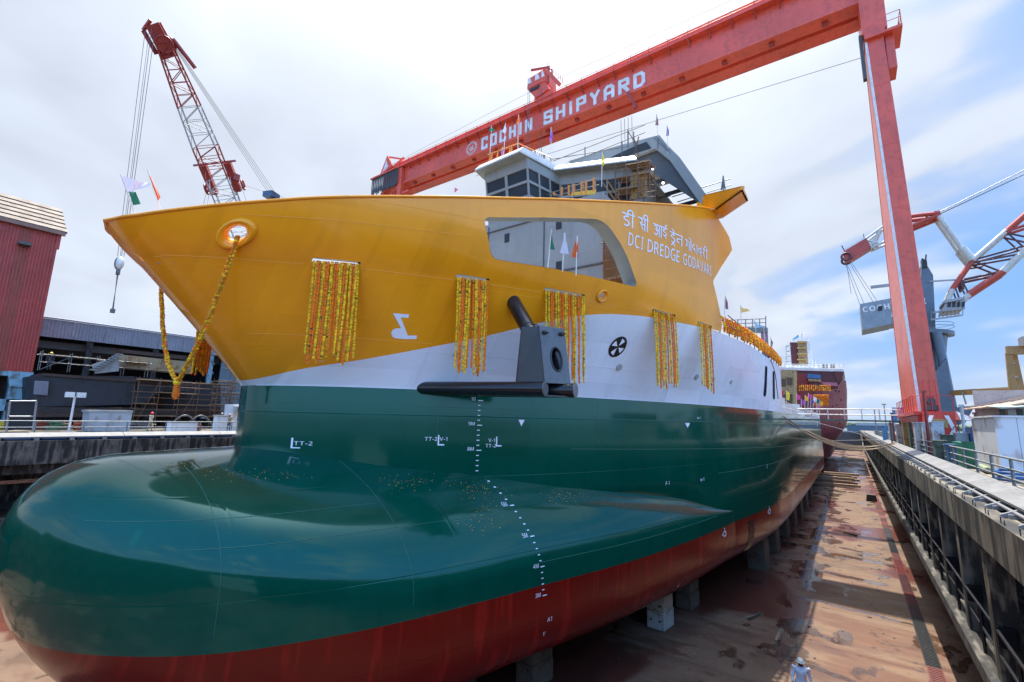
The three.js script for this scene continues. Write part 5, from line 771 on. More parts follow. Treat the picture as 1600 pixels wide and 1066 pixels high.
{
  const Hh = thing('workshop_hall', 'long grey workshop hall with open dark side behind the ship block', 'hall'); const X = -80;
  const fas = std([0.26, 0.28, 0.34], 0.6, 0, T_grime, 6), blueW = std([0.10, 0.16, 0.20], 0.6, 0, T_rust, 5);
  for (let i = 0; i < 22; i++) { const a = 20 - i * 3, g = mb().span(X, 8.5, a, X + 0.2, 10.75, a - 2.96); for (let k = 0; k < 9; k++) g.box(X + 0.24, 9.62, a - 0.2 - k * 0.33, 0.06, 2.2, 0.1); g.build('fascia_sheet', fas, Hh); }
  const roof = mb(); roof.poly([V(X + 0.4, 10.75, 20), V(X + 0.4, 10.75, -46), V(X - 30, 15, -46), V(X - 30, 15, 20)], 0.2, YUP); roof.build('roof', fas, Hh);
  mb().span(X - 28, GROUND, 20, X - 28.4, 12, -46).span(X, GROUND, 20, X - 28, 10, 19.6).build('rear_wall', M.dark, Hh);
  mb().span(X - 0.2, GROUND, -30.6, X, 8.5, -46).span(X, GROUND, -46, X - 28, 10.7, -46.3).build('blue_wall', blueW, Hh);
  for (let i = 0; i < 5; i++) mb().span(X + 0.02, -1.0 + i * 1.9, -30.7, X + 0.1, -0.92 + i * 1.9, -46).build('cladding_rail', M.greyLight, Hh);
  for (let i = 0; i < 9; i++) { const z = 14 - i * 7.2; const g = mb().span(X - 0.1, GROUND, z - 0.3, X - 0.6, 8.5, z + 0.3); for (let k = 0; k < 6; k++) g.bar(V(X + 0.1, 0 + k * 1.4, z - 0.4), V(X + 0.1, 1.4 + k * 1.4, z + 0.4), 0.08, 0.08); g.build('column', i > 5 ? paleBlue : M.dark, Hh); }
  const lampW = std([0.8, 0.82, 0.8], 0.5, 0, null, 1, { emissive: lin(1, 1, 0.95), emissiveIntensity: 1.5 });
  for (const [u, v] of [[78, 541], [232, 564], [205, 560], [296, 578], [168, 548]]) { const p = atX(u, v, X - 5); mb().box(p.x, p.y, p.z, 0.3, 0.16, 0.4).build('hall_lamp', lampW, Hh); }
  for (let i = 0; i < 3; i++) mb().span(X - 2 - i * 8, 7.3, 18, X - 2.6 - i * 8, 8.2, -46).build('crane_rail', M.greyDark, Hh);
}
{
  const B = thing('hull_block', 'dark unfinished hull block with round manholes lying before the workshop', 'ship block'); const X = -62, P = (u, v, d = 0) => atX(u, v, X + d), steelD = std([0.016, 0.019, 0.027], 0.7, 0, T_rust, 6), rustD = std([0.045, 0.022, 0.015], 0.8, 0, T_rust, 3);
  const side = mb().poly([P(58, 586), P(210, 588), P(214, 632), P(58, 636)], 12, V(-1, 0, 0)); side.build('side_shell', steelD, B);
  const lowB = mb().poly([P(55, 636, 0.3), P(345, 640, 0.3), P(345, 650, 0.3), P(55, 652, 0.3)], 12, V(-1, 0, 0)); const lb = lowB.build('double_bottom', rustD, B);
  for (const u of [72, 98, 128, 160, 196, 236]) { const p = P(u, 641, 0.32); mb().add(new THREE.CylinderGeometry(0.34, 0.34, 0.04, 20).rotateZ(Math.PI / 2).scale(1, 0.85, 1.5).translate(p.x, p.y, p.z)).build('manhole', M.dark, lb); }
  const fr = mb().poly([P(214, 590, 0.1), P(300, 596, 0.1), P(300, 612, 0.1), P(255, 610, 0.1), P(232, 626, 0.1), P(214, 632, 0.1)], 0.4, V(-1, 0, 0)).poly([P(255, 596, -3), P(345, 602, -3), P(345, 645, -3), P(255, 640, -3)], 8, V(-1, 0, 0)); fr.build('web_frame', steelD, B);
  mb().poly([P(54, 595, 0.25), P(76, 596, 0.25), P(74, 618, 0.25), P(52, 616, 0.25)], 0.1, V(1, 0, 0)).build('access_panel', std([0.16, 0.17, 0.22], 0.6), B);
  const tp = mb().poly([P(66, 583, 0.2), P(305, 600, 0.2), P(305, 604, 0.2), P(66, 587, 0.2)], 6, V(-1, 0, 0)); tp.build('deck_edge', rustD, B);
  const beam = mb().poly([P(186, 554, -1), P(300, 566, -1), P(300, 584, -1), P(186, 574, -1)], 2, V(-1, 0, 0)); const bm = beam.build('pipe_beam', std([0.27, 0.22, 0.13], 0.7, 0, T_rust, 3), B);
  mb().poly([P(188, 546, -1), P(298, 558, -1), P(298, 563, -1), P(188, 551, -1)], 2, V(-1, 0, 0)).build('upper_beam', rustD, bm);
  const st = mb(); for (let i = 0; i < 9; i++) { const p = P(146 + i * 5, 578 - i * 3, 0.4); st.box(p.x, p.y, p.z, 0.9, 0.12, 0.5); } st.poly([P(144, 570, 0.4), P(186, 556, 0.4), P(186, 580, 0.4), P(150, 584, 0.4)], 0.3, V(-1, 0, 0)); st.build('stair_landing', std([0.25, 0.27, 0.29], 0.6), B);
  for (let i = 0; i < 9; i++) { const p = P(62 + i * 34, 655, 0); mb().box(p.x - 2, (p.y + GROUND) / 2, p.z, 1.4, Math.max(0.3, p.y - GROUND), 0.9).build('support_block', rustD, B); }
}
function scaffold(name, label, P0, ux, uy, uz, nx, ny, nz, dx, dy, dz, mat, boards = true, group) {
  const S = thing(name, label, 'scaffolding', group), at = (i, j, k) => P0.clone().addScaledVector(ux, i * dx).addScaledVector(uy, j * dy).addScaledVector(uz, k * dz);
  for (let i = 0; i <= nx; i++) for (let k = 0; k <= nz; k++) mb().tube(at(i, 0, k), at(i, ny + 0.25, k), 0.035, 6).build('standard', mat, S);
  for (let j = 1; j <= ny; j++) { for (let k = 0; k <= nz; k++) { mb().tube(at(-0.12, j, k), at(nx + 0.12, j, k), 0.032, 6).build('ledger', mat, S); mb().tube(at(0, j - 0.45, k), at(nx, j - 0.45, k), 0.025, 6).build('guard_rail', mat, S); } if (boards) for (let i = 0; i < nx; i++) if ((i + j) % 3) { const a = at(i + 0.03, j, 0), b = at(i + 0.97, j, 0), c = at(i + 0.97, j, nz), d = at(i + 0.03, j, nz); for (const q of [a, b, c, d]) q.y += 0.05; mb().poly([a, b, c, d], 0.05, YUP).build('plank', M.wood, S); } }
  for (let i = 0; i < nx; i += 2) mb().tube(at(i, 0, 0), at(i + 1, ny, 0), 0.028, 6).build('brace', mat, S);
  return S;
}
scaffold('scaffolding', 'rusty tube scaffolding against the dark hull block on the left', V(-60.8, GROUND, -15.6), V(0, 0, -1), YUP, V(-1, 0, 0), 5, 4, 1, 1.9, 1.28, 1.2, M.rustPole);
scaffold('scaffolding', 'grey scaffold walkway with planks along the top of the hull block', V(-62.2, 3.4, -8.2), V(0, 0, -1), YUP, V(-1, 0, 0), 4, 1, 1, 2.1, 1.5, 1, M.pole);
scaffold('scaffolding', 'brown scaffolding beside the stem at the end of the hull block', V(-59, GROUND, -22.5), V(0, 0, -1), YUP, V(-1, 0, 0), 2, 4, 1, 1.6, 1.35, 1.2, M.rustPole);
// quay equipment on the left
const onGround = (u, v) => atY(u, v, GROUND);
{
  const c1 = thing('skip', 'black upright steel skip frame by the blue columns on the left quay', 'skip'); const a = V(-52.5, 0, -6.9), pN = (u, v) => atX(u, v, -52.5);
  mb().poly([pN(12, 672), pN(50, 672), pN(56, 628), pN(16, 628)], 2, V(-1, 0, 0)).build('body', std([0.012, 0.014, 0.022], 0.6), c1);
  const fr = mb(); for (const [p, q] of [[[10, 674], [16, 627]], [[51, 674], [57, 627]], [[15, 627], [57, 627]], [[12, 651], [54, 651]]]) fr.tube(atX(p[0], p[1], -52.35), atX(q[0], q[1], -52.35), 0.07, 6); fr.build('frame', M.steel, c1);
  const c2 = thing('container', 'pale grey steel container standing on the left quay behind the railing', 'container'); const X = -52.6, Q = (u, v) => atX(u, v, X);
  mb().poly([Q(137, 674), Q(202, 674), Q(207, 644), Q(140, 643)], 2.2, V(-1, 0, 0)).build('body', std([0.42, 0.45, 0.50], 0.5, 0, T_rust, 8), c2); mb().poly([atX(138, 644, X + 0.05), atX(208, 645, X + 0.05), atX(208, 641.5, X + 0.05), atX(138, 641, X + 0.05)], 2.3, V(-1, 0, 0)).build('lid', M.greyLight, c2);
  mb().poly([atX(171, 674, X + 0.03), atX(172.4, 674, X + 0.03), atX(174.4, 644, X + 0.03), atX(173, 644, X + 0.03)], 0.04, V(-1, 0, 0)).build('seam', M.greyLight, c2);
  const lp = thing('lamp_post', 'white lamp post with two floodlights on the left quay', 'lamp post'), b = onGround(107, 676), t = atX(115, 619, b.x); mb().tube(V(b.x, GROUND, b.z), V(b.x, t.y, b.z), 0.08, 8).build('post', M.whitePaint, lp); for (const d of [-0.35, 0.35]) mb().box(b.x + 0.1, t.y + 0.1, b.z + d, 0.4, 0.42, 0.55).build('floodlight', M.whitePaint, lp);
  const cab = thing('control_cabin', 'white control cabin with an air conditioner close to the green stem', 'cabin'); const X2 = -50, W = (u, v) => atX(u, v, X2); mb().poly([W(362, 676), W(384, 676), W(384, 632), W(365, 632)], 2, V(-1, 0, 0)).build('body', M.whitePaint, cab); const ac = W(371, 640); mb().box(ac.x + 0.25, ac.y, ac.z, 0.5, 0.6, 0.85).build('air_conditioner', M.greyLight, cab); mb().add(new THREE.TorusGeometry(0.2, 0.03, 6, 18).rotateY(Math.PI / 2).translate(ac.x + 0.51, ac.y, ac.z)).build('fan_guard', M.greyDark, cab);
  const bx = thing('cabinet', 'small white cabinet with a dark base on the left quay near the stem', 'cabinet'); const e = onGround(342, 677); mb().box(e.x, -1.3, e.z, 0.8, 1.5, 0.9).build('body', M.whitePaint, bx); mb().box(e.x, -0.5, e.z, 0.95, 0.1, 1.05).build('lid', M.greyLight, bx);
  const wb = thing('container', 'low white box lying behind the railing left of the stem', 'box'); const f = onGround(283, 679); mb().box(f.x, -1.55, f.z, 1, 0.9, 1.9).build('body', M.whitePaint, wb); mb().box(f.x, -1.08, f.z, 1.06, 0.08, 1.96).build('lid', M.greyLight, wb);
  const cr = thing('cradle', 'arched rusty steel cradle frames standing on the left quay near the cabin', 'cradle'); for (const z of [-16.8, -18.2]) { const pts = []; for (let i = 0; i <= 10; i++) { const q = i / 10; pts.push(V(-54, GROUND + 0.4 + 1.1 * Math.sin(Math.PI * q), z - q * 2.4)); } mb().path(pts, 0.09, 6).build('arch', M.greyDark, cr); }
  const cols = [[0.30, 0.05, 0.03], [0.10, 0.24, 0.12], [0.26, 0.17, 0.09], [0.4, 0.1, 0.05], [0.12, 0.13, 0.14], [0.2, 0.05, 0.04], [0.5, 0.42, 0.03]], nm = ['red oxide plate stack', 'green steel tray', 'rusty angle bars', 'red painted crate', 'grey pipe bundle', 'brown plate stack', 'bright yellow drum stack'];
  [[64, 670, 1.5], [82, 672, 1.2], [92, 668, 1.3], [124, 672, 1.2], [216, 671, 1.6], [300, 675, 1.3], [3, 668, 1.4]].forEach(([u, v, w], i) => { const o = onGround(u, v), g = thing('material_stack', nm[i] + ' lying on the left quay' + ['', ' behind the black skip', ' left of the lamp post', ' beside the lamp post', ' right of the pale container', ' beside the low white box', ' at the left edge of the photo'][i], 'material stack'); const x = Math.max(o.x, -58); for (let k = 0; k < 4; k++) mb().box(x + rr(-0.2, 0.2), GROUND + 0.1 + k * 0.2, o.z * (x / o.x) + rr(-0.2, 0.2), 1.0, 0.16, w * rr(0.7, 1), rr(-0.2, 0.2)).build('piece', std(cols[i], 0.7, 0, T_rust, 2), g); });
  const tr = thing('cable_trough', 'white covered cable trough with blue rollers along the left dock edge', 'cable trough');
  for (let i = 0; i < 9; i++) { const a = 14 - i * 6; mb().poly([V(-40.15, -1.95, a), V(-40.75, -1.72, a), V(-40.75, -1.64, a), V(-40.15, -1.87, a)], 5.97, V(0, 0, -1)).build('cover', coverM, tr); }
  mb().span(-40.9, GROUND, 14, -40.6, -1.85, -40).build('trough_side', M.black, tr);
  const bl = std([0.02, 0.07, 0.20], 0.5); for (let i = 0; i < 30; i++) { const z = 10 - i * 1.6; mb().tube(V(-40.25, GROUND + 0.12, z), V(-40.25, GROUND + 0.12, z - 1.1), 0.09, 8).build('roller', bl, tr); mb().box(-40.3, GROUND + 0.12, z - 1.35, 0.5, 0.24, 0.22).build('bracket', M.steel, tr); }
  const rl = thing('quay_railing', 'thin grey railing along the left quay', 'railing'); for (let i = 0; i < 20; i++) mb().tube(V(-41.6, GROUND, 8 - i * 2.3), V(-41.6, -0.95, 8 - i * 2.3), 0.035, 6).build('post', M.rail, rl); for (const y of [-0.95, -1.35]) mb().tube(V(-41.6, y, 10), V(-41.6, y, -40), 0.03, 6).build('rail', M.rail, rl);
  const hs = thing('hose', 'pale hose curling over the dock edge beside the green stem', 'hose'); mb().path([V(-40.8, -2.0, -18.2), V(-40.2, -2.05, -17.8), V(-39.9, -2.5, -17.4), V(-39.9, -2.95, -16.7)], 0.05, 7, 24).build('hose_pipe', M.greyLight, hs);
}
// ------------------------------------------------------------------ right quay, second ship, gangway, distance
const bx3 = (u0, u1, v0, v1, z, d, mat, name, parent) => { const a = atZ(u0, v1, z), b = atZ(u1, v1, z), t = atZ((u0 + u1) / 2, v0, z); return mb().span(a.x, Math.min(a.y, b.y), z, b.x, t.y, z - d).build(name, mat, parent); };
const standing = (u0, u1, v0, z, d, mat, name, parent) => { const a = atZ(u0, v0, z), b = atZ(u1, v0, z); return mb().span(a.x, GROUND, z, b.x, (a.y + b.y) / 2, z - d).build(name, mat, parent); };
{
  const one = (name, label, cat, group) => thing(name, label, cat, group);
  const green = std([0.015, 0.20, 0.12], 0.5, 0, T_grime, 3), blue = std([0.02, 0.12, 0.34], 0.5, 0, T_grime, 3), pale = std([0.72, 0.73, 0.77], 0.5, 0, T_rust, 9);
  const rim = (g, z, u0, u1, v0, mat) => { const a = atZ(u0, v0, z), b = atZ(u1, v0, z), y = (a.y + b.y) / 2; mb().span(a.x - 0.04, y, z + 0.04, b.x + 0.04, y + 0.07, z + 0.0).span(a.x - 0.04, GROUND + 0.02, z + 0.03, b.x + 0.04, GROUND + 0.12, z).build('rim', mat, g); for (let i = 0; i < 4; i++) { const x = lerp(a.x, b.x, (i + 0.5) / 4); mb().span(x - 0.03, GROUND + 0.1, z + 0.03, x + 0.03, y, z).build('rib', mat, g); } };
  let g = one('green_skip', 'green steel waste skip behind the quay railing on the right', 'skip'); standing(1503, 1561, 693, -34.5, 3, green, 'body', g); rim(g, -34.5, 1503, 1561, 693, green);
  g = one('water_tank', 'bright blue square tank behind the green skip', 'tank'); standing(1518, 1547, 668, -41, 2.2, blue, 'body', g); rim(g, -41, 1518, 1547, 668, blue); const tc = atZ(1534, 673, -40.95); mb().add(new THREE.TorusGeometry(0.36, 0.06, 6, 22).translate(tc.x, tc.y, tc.z)).build('hatch_ring', blue, g);
  g = one('plastic_drum', 'blue plastic drum lying on timber beside the tall pale panel', 'drum'); const dc = atZ(1552, 684, -35); mb().tube(V(dc.x - 0.55, dc.y, dc.z), V(dc.x + 0.55, dc.y, dc.z), 0.42, 20).build('body', blue, g); for (const d of [-0.3, 0.3]) mb().add(new THREE.TorusGeometry(0.425, 0.03, 6, 22).rotateY(Math.PI / 2).translate(dc.x + d, dc.y, dc.z)).build('hoop', blue, g); mb().span(dc.x - 0.9, GROUND, dc.z - 0.4, dc.x + 0.9, dc.y - 0.43, dc.z + 0.4).build('timber_rest', M.wood, g);
  g = one('site_cabin', 'tall pale grey cabin with vertical joints at the right edge', 'cabin'); const wz = -29; { const a = atZ(1553, 652, wz), w = 3.4; for (let i = 0; i < 5; i++) mb().span(a.x + i * 0.68, GROUND, wz, a.x + i * 0.68 + 0.665, a.y, wz - 0.12).build('panel', pale, g); mb().span(a.x + 0.02, GROUND, wz - 0.13, a.x + w, a.y - 0.02, wz - 5).build('body', pale, g); mb().span(a.x - 0.06, a.y, wz + 0.06, a.x + w, a.y + 0.08, wz - 5).build('roof_edge', pale, g); }
  g = one('open_shed', 'open lean-to shed with brown corrugated roof behind the pale cabin', 'shed'); { const P = (u, v, z) => atZ(u, v, z), rf = std([0.34, 0.28, 0.23], 0.8, 0, T_rust, 3); const a = P(1512, 640, -62), b = P(1600, 606, -50); mb().poly([V(9.2, a.y, -66), V(9.2, a.y - 0.2, -46), V(22, a.y + 3.4, -46), V(22, a.y + 3.6, -66)], 0.12, YUP).build('roof', rf, g); for (let i = 0; i < 7; i++) mb().bar(V(9.2, a.y + 0.16, -47 - i * 3), V(22, a.y + 3.75, -47 - i * 3), 0.3, 0.1).build('roof_sheet_lap', rf, g); mb().span(10.2, GROUND, -65, 10.4, a.y, -50).span(10.2, GROUND, -65.2, 22, a.y + 2, -65).build('wall', M.greyLight, g); const cn = P(1549, 655, -47); mb().poly([V(8.3, 1.35, -45), V(10.3, 1.55, -45), V(10.3, 1.9, -49), V(8.3, 1.6, -49)], 0.08, YUP).build('canopy', std([0.30, 0.36, 0.30], 0.7), g); for (let i = 0; i < 6; i++) mb().span(8.5 + i * 0.42, GROUND, -46.5, 8.5 + i * 0.42 + (i % 2 ? 0.38 : 0.3), 1.4, -46.6).build('board', i % 2 ? M.greyLight : std([0.05, 0.07, 0.06], 0.7), g); for (let i = 0; i < 4; i++) mb().bar(V(10.4, 1.2 - i * 0.16, -44), V(16, 0.4 - i * 0.1, -44), 0.08, 0.1).build('eave_slat', std([0.06, 0.08, 0.07], 0.7), g); }
  g = one('parasol', 'red and white parasol between the chevron guard and the blue tank', 'parasol'); { const c = atZ(1495, 648, -50), tip = V(c.x, c.y + 0.25, c.z), n = 8; mb().tube(V(c.x, GROUND, c.z), tip, 0.04, 6).build('pole', M.steel, g); for (let i = 0; i < n; i++) { const A = (k) => V(c.x + 1.35 * Math.cos(k / n * 2 * Math.PI), c.y - 0.45, c.z + 1.35 * Math.sin(k / n * 2 * Math.PI)); mb().poly([tip, A(i), A(i + 1)], 0.015, YUP).build('panel', i % 2 ? M.whitePaint : std([0.55, 0.05, 0.03], 0.6), g); } }
  g = one('notice_board', 'blue notice board with a pale picture near the gantry foot', 'notice board'); bx3(1396, 1422, 637, 661, -70, 0.1, std([0.05, 0.25, 0.5], 0.4), 'board', g); bx3(1399, 1412, 641, 650, -69.94, 0.05, M.greyLight, 'picture', g); bx3(1410, 1419, 650, 657, -69.94, 0.05, M.dark, 'print', g); const nb = atZ(1409, 661, -70); for (const d of [-0.9, 0.9]) mb().tube(V(nb.x + d, GROUND, -70.05), V(nb.x + d, nb.y, -70.05), 0.05, 6).build('post', M.steel, g);
  const boxes = [[1441, 1455, 661, -45.3, 1.2, [0.55, 0.56, 0.58], 'white cabinet in front of the chevron guard'], [1456, 1474, 660, -44.4, 1.4, [0.55, 0.57, 0.62], 'white generator box with a small meter beside the chevron guard'], [1410, 1419, 661, -55, 1.2, [0.36, 0.24, 0.06], 'ochre cabinet left of the gantry foot'], [1419, 1428, 661, -52, 1.2, [0.09, 0.14, 0.10], 'dark green cabinet left of the gantry foot'], [1428, 1440, 661, -46.5, 1.2, [0.5, 0.52, 0.55], 'pale leaning panel box at the gantry foot'], [1473, 1492, 681, -40, 1.2, [0.06, 0.09, 0.06], 'dark green machine with a lid behind the railing'], [1494, 1513, 678, -42, 1.3, [0.42, 0.44, 0.46], 'grey control box left of the green skip'], [1400, 1411, 664, -60, 1.2, [0.45, 0.46, 0.48], 'pale box under the notice board'], [1378, 1386, 666, -75, 1.3, [0.08, 0.25, 0.45], 'small blue box far along the right quay'], [1388, 1396, 662, -72, 1.3, [0.5, 0.5, 0.5], 'small white box far along the right quay'], [1460, 1480, 690, -36, 1, [0.10, 0.13, 0.10], 'low dark machine behind the railing before the chevron guard'], [1480, 1494, 696, -34, 0.8, [0.05, 0.14, 0.30], 'low blue bundle of hoses behind the railing']];
  for (const [u0, u1, v0, z, d, c, l] of boxes) { const q = one('equipment_box', l, 'equipment box'), mt = std(c, 0.55, 0, T_rust, 2.5); standing(u0, u1, v0, z, d, mt, 'body', q); const a = atZ(u0, v0, z), b = atZ(u1, v0, z), y = (a.y + b.y) / 2; mb().span(a.x - 0.04, y, z + 0.04, b.x + 0.04, y + 0.06, z - d - 0.04).build('lid', mt, q); mb().span(lerp(a.x, b.x, 0.2), lerp(GROUND, y, 0.35), z, lerp(a.x, b.x, 0.75), lerp(GROUND, y, 0.8), z + 0.02).build('door', mt, q); mb().span(lerp(a.x, b.x, 0.68), lerp(GROUND, y, 0.55), z + 0.02, lerp(a.x, b.x, 0.72), lerp(GROUND, y, 0.62), z + 0.05).build('handle', M.dark, q); }
  const posts = [[1443, 612, 1452, 702, -43, [0.30, 0.03, 0.02], 'dark red pipe post leaning in front of the gantry foot'], [1502, 634, 1506, 676, -44, [0.5, 0.51, 0.52], 'thin white lamp pole beside the chevron guard'], [1524, 646, 1524, 672, -45, [0.25, 0.03, 0.03], 'dark red vent pipe on the blue tank side'], [1393, 646, 1397, 676, -70, [0.22, 0.04, 0.03], 'short brown bollard post beside the notice board']];
  for (const [u0, v0, u1, v1, z, c, l] of posts) { const q = one('post', l, 'post'), a = atZ(u0, v0, z); mb().tube(V(atZ(u1, v1, z).x, GROUND, z), a, 0.09, 8).build('pipe', std(c, 0.5), q); mb().box(a.x, a.y, a.z, 0.3, 0.14, 0.2).build('head', std(c, 0.5), q); }
  const hs = one('hose_coil', 'blue hose coiled by the green skip behind the railing', 'hose'); { const c = atZ(1563, 742, -28), pts = []; for (let i = 0; i < 40; i++) { const a = i * 0.55; pts.push(V(4.9 + 0.4 * Math.cos(a), GROUND + 0.1 + i * 0.012, -26.5 + 0.6 * Math.sin(a))); } mb().path(pts, 0.04, 6, 160).build('coil', std([0.02, 0.10, 0.30], 0.5), hs); }
  const pl = one('pipe_bundle', 'pale green pipes lying behind the railing right of the gantry foot', 'pipes'); for (let i = 0; i < 4; i++) mb().tube(V(5 + i * 0.3, GROUND + 0.2 + (i % 2) * 0.2, -31), V(5.4 + i * 0.3, GROUND + 0.25 + (i % 2) * 0.2, -37), 0.12, 10).build('pipe', std([0.26, 0.34, 0.20], 0.6), pl);
  // yellow workshop gantry beyond the shed
  g = one('yellow_gantry', 'yellow gantry crane beyond the brown roof at the right edge', 'gantry crane'); { const Z = -95, P = (u, v, dz = 0) => { const p = atZ(u, v, Z); p.z += dz; return p; }, ye = std([0.36, 0.20, 0.05], 0.6, 0, T_grime, 4); mb().bar(P(1576, 552), P(1590, 690), 0.5, 0.7).build('leg', ye, g); mb().bar(P(1589, 550, -2), P(1622, 700, -2), 0.5, 0.7).build('leg', ye, g); mb().bar(P(1590, 610, 0), P(1496, 605, -18), 0.6, 0.8).build('beam', ye, g); for (let i = 0; i < 6; i++) mb().bar(P(1578 + i * 2.4, 566 + i * 22), P(1592 + i * 4.4, 566 + i * 22, -2), 0.22, 0.22).build('rung', M.greyLight, g); mb().bar(P(1572, 548), P(1640, 546), 0.8, 1.2).build('head_beam', ye, g); const a = P(1590, 545); mb().box(a.x + 1.6, a.y + 0.9, a.z, 2.4, 1.4, 2.4).build('hoist_cab', M.steel, g); mb().tube(P(1524, 606, -10), P(1531, 628, -10), 0.12, 6).build('hanger', M.steel, g); const rl = mb(); rl.tube(P(1496, 601, -18), P(1590, 604, 0), 0.07, 5); rl.build('beam_rail', M.steel, g); }
}
// gangway and mooring lines between the ship and the quay
{
  const g = thing('gangway', 'white railed gangway crossing from the ship deck to the quay', 'gangway'); const Z = -62, a = atZ(1248, 657, Z), b = atZ(1420, 662, Z);
  mb().span(-5, 0.45, Z, 4.2, 0.62, Z - 1).build('walkway', std([0.12, 0.2, 0.16], 0.6), g); for (const z of [Z + 0.02, Z - 1.02]) { for (const y of [1.15, 1.75]) mb().tube(V(-5, y, z), V(4.2, y, z), 0.045, 6).build('rail', M.whitePaint, g); for (let i = 0; i < 7; i++) mb().tube(V(-5 + i * 1.5, 0.6, z), V(-5 + i * 1.5, 1.75, z), 0.045, 6).build('post', M.whitePaint, g); }
  const legs = mb(); for (const x of [3.3, 4.1]) legs.tube(V(x, GROUND, Z - 0.5), V(x, 0.5, Z - 0.5), 0.08, 6); legs.build('support', M.rail, g);
  const net = thing('mooring_ropes', 'bundle of sagging netted mooring ropes between ship and quay', 'ropes'); const rope = std([0.2, 0.15, 0.10], 0.9, 0, null);
  for (let i = 0; i < 8; i++) { const pts = [], o = (i - 3.5) * 0.42; for (let k = 0; k <= 14; k++) { const t = k / 14; pts.push(V(lerp(-5.0, 3.2, t), lerp(0.5, -1.7, t) - 1.1 * Math.sin(Math.PI * t) * (1 + 0.12 * (i % 4)) + o * 0.22, lerp(-49 + o, -58 + o * 2.2, t))); } mb().path(pts, 0.024, 5, 28).build('rope', rope, net); }
  const ln = thing('mooring_line', 'single thin white mooring line crossing low from the quay to the red ship', 'rope'); mb().tube(V(-6, -3.4, -118), V(3, -1.9, -84), 0.03, 5).tube(V(-5.2, 0.9, -60), V(3.3, -1.9, -80), 0.03, 5).build('line', M.greyLight, ln);
}
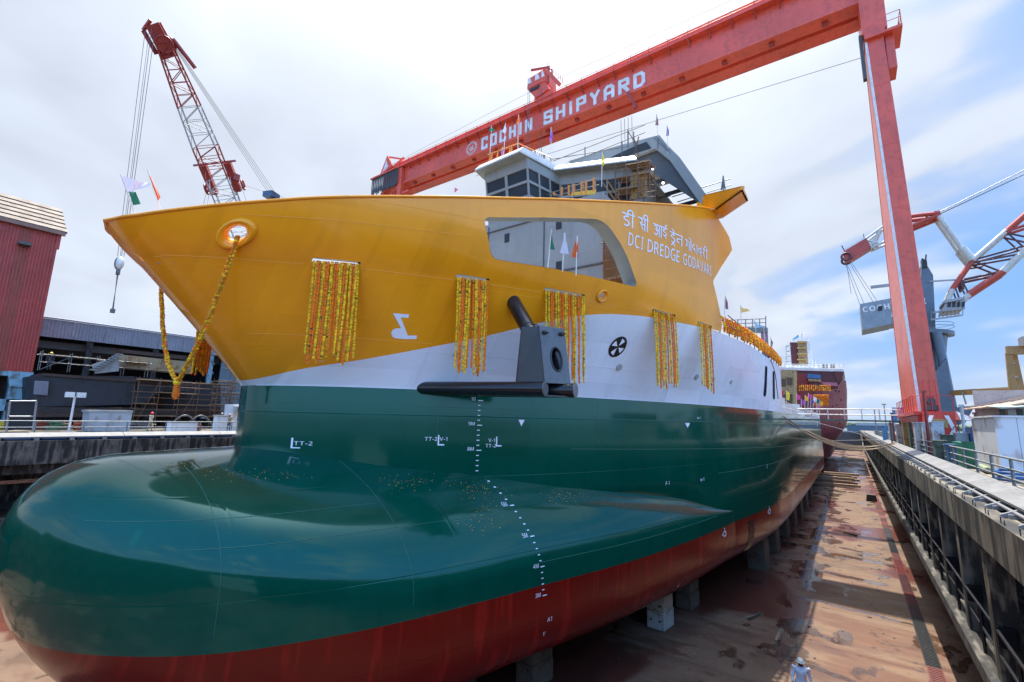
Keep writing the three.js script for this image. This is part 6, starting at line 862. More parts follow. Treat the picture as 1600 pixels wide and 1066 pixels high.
// the red ship further down the dock
{
  const S = thing('red_ship', 'dark red ship with white bridge and maroon funnel further down the dock', 'ship'); const cx = -13.2, HB = 12.4, zF = -136, zA = -205;
  const red = std([0.24, 0.03, 0.03], 0.75, 0, T_grime, 9), maroon = std([0.12, 0.018, 0.022], 0.55), tan = std([0.42, 0.30, 0.14], 0.7, 0, T_rust, 3);
  const hb = (z, y) => { const fl = lerp(0.62, 1, smoothstep(y, -9, 3)), d = (zF + 2 * smoothstep(y, 4, 14) - z); return d <= 0 ? 0 : HB * fl * Math.pow(Math.min(1, d / 26), 0.42) * (1 + 0.05 * smoothstep(y, 4, 14)); };
  for (const s of [1, -1]) mesh('hull_plating', gridGeo(40, 24, (t, w) => { const y = lerp(-9, 12.6, w), z0 = zF + 2 * smoothstep(y, 4, 14), z = z0 - (z0 - zA) * t * t; return [V(cx + s * hb(z, y), y, z), z, y]; }, s < 0), red, S);
  mesh('keel_plating', gridGeo(20, 6, (t, w) => { const z = lerp(zF, zA, t * t); return [V(cx + lerp(-1, 1, w) * hb(z, -9), -9 - 0.6 * Math.sin(Math.PI * w), z), z, w]; }), M.black, S);
  mb().add(new THREE.SphereGeometry(1, 20, 14).scale(3.0, 1.7, 6).translate(cx + 3.4, -8.2, -137)).build('bulbous_bow', std([0.02, 0.03, 0.05], 0.25), S);
  const P = (u, v, z = -140) => atZ(u, v, z); const c = P(1318, 575);
  mb().span(cx - 10, 12.6, -142, cx + 11.2, 13.2, -170).build('bridge_deck', M.whitePaint, S);
  const fr = mb().poly([P(1241, 578, -138), P(1312, 582, -138), P(1317, 592, -138), P(1309, 606, -138), P(1241, 612, -138)], 3, V(0, 0, -1)); fr.build('house_front', maroon, S);
  mb().poly([P(1217, 574, -137.5), P(1318, 577, -137.5), P(1319, 581, -137.5), P(1217, 578, -137.5)], 24, V(0, 0, -1)).build('bridge_roof', M.whitePaint, S);
  mb().poly([P(1302, 580, -137.4), P(1319, 581, -137.4), P(1314, 596, -137.4), P(1309, 600, -137.4)], 2, V(0, 0, -1)).build('wing_bracket', maroon, S);
  mb().poly([P(1262, 584, -137.2), P(1282, 586, -137.2), P(1283, 592, -137.2), P(1261, 591, -137.2)], 0.1, V(0, 0, 1)).build('blue_tarpaulin', std([0.05, 0.18, 0.40], 0.7), S); mb().poly([P(1263, 592, -137.2), P(1283, 593, -137.2), P(1283, 597, -137.2), P(1263, 596, -137.2)], 0.1, V(0, 0, 1)).build('panel', tan, S);
  mb().poly([P(1281, 597, -137), P(1308, 598, -137), P(1310, 604, -137), P(1288, 602, -137)], 0.1, V(0, 0, 1)).build('pink_panel', std([0.45, 0.16, 0.2], 0.6), S);
  mb().poly([P(1228, 571, -141), P(1277, 571, -141), P(1277, 577, -141), P(1228, 577, -141)], 9, V(0, 0, -1)).build('monkey_island', M.whitePaint, S);
  mb().poly([P(1234, 535, -142), P(1245, 535, -142), P(1247, 571, -142), P(1237, 571, -142)], 4, V(0, 0, -1)).build('funnel_casing', maroon, S); mb().poly([P(1246, 533, -142), P(1260, 533, -142), P(1263, 571, -142), P(1248, 571, -142)], 4, V(0, 0, -1)).build('exhaust_tower', tan, S); mb().poly([P(1260, 533, -142), P(1265, 534, -142), P(1269, 571, -142), P(1263, 571, -142)], 5, V(0, 0, -1)).build('white_casing', M.whitePaint, S);
  for (let i = 0; i < 4; i++) { const a = P(1245.5, 535 + i * 9, -141.7), b = P(1261, 535 + i * 9, -141.7); mb().bar(a, b, 0.5, 0.35).build('tower_stage', std([0.5, 0.36, 0.12], 0.7), S); mb().bar(P(1228, 541 + i * 8, -141.7), P(1236, 541 + i * 8, -141.7), 0.5, 0.25).bar(P(1228, 541 + i * 8, -141.7), P(1228.5, 547 + i * 8, -141.7), 0.15, 0.15).build('side_stage', M.greyLight, S); }
  const mast = mb().tube(P(1253, 533, -143), P(1253, 519, -143), 0.12, 6).tube(P(1249, 521, -143), P(1257, 521, -143), 0.08, 5).tube(P(1264, 540, -143), P(1263, 527, -143), 0.1, 5).tube(P(1275, 572, -141), P(1274, 562, -141), 0.08, 5); mast.build('mast', M.whitePaint, S);
  const rl = mb(); for (const d of [0, 3]) rl.tube(P(1220, 572 - d, -137.3), P(1318, 574 - d, -137.3), 0.05, 5); for (let i = 0; i < 16; i++) rl.tube(P(1220 + i * 6.5, 575, -137.3), P(1220 + i * 6.5, 568, -137.3), 0.05, 5); rl.build('bridge_rail', M.whitePaint, S);
  for (const [u, v] of [[1290, 571], [1297, 571], [1301, 571], [1285, 571]]) mb().poly([P(u, 575, -138), P(u + 3.4, 575, -138), P(u + 3.2, 569, -138), P(u + 0.4, 569, -138)], 1, V(0, 0, -1)).build('deck_locker', M.greyDark, S);
  for (const [u, v] of [[1301, 635], [1307, 633], [1303, 648], [1311, 646], [1306, 611], [1311, 612], [1315, 640], [1288, 670], [1304, 668], [1312, 662], [1314, 625]]) { const d = ray(u, v); let s = 100; for (let k = 0; k < 600 && d.x * s > cx + hb(d.z * s, d.y * s); k++) s += 0.15; const p = d.multiplyScalar(s - 0.1); mb().add(new THREE.SphereGeometry(0.24, 10, 8).translate(p.x, p.y, p.z)).build('porthole', M.dark, S); }
  mb().poly([P(1216, 578, -131), P(1240, 578, -131), P(1240, 650, -131), P(1216, 650, -131)], 2, V(0, 0, -1)).build('deck_frame', tan, S); mb().poly([P(1240, 580, -130.9), P(1244, 580, -130.9), P(1244, 650, -130.9), P(1240, 650, -130.9)], 2, V(0, 0, -1)).build('frame_post', std([0.5, 0.38, 0.16], 0.7), S);
  for (const [u0, v0, u1, v1] of [[1218, 592, 1228, 604], [1230, 590, 1238, 602], [1219, 616, 1238, 632]]) mb().poly([P(u0, v0, -130.95), P(u1, v0, -130.95), P(u1, v1, -130.95), P(u0, v1, -130.95)], 0.1, V(0, 0, 1)).build('frame_opening', std([0.12, 0.08, 0.04], 0.8), S);
  mb().span(cx - 4, FLOOR, -150, cx + 6, -9.2, -152).span(cx - 4, FLOOR, -170, cx + 6, -9.2, -172).build('docking_support', M.wood, S);
}
// far bank
{
  const tr = struct('far_treeline', mb().geo ? (() => { const g = mb(); for (let i = 0; i < 260; i++) { const x = -700 + i * 6 + rr(-3, 3), h = rr(6, 13); const s = new THREE.IcosahedronGeometry(rr(5, 9), 1), p = s.attributes.position; for (let k = 0; k < p.count; k++) { const q = 0.75 + 0.5 * vnoise(p.getX(k) * 0.9 + i, p.getY(k) * 0.9, p.getZ(k) * 0.9 + 0.5); p.setXYZ(k, p.getX(k) * q, p.getY(k) * q * 0.7, p.getZ(k) * q); } s.computeVertexNormals(); g.add(s.translate(x, h * 0.35 - 3, -900 - rr(0, 60))); } return g.geo(); })() : null, std([0.06, 0.09, 0.05], 0.9, 0, null));
  struct('far_bank', mb().span(-900, -6, -890, 900, -2.5, -1100).geo(), std([0.10, 0.11, 0.07], 0.9, 0, null));
  const bo = thing('harbour_vessel', 'grey blue vessel lying across the water beyond the dock end', 'vessel'); const p = atZ(1345, 662, -300); mb().span(p.x - 6, -4, -300, p.x + 22, 0.2, -306).build('hull', std([0.10, 0.14, 0.2], 0.6), bo); mb().span(p.x - 2, 0.2, -301, p.x + 14, 1.6, -305).build('deckhouse', M.greyLight, bo);
  for (const [u, v, h, l] of [[1369, 668, 640, 'thin lamp mast farthest along the right quay'], [1385, 668, 632, 'thin lamp mast nearer on the right quay']]) { const q = thing('lamp_mast', l, 'lamp mast'), b = atZ(u, v, -120), t = atZ(u, h, -120); mb().tube(V(b.x, GROUND, -120), V(b.x, t.y, -120), 0.1, 6).build('mast', M.steel, q); mb().box(b.x, t.y, -120, 0.7, 0.2, 0.3).build('lamp_head', M.steel, q); }
}
// ------------------------------------------------------------------ fittings above the bulwark
scaffold('scaffolding', 'brown tube scaffolding inside the bow opening beside the grey bulkhead', V(-9.5, 4.95, -20.6), V(1, 0, 0), YUP, V(0, 0, -1), 1, 5, 1, 1.5, 1.0, 2.2, M.rustPole);
scaffold('scaffolding', 'open pole scaffolding behind the far side of the wheelhouse', V(-27, 12.4, -28), V(1, 0, -0.1), YUP, V(0, 0, -1), 3, 4, 1, 1.15, 0.95, 1.2, M.pole, false);
{
  const s = scaffold('scaffolding', 'wooden boarded scaffolding at the right end of the wheelhouse', atZ(962, 316, -27), V(1, 0, -0.25), YUP, V(0, 0, -1), 3, 3, 1, 0.72, 0.85, 1, M.rustPole); const P = (u, v) => atZ(u, v, -27.6);
  for (let i = 0; i < 5; i++) mb().poly([P(986 + i * 5, 311 - i), P(990.6 + i * 5, 311 - i), P(990.6 + i * 5, 270 - i * 1.2), P(986 + i * 5, 271 - i * 1.2)], 0.05, V(0, 0, -1)).build('board', std([0.34, 0.20, 0.06], 0.8, 0, T_rust, 1), s);
  mb().bar(P(940, 283), P(962, 314), 0.3, 0.08).bar(P(948, 280), P(968, 312), 0.3, 0.08).build('stair_stringer', std([0.42, 0.22, 0.05], 0.8), s);
  const g = thing('guard_rail', 'orange and yellow temporary guard rail before the wheelhouse windows', 'guard rail'), Q = (u, v) => atZ(u, v, -25), or = std([0.62, 0.22, 0.04], 0.7, 0, null), ye = std([0.6, 0.36, 0.03], 0.7, 0, null);
  for (const [u, v0, v1] of [[866, 306, 300], [878, 306, 293], [889, 306, 290], [897, 306, 288], [909, 305, 284], [916, 304, 282], [928, 300, 278]]) mb().bar(Q(u, v0), Q(u, v1), 0.12, 0.12).build('post', or, g); mb().tube(Q(852, 305), Q(934, 279), 0.035, 6).tube(Q(858, 309), Q(936, 289), 0.035, 6).build('rail', M.pole, g); mb().poly([Q(892, 306), Q(930, 304), Q(932, 297), Q(894, 301)], 0.05, V(0, 0, 1)).build('toe_board', ye, g);
  const w = thing('roof_rail', 'temporary rail of orange posts along the wheelhouse roof edge', 'guard rail'), T = (u, v, z = -24.6) => atZ(u, v, z);
  for (const [u, v0, v1] of [[764, 252, 240], [767, 250, 240], [776, 247, 236], [795, 239, 230], [798, 238, 229]]) mb().path([T(u, v0), T(u + 1.5, (v0 + v1) / 2), T(u + 1, v1)], 0.05, 6).build('post', or, w); mb().tube(T(762, 242), T(810, 224), 0.03, 5).tube(T(810, 224), T(836, 236, -26), 0.03, 5).build('rail', or, w); for (const [u, v0, v1] of [[811, 234, 222], [823, 241, 228], [837, 250, 234], [850, 256, 241], [852, 257, 243], [861, 261, 246]]) mb().tube(T(u, v0, -26), T(u - 1, v1, -26), 0.04, 5).build('stanchion', M.pole, w); mb().tube(T(837, 236, -26), T(862, 247, -26), 0.03, 5).build('rail', M.pole, w);
  const r = thing('pole_rail', 'long pole railings slanting up over the grey arch behind the wheelhouse', 'railing'), A = (u, v, z = -31) => atZ(u, v, z);
  for (const [a, b] of [[[864, 252], [1008, 195]], [[872, 262], [1008, 207]], [[862, 249], [1000, 226]], [[1021, 215], [1048, 240]], [[1025, 213], [1046, 236]]]) mb().tube(A(...a), A(...b), 0.035, 6).build('pole', M.pole, r); for (const [u, v0, v1] of [[914, 244, 230], [981, 232, 203], [972, 250, 221], [1028, 232, 215], [861, 268, 246], [990, 226, 206]]) mb().tube(A(u, v0), A(u, v1), 0.045, 6).build('stanchion', M.pole, r); mb().tube(A(981, 205), A(992, 222), 0.035, 5).tube(A(990, 214), A(998, 246), 0.05, 5).tube(A(998, 214), A(990, 246), 0.05, 5).build('prop', M.rustPole, r);
  const f = thing('pole_rail', 'pole railing and tripod beside the yellow bridge wing', 'railing'), B = (u, v) => atZ(u, v, -33); for (const [a, b] of [[[1050, 308], [1143, 279]], [[1058, 316], [1143, 289]], [[1020, 314], [1048, 306]]]) mb().tube(B(...a), B(...b), 0.035, 6).build('pole', M.pole, f); for (const [a, b] of [[[1127, 297], [1130, 277]], [[1133, 296], [1130, 277]], [[1130, 297], [1130, 275]]]) mb().tube(B(...a), B(...b), 0.05, 6).build('leg', M.pole, f);
  const af = mb(), D = (u, v) => atZ(u, v, -45); af.bar(D(1152, 517), D(1199, 516), 0.7, 0.4).bar(D(1194, 516), D(1197, 566), 0.45, 0.5).build('aft_frame', M.grey, ship); const ar = mb(); for (const v of [498, 504, 510]) ar.tube(D(1128, v + 3), D(1197, v), 0.04, 5); for (const u of [1131, 1142, 1153, 1165, 1176, 1187, 1196.5]) ar.tube(D(u, 517), D(u, u > 1190 ? 494 : 499), 0.045, 5); ar.build('aft_rail', M.steel, ship);
  const wl = mb(); for (const y of [5.5, 6.05]) wl.tube(V(XS + 14.0, y, -27.8), V(XS + 14.3, y, -47.4), 0.03, 6); for (let i = 0; i < 14; i++) { const z = -27.9 - i * 1.5; wl.tube(V(XS + hullB(z, 5) - 0.1, 5, z), V(XS + hullB(z, 5) - 0.1, 6.08, z), 0.035, 6); } wl.build('bulwark_rail', M.pole, ship);
  // hopper deck clutter seen past the house end
  const hd = mb(); for (let i = 0; i < 7; i++) hd.span(-12, 0.98, -52 - i * 7, -6.5, 2.2 + (i % 3) * 0.5, -53 - i * 7); hd.build('hopper_coaming', M.whitePaint, ship); const hr = mb(); for (const y of [1.5, 2.05]) hr.tube(V(-4.95, y, -47.8), V(-4.95, y, -110), 0.03, 5); for (let i = 0; i < 40; i++) hr.tube(V(-4.95, 1, -47.8 - i * 1.55), V(-4.95, 2.05, -47.8 - i * 1.55), 0.03, 5); hr.build('deck_rail', M.whitePaint, ship);
  mb().path([V(-4.75, 5.0, -41), V(-4.6, 4.0, -41.8), V(-4.55, 2.6, -41.9), V(-4.6, 2.0, -42.6)], 0.03, 5).build('hanging_cable', M.black, ship);
}
// ------------------------------------------------------------------ flags
const cloth = (c) => { const m = new THREE.MeshPhysicalMaterial({ color: lin(...c), roughness: 0.9, side: THREE.DoubleSide, transmission: 0.25, thickness: 0 }); return m; };
const CL = { white: cloth([0.66, 0.66, 0.78]), green: cloth([0.01, 0.16, 0.09]), orange: cloth([0.72, 0.13, 0.015]), purple: cloth([0.30, 0.07, 0.45]), yellow: cloth([0.72, 0.62, 0.02]), maroon: cloth([0.20, 0.012, 0.03]), violet: cloth([0.10, 0.05, 0.30]), pink: cloth([0.62, 0.10, 0.22]), gold: cloth([0.70, 0.42, 0.02]), cyan: cloth([0.12, 0.42, 0.66]), dark: cloth([0.06, 0.01, 0.02]), magenta: cloth([0.60, 0.06, 0.28]), red: cloth([0.55, 0.02, 0.03]) };
// pole from (u,v) to (u,v); cloth by its four corners in order: hoist top, fly top, fly bottom, hoist bottom
function flag(label, col, pl, q, pt, r = 0.022) {
  const f = thing('flag', label, 'flag'), P = (a) => pt(a[0], a[1]); mb().tube(P(pl[0]), P(pl[1]), r, 6).build('pole', M.whitePaint, f);
  const addCloth = (c, cn, parent) => { const [A, B, C, D] = cn.map(P), e1 = B.clone().sub(A), nn = ray(cn[0][0], cn[0][1]).normalize().negate(), amp = Math.max(e1.length(), A.distanceTo(D)) * 0.07, s = R() * 6; const g = gridGeo(14, 10, (t, w) => { const p = A.clone().lerp(B, t).lerp(D.clone().lerp(C, t), w); p.addScaledVector(nn, amp * Math.sin(t * 7 + s + w * 2.2) * (0.25 + t) + amp * 0.4 * Math.sin(t * 15 + w * 5)); p.y -= amp * 0.6 * Math.sin(Math.PI * t) * (1 - w); return [p, t, w]; }); mesh('cloth', g, c, parent); };
  addCloth(col, q, f); return { f, addCloth };
}
{
  const bow = (u, v) => atX(u, v, -18.3), op = (u, v) => atZ(u, v, -15.2), rf = (u, v) => atZ(u, v, -25.2), rr2 = (u, v) => atZ(u, v, -31), aft = (u, v) => atX(u, v, -5.3);
  const b1 = flag('white flag over a green one on the pole at the bow tip', CL.white, [[210, 332], [189, 273]], [[190, 274], [236, 287], [233, 292], [200, 300]], bow); b1.addCloth(CL.green, [[201, 299], [212, 300], [220, 319], [208, 321]], b1.f);
  flag('orange flag on its pole just behind the bow tip', CL.orange, [[250, 326], [231, 266]], [[231, 268], [235, 275], [251, 309], [246, 314]], bow);
  flag('green flag in the bow opening, leftmost of three', CL.green, [[856, 419], [862, 358]], [[862, 359], [863, 371], [867, 391], [858, 389]], op);
  flag('white flag in the bow opening, middle of three', CL.white, [[879, 425], [882, 364]], [[883, 364], [886, 382], [889, 398], [875, 395]], op);
  flag('orange flag in the bow opening, rightmost of three', CL.orange, [[900, 431], [902, 369]], [[902, 370], [904, 384], [903, 404], [892, 401]], op);
  flag('dark green flag on the wheelhouse roof before the first crane letter', CL.green, [[765, 248], [768, 197]], [[768, 197], [773, 203], [772, 206], [763, 205]], rf);
  flag('white flag on the wheelhouse roof among the crane letters', CL.white, [[787, 243], [790, 192]], [[790, 192], [791, 202], [789, 208], [785, 207]], rf);
  flag('orange flag on the near corner of the wheelhouse roof', CL.orange, [[809, 234], [810, 179]], [[811, 179], [813, 186], [811, 195], [806, 194]], rf);
  flag('small purple flag low on the wheelhouse roof edge', CL.purple, [[784, 243], [785, 230]], [[785, 230], [787, 236], [786, 242], [783, 241]], rf);
  flag('purple flag on a tall pole above the wheelhouse roof', CL.purple, [[861, 266], [861, 199]], [[861, 200], [864, 208], [863, 222], [858, 221]], rf);
  flag('bright yellow flag in front of the wheelhouse white roof edge', CL.yellow, [[940, 292], [941, 236]], [[941, 237], [945, 248], [944, 258], [940, 261]], rf);
  flag('maroon flag on the top corner of the grey arch', CL.maroon, [[1028, 226], [1026, 178]], [[1026, 178], [1028, 186], [1029, 196], [1024, 196]], rr2);
  flag('violet flag right of the maroon one on the arch top', CL.violet, [[1044, 240], [1042, 195]], [[1042, 196], [1045, 203], [1045, 212], [1041, 213]], rr2);
  flag('small white flag below the wheelhouse windows', CL.white, [[777, 307], [777, 288]], [[777, 289], [778, 296], [778, 306], [774, 306]], rf);
  flag('orange flag below the near wheelhouse corner post', CL.orange, [[806, 307], [808, 278]], [[808, 279], [811, 288], [811, 299], [807, 300]], rf);
  flag('pink flag by the pole scaffolding left of the wheelhouse', CL.pink, [[709, 305], [711, 293]], [[711, 293], [716, 296], [712, 300], [709, 301]], rf);
  flag('maroon flag over the white topside beside the yellow bow end', CL.maroon, [[1132, 503], [1133, 459]], [[1133, 460], [1137, 472], [1138, 484], [1132, 482]], aft);
  flag('yellow flag over the orange garland on the white topside', CL.gold, [[1159, 520], [1157, 477]], [[1157, 478], [1166, 482], [1172, 486], [1158, 489]], aft);
  flag('sky blue flag on the aft rail of the white topside', CL.cyan, [[1183, 528], [1178, 499]], [[1178, 500], [1190, 508], [1194, 512], [1180, 511]], aft);
  flag('pink flag hanging by the grey aft post', CL.pink, [[1195, 540], [1193, 512]], [[1193, 513], [1196, 522], [1197, 532], [1193, 531]], aft);
  flag('dark maroon flag behind the grey aft post', CL.dark, [[1206, 556], [1204, 526]], [[1204, 527], [1208, 535], [1206, 544], [1204, 543]], aft);
  const dk = (u, v) => atZ(u, v, -70);
  const list = [[1219, 606, 5, 18, CL.red, 'red flag nearest the white house end'], [1229, 610, 5, 16, CL.yellow, 'lime yellow flag second from the house end'], [1245, 616, 6, 9, CL.magenta, 'magenta flag low at the left of the flag cluster'], [1252, 624, 5, 9, CL.purple, 'purple flag beside the low magenta flag'], [1258, 618, 5, 9, CL.gold, 'gold flag in the middle of the flag cluster'], [1263, 615, 6, 8, CL.magenta, 'magenta flag right of the gold one'], [1267, 624, 5, 9, CL.violet, 'violet flag in the middle of the flag cluster'], [1271, 619, 5, 10, CL.white, 'white flag over the red ship hull'], [1276, 623, 7, 8, CL.green, 'green flag over the red ship hull'], [1281, 626, 5, 9, CL.gold, 'gold flag rightmost of the flag cluster'], [1278, 631, 5, 8, CL.pink, 'pink flag lowest of the flag cluster']];
  for (const [u, v, w, h, c, l] of list) flag(l, c, [[u - 1, v + 36], [u, v - 1]], [[u, v], [u + w, v + h * 0.3], [u + w * 0.8, v + h], [u - 1, v + h * 0.9]], dk, 0.03);
  flag('blue and white flag on the red ship funnel', CL.cyan, [[1238, 534], [1247, 523]], [[1247, 523], [1249, 527], [1239, 532], [1238, 530]], (u, v) => atZ(u, v, -141), 0.06);
}
// ------------------------------------------------------------------ marigold garlands
const garlandM = new THREE.MeshStandardMaterial({ vertexColors: true, roughness: 0.9 });
const ICO = nonIdx(new THREE.IcosahedronGeometry(1, 0)).attributes.position.array;
const YEL = [0.92, 0.56, 0.012], ORA = [0.92, 0.19, 0.008], DOR = [0.66, 0.22, 0.012], LEAF = [0.05, 0.09, 0.02];
function strandGeo(pts, r, cols, flatten = 0.8) {
  const c = new THREE.CatmullRomCurve3(pts), L = c.getLength(), n = Math.max(2, Math.round(L / (r * 1.15))), pos = new Float32Array(n * 180), col = new Float32Array(n * 180); let o = 0;
  for (let i = 0; i < n; i++) {
    const p = c.getPointAt((i + 0.5) / n), k = r * rr(0.85, 1.18), a = R() * 6.28, ca = Math.cos(a), sa = Math.sin(a), base = R() < 0.012 ? LEAF : cols[Math.floor(R() * cols.length)], b = rr(0.82, 1.12), jx = rr(-0.2, 0.2) * r, jz = rr(-0.2, 0.2) * r;
    for (let v = 0; v < 180; v += 3) { const x = ICO[v] * ca - ICO[v + 2] * sa, z = ICO[v] * sa + ICO[v + 2] * ca; pos[o + v] = p.x + x * k + jx; pos[o + v + 1] = p.y + ICO[v + 1] * k * flatten; pos[o + v + 2] = p.z + z * k + jz; const f = b * (0.82 + 0.3 * ((v * 7 % 11) / 11)); for (let q = 0; q < 3; q++) col[o + v + q] = base[q] * f; }
    o += 180;
  }
  const g = new THREE.BufferGeometry(); g.setAttribute('position', new THREE.BufferAttribute(pos, 3)); g.setAttribute('color', new THREE.BufferAttribute(col, 3)); g.computeVertexNormals(); return g;
}
{
  const labels = ['widest marigold curtain on the yellow bow, nearest the stem', 'marigold curtain between the bulb mark and the black hawse pipe', 'marigold curtain behind the black anchor box', 'marigold curtain right of the black wheel mark', 'narrow marigold curtain nearest the end of the yellow bow'], bottoms = [[512, 566], [728, 582], [898, 597], [1038, 604], [1106, 611]], counts = [22, 15, 18, 14, 9];
  slotZ.forEach(([za, zb], i) => {
    for (const s of i === 0 ? [1, -1] : [1]) {
      const g = thing('garland_curtain', s > 0 ? labels[i] : 'marigold curtain on the far side, seen left of the stem', 'garland', 'marigold curtains hung from the freeing ports'), zm = (za + zb) / 2, xm = hullX(zm, 5.1), bot = atX(bottoms[i][0], bottoms[i][1], xm).y;
      for (let k = 0; k < counts[i]; k++) {
        if (i > 2 && R() < 0.08) continue;
        const z = lerp(za - 0.03, zb + 0.03, (k + 0.5) / counts[i]) + rr(-0.015, 0.015), x = XS + s * (hullB(z, 5.12) + 0.045 + (k % 3) * 0.02), y1 = bot + rr(-0.12, 0.28), y0 = 5.16, wob = rr(-0.05, 0.05), kind = (k >> 1) % 2;
        mesh('strand', strandGeo([V(x, y0, z), V(x + s * 0.03, lerp(y0, y1, 0.5), z + wob), V(x + s * 0.02, y1, z + wob * 2.2)], 0.046, kind ? [ORA, ORA, DOR] : [YEL, YEL, [0.62, 0.34, 0.01]]), garlandM, g);
      }
    }
  });
  // garland looped through both hawse holes, tied under the bow
  const g = thing('garland_rope', 'thick marigold garland hanging in a V from the hawse hole under the bow', 'garland'), T = atX(277, 597, -19.2); T.x = -19.2;
  const a = V(-15.62, 5.62, -5.98), b = V(-22.75, 5.62, -5.98); const arm = (p, q, sag) => { const o = []; for (let i = 0; i <= 8; i++) { const t = i / 8, m = p.clone().lerp(q, t); m.y -= sag * Math.sin(Math.PI * t); o.push(m); } return o; };
  for (const [k, [p, s]] of [[a, 0.62], [b, 0.9]].entries()) for (let n = 0; n < 3; n++) { const off = n * 2.1; const l = arm(p, T, s).map((q, i) => q.clone().add(V(0.045 * Math.cos(off + i * 1.5), 0, 0.045 * Math.sin(off + i * 1.5)))); mesh('strand', strandGeo(l, 0.052, n ? [YEL, DOR, [0.62, 0.30, 0.01]] : [ORA, YEL, DOR]), garlandM, g); }
  mesh('knot', strandGeo([T.clone().add(V(0, 0.1, 0)), T.clone().add(V(0, -0.08, 0))], 0.13, [YEL]), garlandM, g);
  for (let k = 0; k < 6; k++) { const e = k * 1.05; mesh('tassel', strandGeo([T.clone().add(V(0.04 * Math.cos(e), -0.08, 0.04 * Math.sin(e))), T.clone().add(V(0.08 * Math.cos(e), -0.62 + 0.06 * (k % 3), 0.08 * Math.sin(e)))], 0.05, [ORA, ORA, DOR]), garlandM, g); }
  // looped garland on the rail above the white topside
  const r = thing('rail_garland', 'orange marigold garlands looped along the rail above the white topside', 'garland');
  for (let i = 0; i < 46; i++) { const z = -27.9 - i * 0.425, x = XS + hullB(z, 5) + 0.04, top = 6.1 - (i > 40 ? 0.1 : 0), w = 0.22 + rr(0, 0.12), bt = 5.12 + rr(0, 0.2); mesh('strand', strandGeo([V(x, top, z), V(x + 0.1, lerp(top, bt, 0.6), z - w * 0.3), V(x + 0.06, bt, z - w), V(x + 0.1, lerp(top, bt, 0.5), z - w * 1.9), V(x, top, z - w * 2.4)], 0.075, i % 3 ? [ORA, DOR, [0.75, 0.24, 0.01]] : [YEL, ORA]), garlandM, r); }
  const q = thing('rail_garland', 'orange garland curtain below the red ship bridge', 'garland'); for (let i = 0; i < 14; i++) { const u = 1272 + i * 1.7, p0 = atZ(u, 617, -131), p1 = atZ(u, 634, -131); mesh('strand', strandGeo([p0, p1], 0.16, [ORA, DOR]), garlandM, q); } for (let i = 0; i < 16; i++) { const u = 1249 + i * 3.2, p0 = atZ(u, 602, -132), p1 = atZ(u, 611, -132); mesh('strand', strandGeo([p0, p1], 0.15, [ORA, DOR, YEL]), garlandM, q); }
}
// fallen petals on the bulb and the floor
{
  const pg = new THREE.CircleGeometry(0.013, 5), mk = (n, name, label, spots) => { const m = new THREE.InstancedMesh(pg, new THREE.MeshStandardMaterial({ color: lin(1, 1, 1), roughness: 0.8, side: THREE.DoubleSide }), n); m.name = name; const d = new THREE.Object3D(), c = new THREE.Color(); for (let i = 0; i < n; i++) { const [p, nn] = spots(i); d.position.copy(p).addScaledVector(nn, 0.012); d.quaternion.setFromUnitVectors(V(0, 0, 1), nn.clone().add(V(rr(-0.3, 0.3), rr(-0.1, 0.3), rr(-0.3, 0.3))).normalize()); d.scale.setScalar(rr(0.6, 1.4)); d.updateMatrix(); m.setMatrixAt(i, d.matrix); m.setColorAt(i, R() < 0.6 ? c.setRGB(0.75, 0.45, 0.02) : c.setRGB(0.7, 0.16, 0.01)); } scene.add(m); tag(m, label, 'petals', null, 'stuff'); };
  const gauss = () => (R() + R() + R() - 1.5) * 0.9;
  mk(420, 'bulb_petals', 'scattered marigold petals lying on top of the green bulb', (i) => { const [u, v, su, sv] = [[640, 755, 50, 18], [740, 762, 45, 16], [290, 725, 60, 14], [880, 775, 40, 12], [400, 742, 90, 10], [760, 800, 50, 40]][i % 6]; for (let t = 0; t < 20; t++) { const p = hit(u + su * gauss(), v + sv * gauss()); if (p && p.y < -1.6 && p.z > -30) return [p, sideN(p.z, p.y)]; } return [V(-19.2, bulbTop(-6), -6), YUP]; });
  mk(240, 'floor_petals', 'scattered marigold petals on the wet dock floor by the pale block', () => { const p = atY(1080 + 90 * gauss(), 1010 + 35 * gauss(), FLOOR); return [p, YUP]; });
}
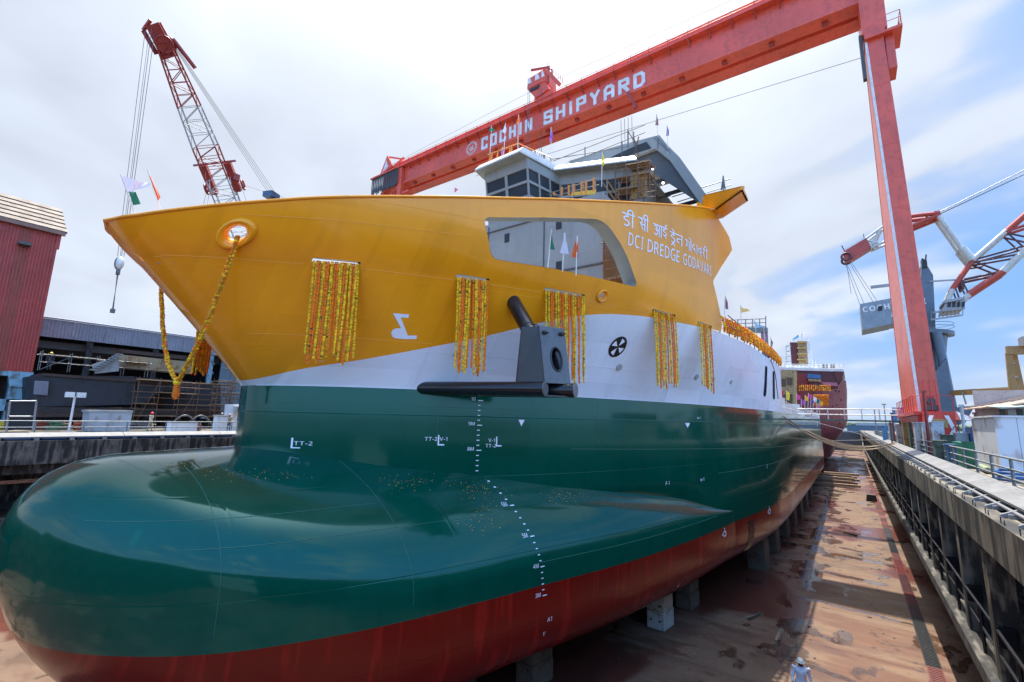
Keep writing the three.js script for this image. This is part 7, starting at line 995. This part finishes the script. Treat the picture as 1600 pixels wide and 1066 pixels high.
// ------------------------------------------------------------------ people
function sdPerson(J) {
  const bones = [], B = (a, b, ra, rb) => bones.push([J[a], J[b], ra, rb]);
  B('pelvis', 'chest', 0.135, 0.15); B('chest', 'neck', 0.13, 0.06); B('neck', 'head', 0.055, 0.06);
  for (const s of ['L', 'R']) { B('chest', 'sh' + s, 0.1, 0.075); B('sh' + s, 'el' + s, 0.066, 0.05); B('el' + s, 'wr' + s, 0.05, 0.034); B('pelvis', 'hip' + s, 0.12, 0.1); B('hip' + s, 'kn' + s, 0.098, 0.07); B('kn' + s, 'an' + s, 0.068, 0.045); B('an' + s, 'to' + s, 0.045, 0.036); }
  return bones;
}
function person(label, pos, turn, o) {
  const J = {}; const set = (n, x, y, z) => (J[n] = V(x, y, z)); const sw = o.swing ?? 0;
  set('pelvis', 0, 0.96, 0); set('chest', 0, 1.3, 0.02); set('neck', 0, 1.49, 0.02); set('head', 0, 1.56, 0.04);
  for (const [s, k] of [['L', 1], ['R', -1]]) { set('sh' + s, 0.18 * k, 1.42, 0); set('el' + s, 0.25 * k, 1.14, -0.02 - sw * k * 0.1); set('wr' + s, (o.reach ? 0.16 : 0.27) * k, o.reach ? 1.1 : 0.9, o.reach ? 0.24 : 0.07 - sw * k * 0.16); set('hip' + s, 0.09 * k, 0.9, 0); set('kn' + s, 0.1 * k, 0.5, 0.04 + sw * k * 0.12); set('an' + s, 0.1 * k, 0.09, sw * k * 0.2); set('to' + s, 0.12 * k, 0.05, 0.14 + sw * k * 0.2); }
  const bones = sdPerson(J), N = o.res ?? 64, mc = new MarchingCubes(N, new THREE.MeshStandardMaterial(), false, false, 60000), S = 1.0, C = V(0, 0.9, 0), q = V(0, 0, 0), ab = V(0, 0, 0);
  const dist = (p) => { let d = 1e3; for (const [a, b, ra, rb] of bones) { ab.subVectors(b, a); const t = clamp(q.subVectors(p, a).dot(ab) / ab.lengthSq(), 0, 1); const e = q.addScaledVector(ab, -t).length() - lerp(ra, rb, t); const k = 0.05, h = Math.max(k - Math.abs(d - e), 0) / k; d = Math.min(d, e) - h * h * k * 0.25; } const hx = p.x / 0.078, hy = (p.y - 1.62) / 0.115, hz = (p.z - 0.035) / 0.1, r = Math.sqrt(hx * hx + hy * hy + hz * hz), e = (r - 1) * 0.085; let k = 0.03, h = Math.max(k - Math.abs(d - e), 0) / k; d = Math.min(d, e) - h * h * k * 0.25; const nd = Math.hypot(p.x, (p.y - 1.6) * 0.8, p.z - 0.135) - 0.018; h = Math.max(k - Math.abs(d - nd), 0) / k; return Math.min(d, nd) - h * h * k * 0.25; };
  for (let k = 0; k < N; k++) for (let j = 0; j < N; j++) for (let i = 0; i < N; i++) { const p = V((i - N / 2) / (N / 2), (j - N / 2) / (N / 2), (k - N / 2) / (N / 2)).multiplyScalar(S).add(C); mc.field[i + j * N + k * N * N] = Math.abs(p.x) > 0.5 || Math.abs(p.z) > 0.5 ? -1 : -dist(p); }
  mc.isolation = 0; mc.update(); const n = mc.count, P = mc.positionArray.slice(0, n * 3), Nn = mc.normalArray.slice(0, n * 3), col = [];
  for (let i = 0; i < n; i++) { P[3 * i] = P[3 * i] * S + C.x; P[3 * i + 1] = P[3 * i + 1] * S + C.y; P[3 * i + 2] = P[3 * i + 2] * S + C.z; const x = P[3 * i], y = P[3 * i + 1]; const hand = Math.min(...['L', 'R'].map((s) => J['wr' + s].distanceTo(V(x, y, P[3 * i + 2])))) < 0.06; const c = y > 1.49 || hand ? o.skin : y < 0.11 ? [0.02, 0.018, 0.016] : y < 0.95 ? o.legs : o.shirt; col.push(...c); }
  const g0 = new THREE.BufferGeometry(); g0.setAttribute('position', new THREE.BufferAttribute(P, 3)); g0.setAttribute('normal', new THREE.BufferAttribute(Nn, 3)); g0.setAttribute('color', new THREE.Float32BufferAttribute(col, 3)); g0.deleteAttribute('normal'); g0.computeVertexNormals();
  const parts = [g0]; const colored = (g) => { const u = nonIdx(g); for (const k of Object.keys(u.attributes)) if (!['position', 'normal'].includes(k)) u.deleteAttribute(k); u.setAttribute('color', new THREE.Float32BufferAttribute(Array.from({ length: u.attributes.position.count }, () => o.skin).flat(), 3)); return u; };
  for (const [s, k] of [['L', 1], ['R', -1]]) { const w = J['wr' + s], d = w.clone().sub(J['el' + s]).normalize(), side = V(0, 0, 1).addScaledVector(d, -d.z).normalize(), th = new THREE.Vector3().crossVectors(d, side); const pc = w.clone().addScaledVector(d, 0.05); parts.push(colored(new THREE.SphereGeometry(1, 10, 8).scale(0.018, 0.05, 0.042).applyMatrix4(new THREE.Matrix4().makeBasis(th, d, side).setPosition(pc)))); for (let f = 0; f < 5; f++) { const a = f < 4 ? pc.clone().addScaledVector(d, 0.04).addScaledVector(side, -0.03 + f * 0.02) : pc.clone().addScaledVector(side, 0.035), L = [0.055, 0.07, 0.075, 0.065, 0.05][f], b = a.clone().addScaledVector(d, L * 0.6).addScaledVector(side, f === 4 ? 0.025 : 0), c = b.clone().addScaledVector(d, L * 0.45).addScaledVector(th, -0.02 * k); parts.push(colored(new THREE.TubeGeometry(new THREE.CatmullRomCurve3([a, b, c]), 5, 0.009, 6))); } }
  const t = thing('person', label, 'person'); t.position.copy(pos); t.rotation.y = turn; mesh('body', mergeGeometries(parts.map((g) => { const u = nonIdx(g); return u; })), new THREE.MeshStandardMaterial({ vertexColors: true, roughness: 0.85 }), t);
  const hel = mb(), hg = new THREE.SphereGeometry(1, 22, 12, 0, Math.PI * 2, 0, Math.PI / 2).scale(0.112, 0.125, 0.14).translate(0, 1.655, 0.025); hel.add(hg).add(new THREE.CylinderGeometry(0.125, 0.13, 0.014, 24).scale(1, 1, 1.2).translate(0, 1.655, 0.035)).add(new THREE.TorusGeometry(0.09, 0.012, 6, 16, Math.PI).rotateY(Math.PI / 2).scale(1, 1.3, 1).translate(0, 1.665, 0.025)); hel.build('helmet', o.helmet, t);
  for (const k of [1, -1]) mb().add(new THREE.SphereGeometry(0.012, 8, 6).translate(0.03 * k, 1.63, 0.122)).build('eye', M.dark, t);
  mb().add(new THREE.TorusGeometry(0.022, 0.005, 5, 10, Math.PI).rotateZ(Math.PI).translate(0, 1.575, 0.125)).build('mouth', std([0.12, 0.03, 0.025], 0.6, 0, null), t);
  if (o.collar !== false) { mb().add(new THREE.TorusGeometry(0.075, 0.018, 8, 18).rotateX(Math.PI / 2).translate(0, 1.475, 0.02)).build('collar', std(o.shirt, 0.85, 0, null), t); mb().box(0.08, 1.32, 0.165, 0.09, 0.1, 0.012).build('pocket', std(o.shirt.map((v) => v * 0.9), 0.85, 0, null), t); }
  return t;
}
{
  const f = atY(1250, 1028, FLOOR + 1.82); const pm = person('man in a white coverall and white helmet on the dock floor', V(f.x, FLOOR, f.z), 0.2, { skin: [0.055, 0.026, 0.016], shirt: [0.62, 0.62, 0.66], legs: [0.55, 0.55, 0.6], helmet: std([0.6, 0.58, 0.48], 0.4, 0, null), res: 96, swing: 0.5 }); pm.scale.set(1.22, 1.03, 1.22);
  const P = (u, v) => { const p = atY(u, v, GROUND); return V(p.x, GROUND, p.z); }, k = [0.10, 0.05, 0.03];
  person('worker in beige clothes and a red helmet on the left quay', P(233, 674.5), 2.4, { skin: k, shirt: [0.42, 0.34, 0.25], legs: [0.3, 0.25, 0.18], helmet: std([0.6, 0.03, 0.04], 0.4, 0, null), swing: 0.6 });
  person('worker in khaki bending forward beside the white cabin', P(356, 675.5), 1.2, { skin: k, shirt: [0.28, 0.22, 0.13], legs: [0.12, 0.12, 0.12], helmet: std([0.4, 0.2, 0.1], 0.4, 0, null), reach: true });
  person('worker in dark clothes and a yellow helmet on the hull block', V(-62.6, 3.45, atX(79, 560, -62.6).z), 1.4, { skin: k, shirt: [0.05, 0.05, 0.06], legs: [0.04, 0.04, 0.05], helmet: std([0.65, 0.45, 0.08], 0.4, 0, null), swing: 0.3 });
  person('worker in a red shirt under the blue wall near the cabin', V(-66, GROUND, atX(346, 655, -66).z), 1.8, { skin: k, shirt: [0.3, 0.03, 0.03], legs: [0.06, 0.07, 0.1], helmet: std([0.5, 0.5, 0.5], 0.4, 0, null), swing: 0.4 });
}
renderer.render(scene, camera);
